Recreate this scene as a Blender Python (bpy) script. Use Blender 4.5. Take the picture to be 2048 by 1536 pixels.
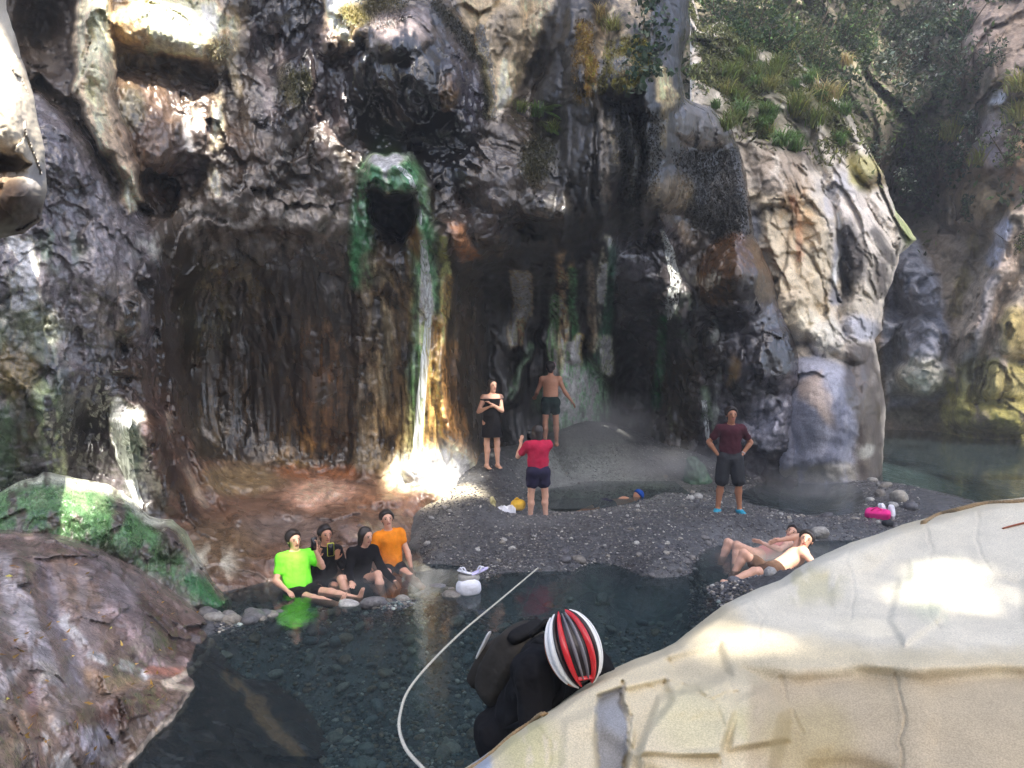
import bpy, math, random
import numpy as np

# ------------------------------------------------------------------ camera, sky, sun, exposure
for _o in list(bpy.data.objects):
    bpy.data.objects.remove(_o)
scn = bpy.context.scene
COL = scn.collection
random.seed(7)
RNG = np.random.default_rng(11)

F = 1560.0                 # focal length in photograph pixels (2048 wide)
CAM_H = 3.0                # camera height above the river surface
PITCH = math.atan((768 - 690) / F)

cam_d = bpy.data.cameras.new('camera')
cam = bpy.data.objects.new('camera', cam_d)
COL.objects.link(cam)
cam_d.sensor_width = 36.0
cam_d.lens = F / 2048 * 36.0
cam_d.clip_start = 0.05
cam_d.clip_end = 500
cam.location = (0, 0, CAM_H)
cam.rotation_euler = (math.pi / 2 - PITCH, 0, 0)
scn.camera = cam

SUN = np.array([0.26, -0.50, 0.825])
SUN /= np.linalg.norm(SUN)
world = bpy.data.worlds.new('World')
scn.world = world
world.use_nodes = True
wn = world.node_tree
wn.nodes.clear()
wo = wn.nodes.new('ShaderNodeOutputWorld')
wb = wn.nodes.new('ShaderNodeBackground')
ws = wn.nodes.new('ShaderNodeTexSky')
ws.sky_type = 'NISHITA'
ws.sun_disc = False
ws.sun_elevation = math.asin(SUN[2])
ws.sun_rotation = math.atan2(SUN[0], SUN[1])
ws.air_density = 0.8
ws.dust_density = 4.0
ws.ozone_density = 1.0
wb.inputs['Strength'].default_value = 0.15
wn.links.new(ws.outputs[0], wb.inputs[0])
wn.links.new(wb.outputs[0], wo.inputs[0])

sun_d = bpy.data.lights.new('sun', 'SUN')
sun_d.energy = 5.0
sun_d.angle = math.radians(0.5)
sun_d.color = (1.0, 0.93, 0.82)
sun = bpy.data.objects.new('sun', sun_d)
COL.objects.link(sun)
from mathutils import Vector
sun.rotation_euler = Vector(SUN).to_track_quat('Z', 'Y').to_euler()

scn.view_settings.view_transform = 'Standard'
scn.view_settings.look = 'None'
scn.view_settings.exposure = 1.75
scn.view_settings.gamma = 1.0
scn.view_settings.use_curve_mapping = False
scn.render.engine = 'CYCLES'
scn.cycles.use_denoising = True
scn.cycles.max_bounces = 5
scn.cycles.diffuse_bounces = 3
scn.cycles.glossy_bounces = 2
scn.cycles.transmission_bounces = 4
scn.cycles.transparent_max_bounces = 12
scn.cycles.volume_bounces = 0
scn.cycles.caustics_reflective = False
scn.cycles.caustics_refractive = False
scn.cycles.sample_clamp_indirect = 4.0
scn.render.filter_size = 1.7

# ------------------------------------------------------------------ helpers
CP, SP = math.cos(PITCH), math.sin(PITCH)

def W(u, v, d):
    """photograph pixel + distance along the view axis -> point in the place"""
    u = np.asarray(u, float); v = np.asarray(v, float); d = np.asarray(d, float)
    x = (u - 1024) / F * d
    z = (768 - v) / F * d
    return np.stack([x + 0 * d, d * CP + z * SP, CAM_H - d * SP + z * CP], -1)

def G(u, v, z=0.0):
    """photograph pixel on the horizontal plane at height z"""
    k = (768 - v) / F
    d = (CAM_H - z) / (SP - k * CP)
    return W(u, v, d)

def nrm(v):
    v = np.asarray(v, float); return v / (np.linalg.norm(v) + 1e-9)

def lin(c):
    c = np.asarray(c, float) / 255.0
    return np.where(c <= 0.04045, c / 12.92, ((c + 0.055) / 1.055) ** 2.4)

_P = np.random.default_rng(3).permutation(256)
_P = np.concatenate([_P, _P, _P]).astype(np.int32)
_g = np.random.default_rng(4).normal(size=(256, 3))
_g = (_g / np.linalg.norm(_g, axis=1)[:, None]).astype(np.float32)

def pnoise(x, y, z):
    x = np.asarray(x, np.float32); y = np.asarray(y, np.float32); z = np.asarray(z, np.float32)
    xf, yf, zf = np.floor(x), np.floor(y), np.floor(z)
    xi, yi, zi = (xf.astype(np.int32) & 255), (yf.astype(np.int32) & 255), (zf.astype(np.int32) & 255)
    x = (x - xf).astype(np.float32); y = (y - yf).astype(np.float32); z = (z - zf).astype(np.float32)
    fx = x * x * x * (x * (x * 6 - 15) + 10); fy = y * y * y * (y * (y * 6 - 15) + 10); fz = z * z * z * (z * (z * 6 - 15) + 10)
    def corner(i, j, k):
        g = _g[_P[_P[_P[xi + i] + yi + j] + zi + k]]
        return g[..., 0] * (x - i) + g[..., 1] * (y - j) + g[..., 2] * (z - k)
    a = corner(0, 0, 0) * (1 - fx) + corner(1, 0, 0) * fx
    b = corner(0, 1, 0) * (1 - fx) + corner(1, 1, 0) * fx
    c = corner(0, 0, 1) * (1 - fx) + corner(1, 0, 1) * fx
    e = corner(0, 1, 1) * (1 - fx) + corner(1, 1, 1) * fx
    return ((a * (1 - fy) + b * fy) * (1 - fz) + (c * (1 - fy) + e * fy) * fz) * 1.6

def fbm(P, scale, octv=4, gain=0.5, ridged=False, off=0.0, st=(1, 1, 1)):
    out = 0.0; a = 1.0; f = 1.0 / scale; tot = 0.0
    for _ in range(octv):
        n = pnoise(P[..., 0] * f * st[0] + off, P[..., 1] * f * st[1] + off * 1.7, P[..., 2] * f * st[2] + off * 0.6)
        if ridged:
            n = 1 - 2 * np.abs(n)
        out = out + a * n; tot += a
        a *= gain; f *= 2.03
    return out / tot

def facets(P, cell, off=0.0, tilt=1.0, st=(1, 1, 1)):
    """broken planes: each irregular block has its own tilt and step; in units of the cell"""
    X = P[..., 0] / cell * st[0] + off; Y = P[..., 1] / cell * st[1] + off; Z = P[..., 2] / cell * st[2] + off
    xi, yi, zi = np.floor(X), np.floor(Y), np.floor(Z)
    b1 = np.full(X.shape, 9.0, np.float32); b2 = b1.copy(); h1 = np.zeros_like(b1)
    for i in (-1, 0, 1):
        for j in (-1, 0, 1):
            for k in (-1, 0, 1):
                cx, cy, cz = xi + i, yi + j, zi + k
                hs = _P[_P[_P[(cx.astype(np.int32) & 255)] + (cy.astype(np.int32) & 255)] + (cz.astype(np.int32) & 255)]
                g = _g[hs]; g2 = _g[(hs + 101) & 255]
                dx = (X - cx - .5 - g2[..., 0] * .45).astype(np.float32); dy = (Y - cy - .5 - g2[..., 1] * .45).astype(np.float32); dz = (Z - cz - .5 - g2[..., 2] * .45).astype(np.float32)
                d = np.sqrt(dx * dx + dy * dy + dz * dz)
                h = tilt * (dx * g[..., 0] + dy * g[..., 1] + dz * g[..., 2]) + g2[..., 1] * .35
                m = d < b1
                b2 = np.where(m, b1, np.minimum(b2, d)); h1 = np.where(m, h, h1); b1 = np.where(m, d, b1)
    return h1, b2 - b1

def blur(A, n):
    """box blur of a grid, twice, n cells either way"""
    for _ in range(2):
        for ax in (0, 1):
            P_ = np.pad(A, [(n + 1, n) if k == ax else (0, 0) for k in (0, 1)], mode='edge'); C_ = np.cumsum(P_, axis=ax)
            m_ = A.shape[ax]; A = (np.take(C_, np.arange(2 * n + 1, 2 * n + 1 + m_), ax) - np.take(C_, np.arange(0, m_), ax)) / (2 * n + 1)
    return A

def sstep(a, b, x):
    t = np.clip((x - a) / (b - a), 0, 1)
    return t * t * (3 - 2 * t)

def rbf(pts, Q, smooth=1e-3):
    """thin plate spline through pts (x, y, value) at Q (n,2)"""
    pts = np.asarray(pts, float)
    sc = np.abs(pts[:, :2]).max() or 1
    X = pts[:, :2] / sc; n = len(X)
    def phi(r2):
        return np.where(r2 > 1e-14, 0.5 * r2 * np.log(np.maximum(r2, 1e-14)), 0)
    K = phi(((X[:, None] - X[None]) ** 2).sum(-1)) + smooth * np.eye(n)
    Pm = np.concatenate([np.ones((n, 1)), X], 1)
    A = np.block([[K, Pm], [Pm.T, np.zeros((3, 3))]])
    w = np.linalg.solve(A, np.concatenate([pts[:, 2], np.zeros(3)]))
    Q = Q / sc
    out = np.empty(len(Q))
    for i in range(0, len(Q), 40000):
        q = Q[i:i + 40000]
        r2 = ((q[:, None, 0] - X[None, :, 0]) ** 2 + (q[:, None, 1] - X[None, :, 1]) ** 2)
        out[i:i + 40000] = phi(r2) @ w[:n] + w[n] + q @ w[n + 1:]
    return out

def seg_dist(U, V, line):
    """distance to a polyline, in its own units; also the parameter along it"""
    best = np.full(U.shape, 1e9); bt = np.zeros(U.shape)
    L = np.asarray(line, float); n = len(L) - 1
    for i in range(n):
        a, b = L[i], L[i + 1]; d = b - a; l2 = (d ** 2).sum() + 1e-9
        t = np.clip(((U - a[0]) * d[0] + (V - a[1]) * d[1]) / l2, 0, 1)
        dd = np.hypot(U - a[0] - t * d[0], V - a[1] - t * d[1])
        m = dd < best
        best = np.where(m, dd, best); bt = np.where(m, (i + t) / n, bt)
    return best, bt

def poly_sd(U, V, poly):
    """signed distance, positive inside"""
    L = np.asarray(poly, float); n = len(L)
    d, _ = seg_dist(U, V, list(L) + [L[0]])
    ins = np.zeros(U.shape, bool)
    j = n - 1
    for i in range(n):
        xi, yi = L[i]; xj, yj = L[j]
        c = ((yi > V) != (yj > V)) & (U < (xj - xi) * (V - yi) / (yj - yi + 1e-12) + xi)
        ins ^= c; j = i
    return np.where(ins, d, -d)

# --- objects
def mesh_np(name, verts, quads=None, tris=None, col=None, smooth=True, mats=()):
    me = bpy.data.meshes.new(name)
    verts = np.asarray(verts, np.float32)
    me.vertices.add(len(verts)); me.vertices.foreach_set('co', verts.ravel())
    loops = []; starts = []; tot = []; s = 0
    if quads is not None and len(quads):
        q = np.asarray(quads, np.int32); loops.append(q.ravel())
        starts.append(s + 4 * np.arange(len(q))); s += 4 * len(q)
    if tris is not None and len(tris):
        t = np.asarray(tris, np.int32); loops.append(t.ravel())
        starts.append(s + 3 * np.arange(len(t))); s += 3 * len(t)
    loops = np.concatenate(loops).astype(np.int32); starts = np.concatenate(starts).astype(np.int32)
    me.loops.add(len(loops)); me.loops.foreach_set('vertex_index', loops)
    me.polygons.add(len(starts)); me.polygons.foreach_set('loop_start', starts)
    me.update(calc_edges=True)
    if smooth:
        me.polygons.foreach_set('use_smooth', np.ones(len(starts), bool))
    if col is not None:
        a = me.attributes.new('Col', 'FLOAT_COLOR', 'POINT')
        c = np.asarray(col, np.float32)
        if c.shape[1] == 3:
            c = np.concatenate([c, np.zeros((len(c), 1), np.float32)], 1)
        a.data.foreach_set('color', np.ascontiguousarray(c).ravel())
    me.validate()
    for m in mats:
        me.materials.append(m)
    return me

def link(name, me, parent=None, label=None, cat=None, group=None, kind=None, loc=None):
    o = bpy.data.objects.new(name, me)
    COL.objects.link(o)
    if parent is not None: o.parent = parent
    if label: o['label'] = label
    if cat: o['category'] = cat
    if group: o['group'] = group
    if kind: o['kind'] = kind
    if loc is not None: o.location = tuple(float(c) for c in loc)
    return o

class MB:
    """gathers vertices and faces of one mesh"""
    def __init__(s): s.v = []; s.q = []; s.t = []; s.c = []; s.n = 0
    def add(s, v, q=None, t=None, c=None):
        v = np.asarray(v, float)
        if q is not None and len(q): s.q.append(np.asarray(q) + s.n)
        if t is not None and len(t): s.t.append(np.asarray(t) + s.n)
        s.v.append(v); s.n += len(v)
        if c is not None:
            c = np.asarray(c, float)
            s.c.append(np.broadcast_to(c, (len(v), c.shape[-1])) if c.ndim == 1 else c)
    def mesh(s, name, mat=None, smooth=True):
        return mesh_np(name, np.concatenate(s.v), np.concatenate(s.q) if s.q else None, np.concatenate(s.t) if s.t else None,
                       np.concatenate(s.c) if s.c else None, smooth, [mat] if mat else [])

def tube(pts, r, n=6, cap=True):
    """swept tube: verts, quads, tris"""
    P = np.asarray(pts, float); m = len(P)
    r = np.broadcast_to(np.asarray(r, float), (m,))
    T = np.gradient(P, axis=0); T /= np.linalg.norm(T, axis=1)[:, None] + 1e-9
    ref = np.array([0.0, 0.0, 1.0]) if abs(T[0, 2]) < 0.9 else np.array([1.0, 0, 0])
    N = np.zeros_like(P); nn = ref - T[0] * (ref @ T[0]); nn /= np.linalg.norm(nn)
    for i in range(m):
        nn = nn - T[i] * (nn @ T[i]); nn /= np.linalg.norm(nn) + 1e-9; N[i] = nn
    B = np.cross(T, N)
    a = np.arange(n) / n * 2 * math.pi
    V = P[:, None] + r[:, None, None] * (np.cos(a)[None, :, None] * N[:, None] + np.sin(a)[None, :, None] * B[:, None])
    V = V.reshape(-1, 3)
    i, j = np.meshgrid(np.arange(m - 1), np.arange(n), indexing='ij')
    q = np.stack([i * n + j, i * n + (j + 1) % n, (i + 1) * n + (j + 1) % n, (i + 1) * n + j], -1).reshape(-1, 4)
    t = None
    if cap:
        V = np.concatenate([V, P[:1], P[-1:]])
        k = np.arange(n)
        t = np.concatenate([np.stack([np.full(n, m * n), (k + 1) % n, k], -1),
                            np.stack([np.full(n, m * n + 1), (m - 1) * n + k, (m - 1) * n + (k + 1) % n], -1)])
    return V, q, t

def spline(pts, n=40):
    """Catmull-Rom through pts"""
    P = np.asarray(pts, float)
    P = np.concatenate([2 * P[:1] - P[1:2], P, 2 * P[-1:] - P[-2:-1]])
    m = len(P) - 3
    t = np.linspace(0, m - 1e-6, n); i = t.astype(int); f = (t - i)[:, None]
    a, b, c, d = P[i], P[i + 1], P[i + 2], P[i + 3]
    return 0.5 * (2 * b + (c - a) * f + (2 * a - 5 * b + 4 * c - d) * f ** 2 + (3 * b - a - 3 * c + d) * f ** 3)

# --- materials
def nodes_of(name):
    m = bpy.data.materials.new(name); m.use_nodes = True
    nt = m.node_tree
    return m, nt, nt.nodes['Principled BSDF'], nt.nodes['Material Output']

def N(nt, typ, **kw):
    n = nt.nodes.new(typ)
    for k, v in kw.items():
        if k in n.inputs: n.inputs[k].default_value = v
        else: setattr(n, k, v)
    return n

def mathn(nt, op, a, b=None, c=None, clamp=False):
    n = nt.nodes.new('ShaderNodeMath'); n.operation = op; n.use_clamp = clamp
    for i, x in enumerate((a, b, c)):
        if x is None: continue
        if isinstance(x, (int, float)): n.inputs[i].default_value = x
        else: nt.links.new(x, n.inputs[i])
    return n.outputs[0]

def rampf(nt, fac, a, b, lo, hi):
    n = nt.nodes.new('ShaderNodeMapRange')
    n.inputs['From Min'].default_value = a; n.inputs['From Max'].default_value = b
    n.inputs['To Min'].default_value = lo; n.inputs['To Max'].default_value = hi
    nt.links.new(fac, n.inputs['Value'])
    return n.outputs[0]

def rock_mat(name, grain=9.0, var=0.5, rough=(0.85, 0.16), bump=0.35, bdist=0.03, fine=55.0, spec=0.5):
    """albedo from the painted stone colours (Col), wetness (Col alpha) sets the gloss"""
    m, nt, bs, out = nodes_of(name)
    L = nt.links.new
    at = N(nt, 'ShaderNodeAttribute', attribute_name='Col')
    geo = N(nt, 'ShaderNodeNewGeometry')
    n1 = N(nt, 'ShaderNodeTexNoise', Scale=grain, Detail=4.0, Roughness=0.65)
    n2 = N(nt, 'ShaderNodeTexNoise', Scale=fine, Detail=1.0, Roughness=0.6)
    n3 = N(nt, 'ShaderNodeTexNoise', Scale=grain * 0.28, Detail=1.0, Roughness=0.6)
    for n in (n1, n2, n3): L(geo.outputs['Position'], n.inputs['Vector'])
    v = mathn(nt, 'MULTIPLY', rampf(nt, n1.outputs[0], 0.3, 0.7, 1 - var, 1 + var), rampf(nt, n2.outputs[0], 0.3, 0.7, 0.8, 1.2))
    mul = N(nt, 'ShaderNodeVectorMath', operation='SCALE')
    L(at.outputs['Color'], mul.inputs[0]); L(v, mul.inputs['Scale'])
    L(mul.outputs[0], bs.inputs['Base Color'])
    w = mathn(nt, 'ADD', at.outputs['Alpha'], rampf(nt, n3.outputs[0], 0.35, 0.65, -0.3, 0.3), clamp=True)
    L(rampf(nt, w, 0, 1, rough[0], rough[1]), bs.inputs['Roughness'])
    bs.inputs['Specular IOR Level'].default_value = spec
    h = mathn(nt, 'ADD', mathn(nt, 'MULTIPLY', n1.outputs[0], 1.0), mathn(nt, 'MULTIPLY', n2.outputs[0], 0.35))
    bp = N(nt, 'ShaderNodeBump', Strength=bump, Distance=bdist)
    L(h, bp.inputs['Height']); L(bp.outputs[0], bs.inputs['Normal'])
    return m

def plain_mat(name, rgb, rough=0.7, var=0.12, scale=40.0, bump=0.15, bdist=0.004, sss=0.0, spec=0.5, sheen=0.0):
    m, nt, bs, out = nodes_of(name); L = nt.links.new
    c = lin(rgb)
    tc = N(nt, 'ShaderNodeTexCoord')
    n1 = N(nt, 'ShaderNodeTexNoise', Scale=scale, Detail=2.0, Roughness=0.6)
    L(tc.outputs['Object'], n1.inputs['Vector'])
    rgbn = N(nt, 'ShaderNodeRGB'); rgbn.outputs[0].default_value = (*c, 1)
    mul = N(nt, 'ShaderNodeVectorMath', operation='SCALE')
    L(rgbn.outputs[0], mul.inputs[0]); L(rampf(nt, n1.outputs[0], 0.3, 0.7, 1 - var, 1 + var), mul.inputs['Scale'])
    L(mul.outputs[0], bs.inputs['Base Color'])
    bs.inputs['Roughness'].default_value = rough
    bs.inputs['Specular IOR Level'].default_value = spec
    if sss:
        bs.inputs['Subsurface Weight'].default_value = sss
        bs.inputs['Subsurface Radius'].default_value = (0.02, 0.008, 0.004)
        bs.inputs['Subsurface Scale'].default_value = 1.0
    if sheen: bs.inputs['Sheen Weight'].default_value = sheen
    bp = N(nt, 'ShaderNodeBump', Strength=bump, Distance=bdist)
    L(n1.outputs[0], bp.inputs['Height']); L(bp.outputs[0], bs.inputs['Normal'])
    return m

def leaf_mat(name, rough=0.5, trans=0.35):
    m, nt, bs, out = nodes_of(name); L = nt.links.new
    at = N(nt, 'ShaderNodeAttribute', attribute_name='Col')
    L(at.outputs['Color'], bs.inputs['Base Color'])
    bs.inputs['Roughness'].default_value = rough
    tr = N(nt, 'ShaderNodeBsdfTranslucent'); L(at.outputs['Color'], tr.inputs[0])
    mx = N(nt, 'ShaderNodeMixShader'); mx.inputs[0].default_value = trans
    L(bs.outputs[0], mx.inputs[1]); L(tr.outputs[0], mx.inputs[2]); L(mx.outputs[0], out.inputs[0])
    return m

# --- a rock face: a surface at real distances, rounded off and closed backwards where its outline ends
class Face:
    def __init__(s, u0, u1, v0, v1, step, depths, outline=None, edge=30, thick=1.0, edge_noise=6.0, smooth=2e-4):
        nu = int((u1 - u0) / step) + 1; nv = int((v1 - v0) / step) + 1
        s.step = step; s.nu, s.nv = nu, nv
        s.U, s.V = np.meshgrid(u0 + step * np.arange(nu), v0 + step * np.arange(nv), indexing='xy')
        s.U0, s.V0 = s.U.copy(), s.V.copy()
        # interpolate the distances on a coarse grid, then refine
        k = max(1, int(16 / step))
        cu = np.arange(u0, u0 + step * (nu + k), step * k); cv = np.arange(v0, v0 + step * (nv + k), step * k)
        CU, CV = np.meshgrid(cu, cv, indexing='xy')
        cd = rbf(depths, np.stack([CU.ravel(), CV.ravel()], 1), smooth).reshape(CU.shape)
        s.D = s._bil(cd, (s.U - u0) / (step * k), (s.V - v0) / (step * k))
        s.mask = None; s.thick = thick
        if outline is not None:
            sd = poly_sd(s.U, s.V, outline)
            e = np.stack([s.U, s.V, s.U * 0], -1)
            sd = sd + edge_noise * fbm(e, 70.0, 4, off=3.3)
            gy, gx = np.gradient(sd, step)
            gl = np.hypot(gx, gy) + 1e-6
            out = (sd < 0) & (sd > -1.5 * step)
            s.U = np.where(out, s.U - sd * gx / gl ** 2 * 1.0, s.U); s.V = np.where(out, s.V - sd * gy / gl ** 2, s.V)
            s.mask = sd > -1.2 * step
            t = np.clip(sd / edge, 0, 1)
            s.D = s.D + thick * (1 - np.sqrt(1 - (1 - t) ** 2))
        e = np.stack([s.U, s.V, s.U * 0], -1)
        s.Uw = s.U + 17 * fbm(e, 55.0, 4, .6, off=9.1); s.Vw = s.V + 17 * fbm(e, 55.0, 4, .6, off=17.7)
        s.col = np.zeros(s.U.shape + (3,)); s.wet = np.zeros(s.U.shape); s.moss = np.zeros(s.U.shape)
        s.q = None
    @staticmethod
    def _bil(c, x, y):
        x = np.clip(x, 0, c.shape[1] - 1.001); y = np.clip(y, 0, c.shape[0] - 1.001)
        i = x.astype(int); j = y.astype(int); fx = x - i; fy = y - j
        return (c[j, i] * (1 - fx) + c[j, i + 1] * fx) * (1 - fy) + (c[j + 1, i] * (1 - fx) + c[j + 1, i + 1] * fx) * fy
    def P(s): return W(s.U, s.V, s.D)
    def _ell(s, u, v, ru, rv, rot, warp=True):
        U, V = (s.Uw, s.Vw) if warp else (s.U, s.V)
        c, n = math.cos(math.radians(rot)), math.sin(math.radians(rot))
        a, b = U - u, V - v
        return np.hypot((a * c + b * n) / ru, (-a * n + b * c) / rv)
    def bump(s, u, v, ru, rv, amp, rot=0, prof='gauss', warp=True):
        """amp in metres towards the viewer"""
        r = s._ell(u, v, ru, rv, rot, warp)
        if prof == 'gauss': f = np.exp(-1.6 * r * r)
        elif prof == 'dome': f = np.clip(1 - r * r, 0, 1) ** .8
        elif prof == 'hole': f = sstep(1.12, 0.86, r)
        elif prof == 'drop': f = np.sqrt(np.clip(1 - r * r, 0, 1)) * np.where((s.Vw - v) > 0, 1, 0.85)
        s.D = s.D - amp * f
    def pbump(s, poly, amp, soft=8, warp=True):
        sd = poly_sd(s.Uw if warp else s.U, s.Vw if warp else s.V, poly)
        s.D = s.D - amp * sstep(-soft, soft, sd)
    def lbump(s, line, w, amp, warp=True):
        d, t = seg_dist(s.Uw if warp else s.U, s.Vw if warp else s.V, line)
        s.D = s.D - amp * np.clip(1 - (d / (1.35 * w)) ** 2, 0, 1) ** 1.5
    def _mix(s, m, rgb, wet, moss):
        s.col = s.col * (1 - m[..., None]) + lin(rgb) * m[..., None]
        if wet is not None: s.wet = s.wet * (1 - m) + wet * m
        if moss: s.moss = np.maximum(s.moss, m * moss)
    def fill(s, rgb, wet=0.0):
        s.col[:] = lin(rgb); s.wet[:] = wet
    def blob(s, u, v, ru, rv, rgb, k=0.9, rot=0, wet=None, moss=0, soft=0.45, broken=0.0):
        r = s._ell(u, v, ru, rv, rot)
        m = k * sstep(1 + soft, 1 - soft, r)
        if broken: m = m * sstep(-0.15, 0.2, s._br() + 0.3 - broken)
        s._mix(m, rgb, wet, moss)
    def poly(s, pts, rgb, k=0.9, soft=8, wet=None, moss=0, broken=0.0):
        m = k * sstep(-soft, soft, poly_sd(s.Uw, s.Vw, pts))
        if broken: m = m * sstep(-0.15, 0.2, s._br() + 0.3 - broken)
        s._mix(m, rgb, wet, moss)
    def line(s, pts, w, rgb, k=0.9, wet=None, moss=0, soft=0.5, w2=None, broken=0.0):
        d, t = seg_dist(s.Uw * 0.6 + s.U * 0.4, s.Vw * 0.6 + s.V * 0.4, pts)
        ww = w if w2 is None else w + (w2 - w) * t
        m = k * sstep(1 + soft, 1 - soft, d / ww)
        if broken: m = m * sstep(-0.15, 0.2, s._br() + 0.3 - broken)
        s._mix(m, rgb, wet, moss)
    def _br(s):
        if s.q is None:
            s.q = fbm(np.stack([s.U, s.V * 0.55, s.U * 0], -1), 34.0, 4, 0.6, off=5.5)
        return s.q
    def streak(s, amt, w=0.12, lo=None):
        """mineral streaks drawn down the wall"""
        P = s.P()
        n = fbm(P, w, 4, 0.6, off=2.2, st=(1, 1, 0.07))
        f = 1 + amt * n * (1 if lo is None else lo)
        s.col = s.col * np.clip(f, 0.15, 2.2)[..., None]
    def finish(s, name, mat, **kw):
        P = s.P()
        if s.mask is None: keep = np.ones(s.U.shape, bool)
        else: keep = s.mask
        idx = -np.ones(s.U.shape, int)
        k4 = keep[:-1, :-1] & keep[1:, :-1] & keep[:-1, 1:] & keep[1:, 1:]
        used = np.zeros(s.U.shape, bool)
        used[:-1, :-1] |= k4; used[1:, :-1] |= k4; used[:-1, 1:] |= k4; used[1:, 1:] |= k4
        idx[used] = np.arange(used.sum())
        a = idx[:-1, :-1][k4]; b = idx[:-1, 1:][k4]; c = idx[1:, 1:][k4]; d = idx[1:, :-1][k4]
        quads = np.stack([a, d, c, b], -1)
        V = P[used]; col = np.concatenate([s.col, s.wet[..., None]], -1)[used]
        if s.mask is not None:
            e = np.concatenate([quads[:, [0, 1]], quads[:, [1, 2]], quads[:, [2, 3]], quads[:, [3, 0]]])
            key = np.sort(e, 1); kk = key[:, 0] * len(V) + key[:, 1]
            _, inv, cnt = np.unique(kk, return_inverse=True, return_counts=True)
            be = e[cnt[inv] == 1]
            bv = np.unique(be); mp = -np.ones(len(V), int); 
            cen = np.array([0, 0, CAM_H]); rr = V[bv] - cen; rr = rr / np.linalg.norm(rr, axis=1)[:, None]
            mid = V.mean(0)
            prev = bv; vv = [V]; cc = [col]; qq = [quads]; nn = len(V)
            for t in (0.35, 1.0):
                back = V[bv] + rr * s.thick * 1.2 * t
                back = back + (mid - back) * 0.10 * t * t
                ids = nn + np.arange(len(bv)); nn += len(bv)
                m0 = -np.ones(nn, int); m0[bv] = np.arange(len(bv))
                i0, i1 = m0[be[:, 0]], m0[be[:, 1]]
                pv = prev
                qq.append(np.stack([pv[i1], pv[i0], ids[i0], ids[i1]], -1))
                vv.append(back); cc.append(col[bv]); prev = ids
            V = np.concatenate(vv); col = np.concatenate(cc); quads = np.concatenate(qq)
        me = mesh_np(name, V, quads, None, col, True, [mat])
        s.Pf = P; s.used = used
        return link(name, me, **kw)
    def at(s, u, v):
        """point on the surface seen at a photograph pixel"""
        i = int(np.clip(round((u - s.U0[0, 0]) / s.step), 0, s.nu - 1)); j = int(np.clip(round((v - s.V0[0, 0]) / s.step), 0, s.nv - 1))
        return W(u, v, s.D[j, i]), s.D[j, i]
# ------------------------------------------------------------------ rock
M_ROCK = rock_mat('wet_rock', grain=8, var=0.45, rough=(0.7, 0.09), bump=0.5, bdist=0.035, spec=1.0)
M_PALE = rock_mat('pale_rock', grain=5, var=0.18, rough=(0.8, 0.3), bump=0.3, bdist=0.03, fine=40)
M_BOULD = rock_mat('smooth_rock', grain=9, var=0.07, rough=(0.7, 0.3), bump=0.10, bdist=0.005, fine=170)
M_FAR = rock_mat('far_rock', grain=1.6, var=0.4, rough=(0.85, 0.3), bump=0.6, bdist=0.12, fine=9)

# ---- main cliff with its alcoves, flowstone drapes and the ledge at its foot
dep = []
def row(v, *pairs):
    for i in range(0, len(pairs), 2):
        dep.append((pairs[i], v, pairs[i + 1]))
row(-130, -160, 10.6, 100, 11, 300, 12, 600, 13, 900, 13.6, 1200, 14, 1400, 15.5, 1640, 18)
row(0, -160, 10.3, 100, 11, 300, 11.8, 500, 12.6, 700, 12.8, 900, 13.6, 1050, 14.4, 1200, 13.8, 1320, 14, 1450, 16.5, 1640, 18)
row(130, -100, 10, 60, 10.6, 200, 11.2, 350, 12.0, 500, 12.7, 640, 12.9, 760, 12.5, 880, 12.6, 1000, 14.4, 1100, 13.8, 1200, 13.1, 1320, 13.2, 1400, 15.5, 1500, 17, 1640, 18)
row(250, -100, 9.2, 60, 9.5, 150, 10.1, 250, 11.3, 400, 12.2, 550, 12.6, 680, 12.9, 780, 12.6, 900, 12.5, 1010, 13.6, 1120, 13.2, 1220, 12.8, 1320, 13.2, 1400, 15.8, 1500, 16.8, 1640, 18)
row(400, -100, 9.0, 40, 9.2, 150, 9.7, 250, 10.5, 320, 11.6, 450, 12.4, 600, 12.7, 700, 12.8, 790, 12.5, 900, 12.6, 1000, 12.9, 1100, 12.8, 1200, 13.1, 1300, 13.8, 1400, 16.2, 1500, 16.5, 1640, 17.6)
row(490, 330, 11.3, 430, 12.5, 560, 12.85, 680, 13.0, 740, 12.9, 840, 12.8, 920, 12.7, 1000, 13.2, 1100, 13.6, 1200, 14.2, 1290, 15.6, 1400, 16.4, 1480, 15.9)
row(600, -100, 8.8, 40, 9.1, 150, 9.6, 250, 10.2, 310, 10.9, 350, 12.2, 420, 12.9, 550, 13.1, 670, 13.2, 740, 13.4, 850, 13.1, 910, 13.8, 960, 15.8, 1040, 16.4, 1130, 16.3, 1210, 16.7, 1300, 16.6, 1400, 16.3, 1480, 15.7, 1560, 16.8, 1640, 17.6)
row(740, -100, 8.8, 40, 9.1, 150, 9.6, 250, 10.2, 310, 10.8, 350, 12.3, 420, 13.2, 550, 13.5, 670, 13.55, 740, 13.7, 850, 13.3, 920, 14.4, 970, 16.5, 1040, 17.0, 1130, 16.95, 1230, 18.2, 1300, 18, 1400, 17, 1480, 16.6, 1560, 16.6, 1640, 17.4)
row(860, -100, 8.9, 40, 9.2, 150, 9.6, 250, 10.0, 320, 10.4, 380, 12.5, 450, 13.3, 550, 13.6, 670, 13.65, 740, 13.9, 850, 13.4, 930, 14.3, 990, 16.4, 1100, 17.4, 1230, 18.6, 1340, 18.2, 1440, 17.2, 1560, 16.9, 1640, 17.2)
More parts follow.
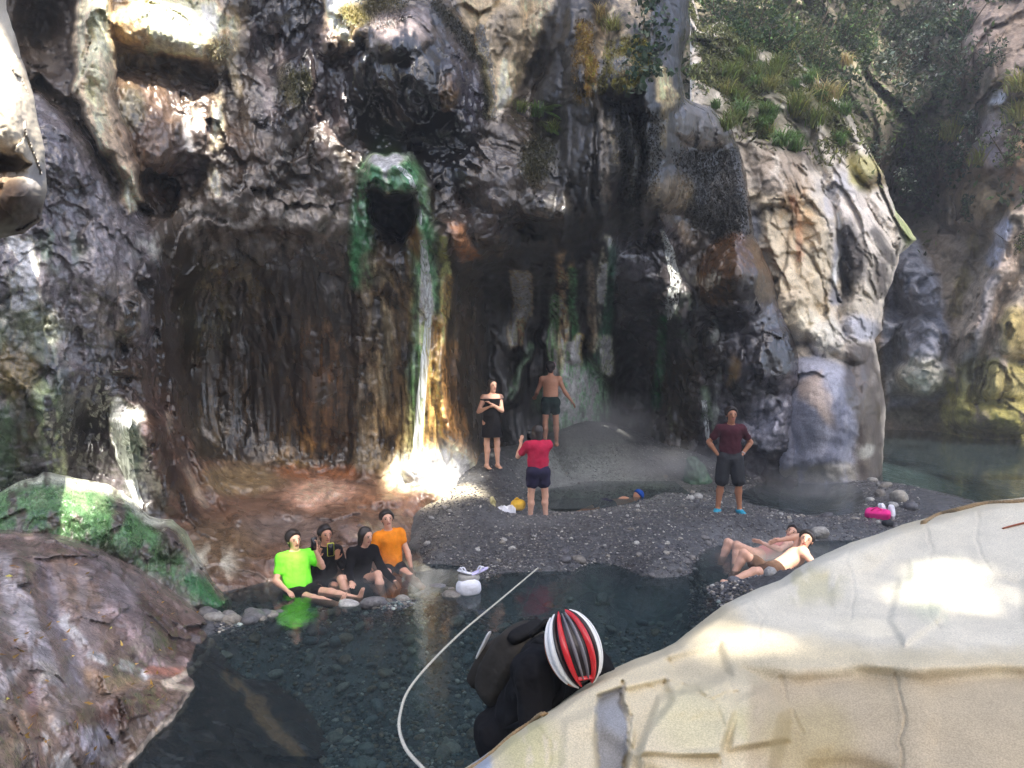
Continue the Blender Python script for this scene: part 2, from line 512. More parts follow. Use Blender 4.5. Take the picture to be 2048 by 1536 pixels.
row(935, -100, 9.2, 60, 9.6, 200, 10.2, 330, 10.6, 410, 12.2, 500, 13.2, 640, 13.8, 740, 13.6, 830, 13.3, 920, 14.0, 1000, 16.0, 1230, 18.4, 1640, 17.2)
row(1000, 250, 10.2, 350, 10.6, 430, 11.6, 560, 12.2, 700, 12.4, 800, 12.7, 900, 13.4, 960, 14.6, 1050, 16, 1300, 18, 1640, 17.2)
row(1060, 250, 9.9, 350, 10.4, 450, 10.9, 560, 11.2, 700, 11.3, 800, 11.8, 860, 12.6, 920, 13.8)
row(1110, 300, 9.8, 400, 10.0, 500, 10.3, 600, 10.5, 700, 10.6, 800, 11.1, 860, 12.2)
row(1170, -100, 9.6, 200, 9.8, 350, 9.6, 450, 9.6, 600, 9.95, 750, 10.2, 850, 11.6, 1000, 15, 1640, 17)

row(1240, -100, 9.6, 200, 9.7, 350, 9.55, 450, 9.55, 600, 9.9, 750, 10.1, 850, 11.3, 1000, 15, 1640, 17)
dep += [(-420, -130, 10.0), (-420, 250, 8.8), (-420, 600, 8.5), (-420, 860, 8.5), (-420, 1170, 9.0)]
c = Face(-420, 1640, -130, 1240, 2.8, dep, [(-600, -600), (1372, -600), (1378, 60), (1362, 150), (1372, 195), (1420, 212), (1466, 262), (1496, 350), (1508, 470), (1545, 545), (1572, 620), (1600, 700), (1625, 790), (1630, 1600), (-600, 1600)], 26, 1.6, 9)
B = c.bump
# left wall
B(150, 330, 90, 160, 0.25, -35); B(270, 640, 45, 60, 0.5, 0, 'dome'); B(200, 560, 90, 90, 0.2); B(60, 560, 60, 100, 0.2)
B(100, 800, 70, 130, 0.22, 10); B(285, 850, 60, 45, 0.35, 0, 'dome'); B(330, 930, 50, 110, 0.35, -18, 'dome'); B(180, 850, 60, 80, -0.35)
B(300, 540, 25, 40, 0.3, 0, 'dome'); B(255, 735, 45, 22, 0.25, 0, 'dome')
# seam where the left wall leans away from the rocks above it
c.lbump([(70, 170), (130, 215), (200, 300), (250, 380), (290, 440)], 16, -0.55)
c.pbump([(155, -150), (218, -150), (226, 120), (228, 210), (262, 300), (288, 405), (262, 425), (225, 340), (168, 240), (146, 180)], 0.75, 12)
B(90, 60, 70, 120, -0.7); B(190, 100, 26, 120, 0.25, -4, 'dome')
# upper left rocks
B(330, 60, 110, 60, 0.55, 12, 'dome'); B(270, 40, 70, 50, 0.25); B(420, 100, 50, 60, 0.3, 0, 'dome')
B(300, 130, 60, 30, -0.3); B(400, 150, 60, 30, -0.35, 12); B(300, 240, 70, 110, 0.45, -20, 'dome'); B(400, 250, 60, 70, 0.35, 0, 'dome')
B(310, 390, 45, 45, -0.6, 0, 'hole'); B(370, 360, 60, 40, -0.4); B(450, 330, 60, 90, 0.25); B(435, 200, 18, 70, 0.2, 4, 'dome')
B(540, 90, 45, 140, -0.35, 10); B(590, 200, 40, 120, 0.4, 8, 'dome'); B(520, 230, 40, 100, 0.25, -5, 'dome'); B(640, 120, 40, 90, 0.3, 0, 'dome')
B(680, 55, 50, 75, 0.6, 20, 'dome'); B(620, 30, 40, 60, -0.4); B(650, 300, 50, 90, 0.2, -20); B(560, 330, 40, 60, 0.2)
B(480, 430, 130, 60, 0.22, -5); B(600, 450, 80, 40, 0.25)
# alcove
B(620, 790, 30, 150, 0.12, -4, 'dome'); B(470, 780, 30, 160, 0.2, 0, 'dome')
c.lbump([(330, 640), (345, 760), (380, 880), (430, 980), (480, 1030)], 16, 0.28); c.lbump([(310, 560), (322, 680), (330, 800)], 14, 0.2)
# central dark bulge and the mushroom spring
B(820, 130, 130, 150, 0.6, 15, 'dome'); B(790, 70, 80, 55, 0.4, 0, 'dome'); B(930, 190, 45, 110, 0.5, -12, 'dome'); B(895, 190, 22, 45, 0.2, 10, 'dome')
B(760, 230, 60, 90, -0.35); B(850, 290, 80, 60, -0.45); B(700, 190, 40, 100, 0.35, 0, 'dome'); B(730, 110, 20, 100, 0.15)
B(900, 330, 70, 70, 0.2); B(990, 350, 90, 70, 0.55, 20, 'dome'); B(1060, 330, 40, 60, 0.3, 30)
B(775, 360, 62, 62, 1.0, 0, 'dome'); B(778, 325, 52, 26, 0.4, 0, 'dome')
c.pbump([(742, 388), (756, 380), (770, 390), (790, 382), (812, 392), (828, 386), (832, 430), (826, 462), (806, 478), (778, 468), (752, 450), (740, 420)], -1.1, 7); B(790, 480, 36, 30, -0.4)
c.lbump([(742, 350), (726, 420), (722, 520), (735, 640), (728, 780), (722, 930)], 24, 0.2)
c.lbump([(815, 350), (838, 430), (852, 540), (862, 640), (850, 740), (838, 860), (836, 930)], 34, 0.32)
c.lbump([(790, 520), (800, 640), (795, 800), (780, 930)], 34, 0.16)
c.lbump([(885, 470), (895, 560), (885, 640), (880, 760), (900, 880)], 14, 0.22)
B(905, 470, 48, 52, 0.55, 35, 'dome'); B(950, 500, 30, 20, 0.2, 0, 'dome')
c.lbump([(900, 650), (890, 760), (905, 860), (950, 930)], 22, 0.35); c.lbump([(930, 620), (925, 760), (945, 870)], 14, 0.3)
# upper right cliff, overhang
B(1000, 100, 55, 130, 0.45, 6, 'dome'); B(1080, 120, 22, 130, -0.6, 15); B(1110, 40, 40, 80, 0.4, 10, 'dome'); B(1040, 20, 40, 70, 0.3)
B(1165, 110, 45, 140, 0.6, -4, 'dome'); B(1160, 150, 22, 40, 0.3, 0, 'dome'); B(1240, 150, 60, 60, 0.7, 0, 'dome'); B(1320, 180, 46, 70, 0.7, 20, 'dome')
B(1300, 60, 60, 80, 0.4); B(1200, 60, 18, 90, -0.5); B(1100, 260, 50, 70, -0.6); B(1220, 330, 60, 140, 0.4, 6, 'dome'); B(1300, 330, 40, 130, 0.5, 8, 'dome')
B(1160, 300, 28, 130, 0.3, -6, 'dome'); B(1090, 420, 60, 50, 0.5, 10, 'dome'); B(1150, 440, 40, 70, 0.3, 20, 'dome'); B(1060, 460, 60, 26, -0.8); B(1000, 440, 60, 60, 0.3, 0, 'dome')
B(1020, 260, 60, 40, 0.5, 20, 'dome'); B(1240, 470, 60, 40, -0.3)
for u, w, a in ((1262, 12, .2), (1292, 10, .22), (1336, 12, .25), (1200, 10, .2), (1178, 9, .16), (1130, 9, .15)):
    c.lbump([(u, 180), (u + 4, 300), (u - 6, 480)], w, a)
# hanging drapes in the cave
for ln, w, a in (([(1040, 540), (1035, 620), (1030, 690)], 24, .35), ([(1075, 540), (1070, 620), (1050, 700), (1030, 800)], 14, .35),
                 ([(1130, 530), (1130, 640), (1118, 760), (1120, 860)], 30, .35), ([(1160, 540), (1165, 660), (1150, 720)], 16, .4),
                 ([(1215, 470), (1210, 560), (1205, 660), (1215, 740)], 24, .35), ([(1180, 520), (1190, 640), (1195, 740)], 14, .4),
                 ([(985, 560), (1000, 680), (1010, 800)], 16, .3), ([(1095, 560), (1090, 680)], 10, .3)):
    c.lbump(ln, w, a)
B(1160, 800, 60, 80, 0.3); B(1300, 700, 60, 120, -0.5); B(1270, 790, 70, 70, -0.8)
# wet face to the right of the cave
B(1290, 560, 70, 70, 0.6, 0, 'dome'); B(1350, 480, 50, 50, 0.4, 0, 'dome'); B(1350, 620, 44, 60, 0.45, 0, 'dome'); B(1340, 380, 50, 50, 0.5, 0, 'dome')
B(1410, 250, 60, 50, 0.5, 0, 'dome'); B(1430, 330, 60, 60, -0.3); B(1400, 420, 50, 60, 0.3)
B(1475, 560, 78, 84, 0.75, 0, 'dome'); B(1470, 540, 60, 60, .3); B(1470, 600, 66, 26, -0.2); B(1450, 640, 50, 22, -0.6); B(1530, 650, 50, 50, 0.3)
B(1420, 700, 26, 60, 0.5, 0, 'dome'); B(1460, 720, 26, 60, 0.3, 0, 'dome'); B(1500, 760, 40, 90, 0.5, 0, 'dome'); B(1560, 720, 60, 70, 0.6, 20, 'dome'); B(1560, 850, 50, 80, 0.4, 0, 'dome')
B(1390, 800, 30, 60, 0.4, 0, 'dome'); B(1520, 880, 60, 30, 0.3)
# ledge at the foot
B(640, 985, 70, 22, 0.35, -5); B(520, 970, 60, 20, 0.2); B(760, 1000, 60, 22, 0.3); B(580, 1050, 70, 18, -0.2); B(700, 1060, 40, 25, 0.3, 0, 'dome')
B(480, 1060, 40, 40, 0.25); B(860, 990, 40, 24, .3); B(610, 1085, 30, 30, .25, 0, 'dome'); B(690, 1090, 40, 30, .2, 0, 'dome')

# relief of the stone itself
P = c.P()
drape = np.maximum(np.exp(-((c.U - 830) / 130) ** 4) * sstep(470, 560, c.V), np.exp(-((c.U - 1090) / 170) ** 4) * sstep(480, 560, c.V))
drape = np.maximum(drape, np.exp(-((c.U - 560) / 220) ** 4) * sstep(420, 640, c.V)) * sstep(960, 900, c.V)
drape = np.maximum(drape, 0.55 * sstep(1000, 1120, c.U) * sstep(1420, 1340, c.U) * sstep(560, 500, c.V))
wall = sstep(340, 280, c.U) * sstep(150, 350, c.V)
rough_k = (1 - 0.93 * drape) * (1 - 0.5 * wall) * (1 - 0.5 * sstep(930, 980, c.V) * sstep(900, 850, c.U))
fl = fbm(P, 0.42, 4, 0.55, True, off=1.3, st=(1, 1, 0.055))
c.D -= drape * (0.075 * fl + .05 * fbm(P, .13, 3, .6, True, off=3.2, st=(1, 1, .06)))
fh, fe = facets(P + .35 * np.stack([fbm(P, .6, 3, off=1.), fbm(P, .6, 3, off=5.), fbm(P, .6, 3, off=9.)], -1), 0.75, 3.3, 1.0, (1, 1, .8))
fh2, _ = facets(P + .12 * np.stack([fbm(P, .2, 2, off=2.), fbm(P, .2, 2, off=6.), fbm(P, .2, 2, off=8.)], -1), 0.26, 8.3, 1.0, (1, 1, .55))
vary = .25 + 1.1 * sstep(-.3, .5, fbm(P, 1.1, 3, .5, off=12.))
c.D -= rough_k * (0.26 * fbm(P, 1.3, 3, 0.5, off=0.4) + 0.14 * fh + 0.042 * vary * fh2 + 0.10 * fbm(P, 0.42, 4, 0.6, True, off=7.7, st=(1, 1, 0.45)))
c.D -= (0.3 + 0.7 * rough_k) * 0.045 * vary * fbm(P, 0.15, 3, 0.65, off=4.1, st=(1, 1, .6))
c.D -= wall * (0.10 * fbm(P, 0.30, 4, 0.65, off=8.4, st=(1, 1, 0.8)) + .05 * fh2)

# mineral colours, with some lit tops and cave shade painted in
c.fill((92, 81, 70), 0.8)
c.poly([(-200, 150), (80, 180), (200, 300), (290, 430), (340, 560), (350, 700), (330, 900), (300, 1000), (-200, 1000)], (112, 107, 112), 1, 14, 0.85)
c.blob(170, 540, 130, 200, (132, 126, 132), .6, broken=.25); c.blob(240, 620, 60, 70, (150, 140, 130), .7, broken=.2); c.blob(80, 360, 90, 120, (96, 90, 98), .7, -30)
c.blob(180, 850, 90, 100, (52, 46, 50), .9, wet=.8); c.blob(230, 740, 60, 50, (80, 70, 66), .8); c.blob(285, 760, 50, 60, (96, 76, 60), .7)
c.blob(40, 800, 80, 180, (82, 112, 78), .85, wet=.5, broken=.15); c.blob(30, 740, 45, 60, (152, 128, 80), .8); c.blob(55, 880, 30, 90, (92, 62, 46), .8, broken=.2)
c.line([(85, 780), (100, 860), (120, 950)], 18, (165, 175, 130), .7, broken=.2); c.blob(60, 660, 70, 40, (140, 145, 125), .7); c.blob(100, 500, 70, 40, (92, 118, 92), .6, broken=.3)
c.poly([(10, 470), (62, 478), (72, 620), (22, 625)], (228, 224, 205), .95, 8, .4, broken=.1); c.blob(300, 500, 35, 30, (170, 175, 170), .6, broken=.3)
c.blob(300, 560, 30, 50, (62, 58, 62), .7); c.line([(270, 600), (245, 690)], 14, (70, 60, 45), .8); c.line([(315, 600), (330, 800)], 13, (78, 60, 44), .85)
c.poly([(-200, -150), (160, -150), (150, 190), (120, 215), (40, 175), (-200, 120)], (82, 66, 50), .95, 12, .3)
c.poly([(152, -150), (220, -150), (228, 120), (228, 210), (262, 300), (290, 410), (262, 425), (225, 340), (168, 240), (146, 180)], (182, 164, 138), 1, 7, .15)
c.poly([(232, 210), (262, 300), (290, 410), (283, 300), (250, 190)], (128, 108, 82), .9, 6)
c.blob(340, 60, 125, 75, (208, 186, 152), .95, wet=.2); c.blob(260, 75, 40, 40, (150, 125, 85), .7); c.blob(420, 70, 50, 60, (200, 190, 170), .8, broken=.25)
c.blob(440, 95, 28, 30, (104, 96, 52), .7, moss=.6)
c.blob(330, 135, 90, 24, (76, 64, 52), .8, broken=.1); c.blob(300, 260, 70, 110, (132, 108, 92), .85, -20); c.blob(265, 215, 26, 40, (120, 120, 92), .7)
c.blob(390, 240, 60, 80, (110, 96, 88), .8); c.blob(400, 320, 40, 60, (150, 142, 150), .6, broken=.3); c.blob(330, 370, 40, 40, (104, 78, 62), .8)
c.line([(430, 170), (440, 250), (425, 310), (432, 385)], 12, (206, 196, 172), .9, broken=.1); c.line([(385, 195), (400, 250)], 9, (196, 182, 158), .8, broken=.15); c.line([(372, 240), (380, 300)], 8, (190, 190, 190), .6)
c.line([(470, 40), (465, 120), (478, 190)], 9, (180, 168, 140), .7); c.blob(480, 300, 60, 60, (112, 92, 76), .7, broken=.2)
c.poly([(350, 400), (600, 390), (700, 330), (700, 470), (560, 520), (400, 510)], (128, 122, 116), .8, 20, .6, broken=.15); c.blob(500, 430, 90, 30, (158, 156, 156), .7, broken=.25)
c.poly([(480, -150), (640, -150), (650, 120), (640, 260), (520, 270), (500, 100)], (74, 66, 68), .9, 14, .85); c.line([(500, 60), (520, 130), (545, 230)], 12, (150, 140, 140), .6, broken=.25); c.line([(540, 60), (575, 170), (600, 260)], 11, (168, 156, 152), .6, broken=.25)
c.blob(590, 170, 36, 46, (88, 90, 40), .75, moss=.8, broken=.2); c.blob(600, 40, 30, 60, (48, 42, 40), .8)
c.poly([(640, -150), (725, -150), (730, 20), (700, 80), (682, 125), (655, 110), (650, 40)], (228, 204, 168), .95, 8, .15)
c.poly([(655, 30), (700, 110), (730, 200), (720, 300), (640, 260), (620, 130)], (92, 82, 84), .85, 12, .9); c.blob(705, 30, 30, 26, (104, 100, 38), .85, moss=1); c.blob(760, 20, 50, 36, (98, 92, 44), .8, moss=1)
c.poly([(620, 200), (700, 280), (740, 330), (720, 420), (600, 400)], (112, 100, 98), .7, 20, .85, broken=.2)
c.poly([(700, 110), (760, 20), (860, 20), (930, 90), (970, 200), (960, 330), (880, 420), (830, 340), (740, 300), (690, 220)], (42, 37, 38), .95, 14, 1.0)
c.blob(800, 55, 75, 36, (150, 138, 136), .8, wet=1, broken=.1); c.blob(930, 160, 36, 100, (88, 84, 98), .7, -12, wet=1); c.blob(896, 185, 18, 42, (140, 110, 70), .8, 8, broken=.1)  # first blob paints the lit top of the dark bulge into the colour
c.line([(770, 120), (765, 220), (768, 300)], 8, (112, 106, 72), .55, broken=.15); c.line([(745, 90), (750, 170)], 10, (140, 140, 148), .6, broken=.2); c.blob(800, 270, 40, 50, (104, 72, 38), .7, broken=.2); c.blob(770, 290, 30, 40, (52, 82, 44), .7)
c.line([(960, 60), (975, 150), (980, 230)], 12, (72, 74, 34), .85, moss=1); c.line([(870, 10), (920, 60), (950, 110)], 14, (60, 60, 34), .8, moss=.9)
c.poly([(885, -150), (1120, -150), (1110, 60), (1070, 150), (1040, 200), (985, 230), (968, 120), (930, 50)], (178, 162, 134), .95, 10, .1); c.blob(1050, 60, 50, 60, (150, 134, 108), .6, broken=.2)
c.line([(1110, 30), (1085, 110), (1040, 210)], 15, (76, 64, 50), .85); c.blob(1000, 60, 20, 50, (120, 108, 90), .6); c.line([(1010, 120), (1000, 210)], 7, (190, 180, 160), .7); c.line([(1020, 180), (990, 240)], 8, (185, 180, 170), .7)
c.poly([(1105, 20), (1200, -150), (1400, -150), (1360, 200), (1340, 420), (1200, 560), (1000, 520), (1090, 380), (1060, 240)], (58, 52, 38), .92, 12, .3)
c.poly([(1130, -150), (1180, -150), (1180, 60), (1150, 200), (1110, 230), (1095, 150)], (56, 48, 36), .9, 10); c.poly([(1195, -150), (1290, -150), (1300, 60), (1220, 110), (1190, 120)], (168, 150, 122), .85, 10, broken=.15)
c.line([(1165, 60), (1165, 190)], 20, (136, 108, 40), .85, moss=1, broken=.15); c.line([(1180, 120), (1185, 180)], 12, (150, 118, 46), .8, moss=1); c.poly([(1205, 90), (1290, 60), (1310, 150), (1260, 180), (1200, 190)], (122, 116, 46), .85, 8, moss=1, broken=.12)
c.blob(1245, 130, 26, 20, (176, 150, 132), .7, broken=.2); c.poly([(1300, 130), (1330, 140), (1356, 190), (1345, 225), (1315, 205)], (186, 166, 122), .95, 6, .05); c.line([(1330, 210), (1325, 290)], 8, (168, 150, 112), .8)
c.poly([(1220, 200), (1335, 230), (1320, 400), (1240, 420)], (48, 48, 30), .8, 14, moss=.6); c.line([(1205, 200), (1228, 300), (1225, 430)], 9, (150, 138, 116), .7, broken=.2); c.line([(1190, 180), (1205, 260), (1215, 400)], 8, (140, 130, 118), .7)
c.poly([(985, 230), (1060, 260), (1100, 330), (1090, 420), (1000, 470), (900, 400), (960, 330)], (92, 80, 68), .85, 12, .85, broken=.05); c.blob(1075, 320, 40, 50, (74, 76, 40), .8, moss=.8); c.blob(1080, 410, 50, 40, (92, 88, 84), .7, wet=.9)
c.poly([(870, 380), (1000, 360), (1010, 470), (920, 480)], (92, 80, 76), .8, 14, .9); c.poly([(880, 430), (930, 450), (962, 510), (925, 525), (885, 500)], (168, 120, 84), .95, 8, .9)
c.poly([(720, 320), (830, 310), (900, 420), (920, 560), (900, 700), (930, 930), (700, 940), (735, 640)], (72, 60, 46), .85, 12, .7)
# alcove
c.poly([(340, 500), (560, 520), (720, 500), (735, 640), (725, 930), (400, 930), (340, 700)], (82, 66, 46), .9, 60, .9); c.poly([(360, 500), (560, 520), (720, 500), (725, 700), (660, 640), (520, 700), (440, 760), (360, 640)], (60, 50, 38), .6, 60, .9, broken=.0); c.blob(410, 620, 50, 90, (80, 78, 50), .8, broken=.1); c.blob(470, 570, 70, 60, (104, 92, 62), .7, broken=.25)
c.blob(630, 800, 50, 140, (112, 78, 44), .75, broken=.1); c.blob(600, 890, 60, 50, (140, 112, 66), .8, broken=.15); c.blob(560, 760, 70, 120, (66, 52, 36), .7, broken=.1); c.blob(420, 860, 40, 60, (96, 84, 60), .6); c.line([(410, 850), (430, 910)], 10, (150, 152, 156), .6, broken=.3)
# ledge
c.poly([(400, 920), (520, 935), (700, 940), (940, 930), (1000, 1000), (860, 1060), (800, 1200), (300, 1200), (330, 1000)], (128, 98, 80), .95, 12, .75)
c.blob(480, 960, 80, 30, (142, 124, 92), .8); c.blob(640, 985, 70, 28, (196, 156, 136), .8); c.blob(640, 945, 90, 14, (164, 104, 62), .7, broken=.1); c.blob(770, 1010, 70, 30, (164, 118, 88), .7); c.blob(560, 1060, 120, 30, (126, 112, 106), .8); c.blob(700, 1075, 90, 30, (138, 122, 120), .7, broken=.2); c.blob(760, 1040, 60, 24, (120, 92, 74), .8)  # pale pinkish blob paints a highlight onto the ledge
c.blob(340, 900, 45, 110, (112, 82, 66), .85, -15, wet=.9); c.line([(300, 830), (345, 960), (400, 1050)], 13, (74, 56, 48), .8); c.line([(335, 830), (365, 930), (410, 1010)], 8, (160, 146, 130), .7, broken=.2); c.blob(440, 1100, 80, 60, (122, 100, 76), .9); c.blob(420, 1130, 50, 40, (170, 170, 160), .7, broken=.3)
c.line([(236, 815), (240, 880)], 15, (232, 236, 226), .9, wet=.7); c.blob(262, 830, 26, 16, (200, 205, 195), .8, broken=.2); c.line([(255, 900), (280, 1025)], 20, (150, 160, 160), .5, broken=.2); c.blob(265, 900, 20, 50, (70, 100, 84), .6)
# green spring and drapes
G1, G2, WH, OC = (74, 142, 94), (140, 180, 144), (216, 218, 200), (176, 136, 84)
c.poly([(720, 480), (800, 500), (900, 520), (905, 640), (925, 800), (985, 935), (960, 980), (715, 950), (725, 760), (735, 620)], (112, 92, 64), .8, 14, .75, broken=.05)
for ln, w_, cl in (([(775, 560), (770, 700), (758, 860), (748, 930)], 15, (150, 132, 98)), ([(812, 560), (818, 700), (806, 830), (800, 930)], 12, (128, 104, 66)), ([(862, 660), (868, 780), (866, 930)], 20, (196, 160, 104)), ([(888, 700), (890, 820), (918, 925)], 13, (170, 126, 74)), ([(848, 640), (844, 740), (840, 830), (846, 930)], 13, (214, 208, 172)), ([(905, 780), (930, 880), (975, 930)], 12, (150, 112, 70))):
    c.line(ln, w_, cl, .85, broken=.1)
c.line([(742, 345), (726, 420), (722, 500), (724, 560)], 22, G1, .95, wet=.9, broken=.02); c.line([(738, 350), (722, 420)], 7, (160, 190, 160), .6, broken=.2); c.blob(775, 345, 56, 36, G1, .95, wet=.9); c.blob(778, 320, 44, 14, (190, 200, 186), .9)
c.line([(770, 330), (772, 385)], 9, WH, .7, broken=.15); c.line([(800, 330), (830, 400), (836, 440)], 12, WH, .75, broken=.15)
c.line([(815, 345), (838, 430), (850, 540), (856, 640), (850, 740), (840, 860), (836, 930)], 26, (116, 152, 112), .9, wet=.9, w2=30); c.line([(815, 345), (838, 430), (850, 540), (858, 620)], 18, G1, .85, wet=.9, w2=20, broken=.1); c.line([(835, 440), (852, 520)], 8, G2, .8); c.line([(850, 560), (855, 640)], 13, (206, 208, 188), .9)
c.line([(852, 650), (846, 760), (834, 860), (832, 930)], 13, (150, 168, 104), .85, broken=.08); c.line([(836, 700), (828, 820), (826, 930)], 8, (84, 140, 76), .8, broken=.1); c.line([(870, 640), (862, 760), (858, 900)], 14, OC, .85); c.line([(885, 480), (892, 560), (886, 640)], 9, (150, 158, 92), .85); c.line([(895, 560), (880, 700)], 9, OC, .7)
c.line([(738, 520), (745, 640), (735, 760), (722, 930)], 16, (138, 126, 104), .8, broken=.1); c.line([(765, 540), (775, 660), (770, 800)], 12, (116, 112, 96), .7, broken=.15); c.line([(800, 560), (805, 700), (790, 860)], 16, (104, 88, 64), .7, broken=.1); c.blob(800, 870, 40, 60, (150, 128, 90), .7, broken=.15)
c.line([(900, 700), (905, 860), (950, 930)], 20, (132, 98, 60), .8); c.line([(930, 640), (930, 800)], 12, (84, 64, 40), .8); c.poly([(740, 385), (830, 385), (835, 470), (760, 480)], (40, 34, 26), .85, 8, .2); c.blob(830, 480, 14, 40, (150, 104, 50), .8)
c.poly([(960, 520), (1240, 490), (1290, 640), (1310, 880), (960, 900)], (40, 34, 28), .9, 20, .3); c.poly([(1020, 540), (1065, 540), (1060, 620), (1040, 690), (1015, 700), (1020, 620)], (178, 164, 140), .9, 5, .2, broken=.05)  # cave back painted near-black to deepen its shade
c.line([(1040, 640), (1035, 680)], 10, (168, 136, 100), .9); c.line([(1060, 690), (1020, 790)], 8, (84, 112, 90), .6); c.line([(1130, 520), (1128, 640), (1112, 760)], 17, (156, 132, 98), .85, broken=.08); c.line([(1112, 600), (1106, 740)], 10, (96, 140, 98), .85); c.line([(1145, 540), (1150, 680)], 9, (66, 112, 78), .85)
c.line([(1160, 680), (1152, 730)], 10, (186, 156, 98), .9); c.line([(1215, 480), (1205, 560), (1210, 640)], 9, (206, 206, 186), .85, broken=.1); c.line([(1228, 500), (1220, 620), (1200, 720)], 11, (46, 92, 70), .85); c.line([(1212, 680), (1216, 740)], 12, (150, 158, 140), .8); c.line([(1180, 530), (1190, 700)], 9, (120, 112, 96), .7)
c.blob(1150, 800, 60, 70, (122, 164, 132), .9); c.line([(1140, 700), (1150, 800)], 14, (120, 160, 124), .8)
# wet right face
c.poly([(1230, 480), (1330, 440), (1380, 500), (1400, 700), (1330, 720), (1240, 640)], (84, 82, 88), .9, 14, .95); c.blob(1360, 640, 40, 46, (112, 132, 120), .75, wet=1, broken=.2); c.line([(1322, 640), (1318, 760), (1310, 810)], 10, (56, 128, 76), .9); c.line([(1345, 820), (1350, 880)], 10, (120, 130, 80), .6, broken=.2)
c.poly([(1340, 300), (1480, 290), (1500, 470), (1440, 490), (1370, 430)], (44, 44, 28), .92, 12, .3, moss=.8); c.blob(1410, 240, 60, 40, (112, 108, 104), .85, wet=.5); c.blob(1340, 390, 40, 40, (132, 118, 98), .8, wet=.6)
c.blob(1475, 555, 76, 86, (116, 84, 52), .95, wet=1, soft=.12); c.blob(1500, 590, 46, 40, (60, 46, 36), .8, wet=1)
c.poly([(1400, 620), (1560, 600), (1640, 640), (1640, 960), (1380, 960), (1400, 800)], (96, 94, 104), .9, 14, .8, broken=.0); c.blob(1420, 700, 30, 70, (64, 54, 40), .8); c.blob(1460, 740, 14, 40, (160, 130, 84), .8, broken=.1); c.blob(1560, 700, 50, 50, (54, 48, 46), .8); c.line([(1428, 640), (1440, 760), (1420, 880)], 8, (170, 176, 170), .7, broken=.25); c.line([(1410, 780), (1414, 870)], 9, (140, 164, 136), .8, broken=.15)
c.blob(1560, 830, 60, 60, (132, 134, 148), .8, broken=.1); c.blob(1520, 870, 40, 40, (150, 152, 168), .7, broken=.15); c.blob(1510, 780, 60, 24, (60, 56, 60), .7)
c.blob(862, 935, 80, 42, (228, 216, 188), .95, wet=.8); c.blob(905, 970, 50, 28, (222, 208, 178), .9, wet=.8); c.blob(800, 955, 40, 20, (200, 176, 140), .7, broken=.1)  # pale patches painted where the sunspot falls, so it burns out white
c.streak(1.5 * drape + 0.5 * wall + 0.3, 0.10)
P = c.P()
spk = fbm(P, 0.22, 4, 0.65, off=6.1)
lum = c.col.mean(-1, keepdims=True); c.col = c.col * np.clip(lum / .21, .05, 2) ** .68; c.col *= np.array([1.03, 1.0, .95])
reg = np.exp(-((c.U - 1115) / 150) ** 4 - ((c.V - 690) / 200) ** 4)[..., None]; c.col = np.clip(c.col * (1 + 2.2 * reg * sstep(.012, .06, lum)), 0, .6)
c.col *= (1 + 0.55 * np.clip(spk, -.9, .9) * (1 - 0.6 * drape))[..., None]
CLIFF = c
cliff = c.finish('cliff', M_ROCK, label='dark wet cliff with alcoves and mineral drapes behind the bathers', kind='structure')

# ---- near pillar at the upper left
p = Face(-260, 130, -160, 520, 2.5, [(-200, 0, 6.2), (0, -150, 6.6), (0, 100, 6.1), (60, 200, 6.2), (0, 400, 6.0), (-200, 400, 5.8), (80, 300, 6.3), (0, 500, 6.2), (-250, 520, 6), (120, -150, 6.8)],
         [(-400, -300), (-10, -300), (15, 20), (45, 120), (70, 200), (90, 300), (94, 380), (82, 440), (45, 468), (-20, 480), (-400, 500)], 46, 0.9, 5)
p.bump(20, 250, 60, 130, .25); p.bump(40, 390, 50, 40, .3, 0, 'dome'); p.bump(10, 330, 60, 18, -.3, 20); p.pbump([(-60, 290), (30, 315), (60, 330), (0, 345), (-60, 330)], -.3, 6)
Pp = p.P(); p.D -= .10 * facets(Pp, .5, 2.)[0] + .10 * fbm(Pp, .5, 4) + .03 * fbm(Pp, .12, 3)
p.fill((210, 198, 178), .1); p.blob(20, 420, 80, 70, (74, 62, 54), .95); p.blob(0, 380, 40, 60, (110, 80, 46), .6); p.blob(50, 250, 12, 30, (120, 116, 116), .7, broken=.3); p.blob(10, 310, 40, 16, (80, 70, 62), .7); p.blob(75, 350, 20, 30, (150, 148, 150), .7); p.blob(40, 120, 20, 60, (150, 136, 120), .6, broken=.2)
p.finish('rock_pillar', M_BOULD, label='pale smooth rock bulge reaching in at the upper left corner', cat='rock')

# ---- mossy mound
m = Face(-260, 500, 930, 1250, 2.2, [(-250, 960, 8.2), (0, 960, 8.7), (150, 945, 9.2), (300, 1000, 9.6), (-250, 1060, 7.9), (0, 1060, 8.1), (150, 1060, 8.4), (300, 1080, 8.8), (400, 1110, 9.3), (450, 1190, 9.1), (350, 1150, 8.8), (250, 1200, 8.3), (0, 1200, 7.8), (-250, 1200, 7.6), (480, 1240, 8.9), (480, 1100, 9.8)],
         [(-400, 985), (0, 985), (40, 962), (75, 950), (85, 938), (105, 945), (150, 955), (215, 968), (265, 1000), (300, 1032), (345, 1040), (372, 1062), (395, 1105), (430, 1160), (468, 1196), (470, 1230), (440, 1245), (-400, 1245)], 40, 0.9, 4)
m.bump(150, 1020, 120, 60, .35); m.bump(350, 1080, 40, 50, .25, 0, 'dome'); m.bump(20, 950, 40, 30, .3, 0, 'dome'); m.bump(320, 1060, 14, 60, -.15); m.bump(250, 1060, 40, 60, .2, 0, 'dome')
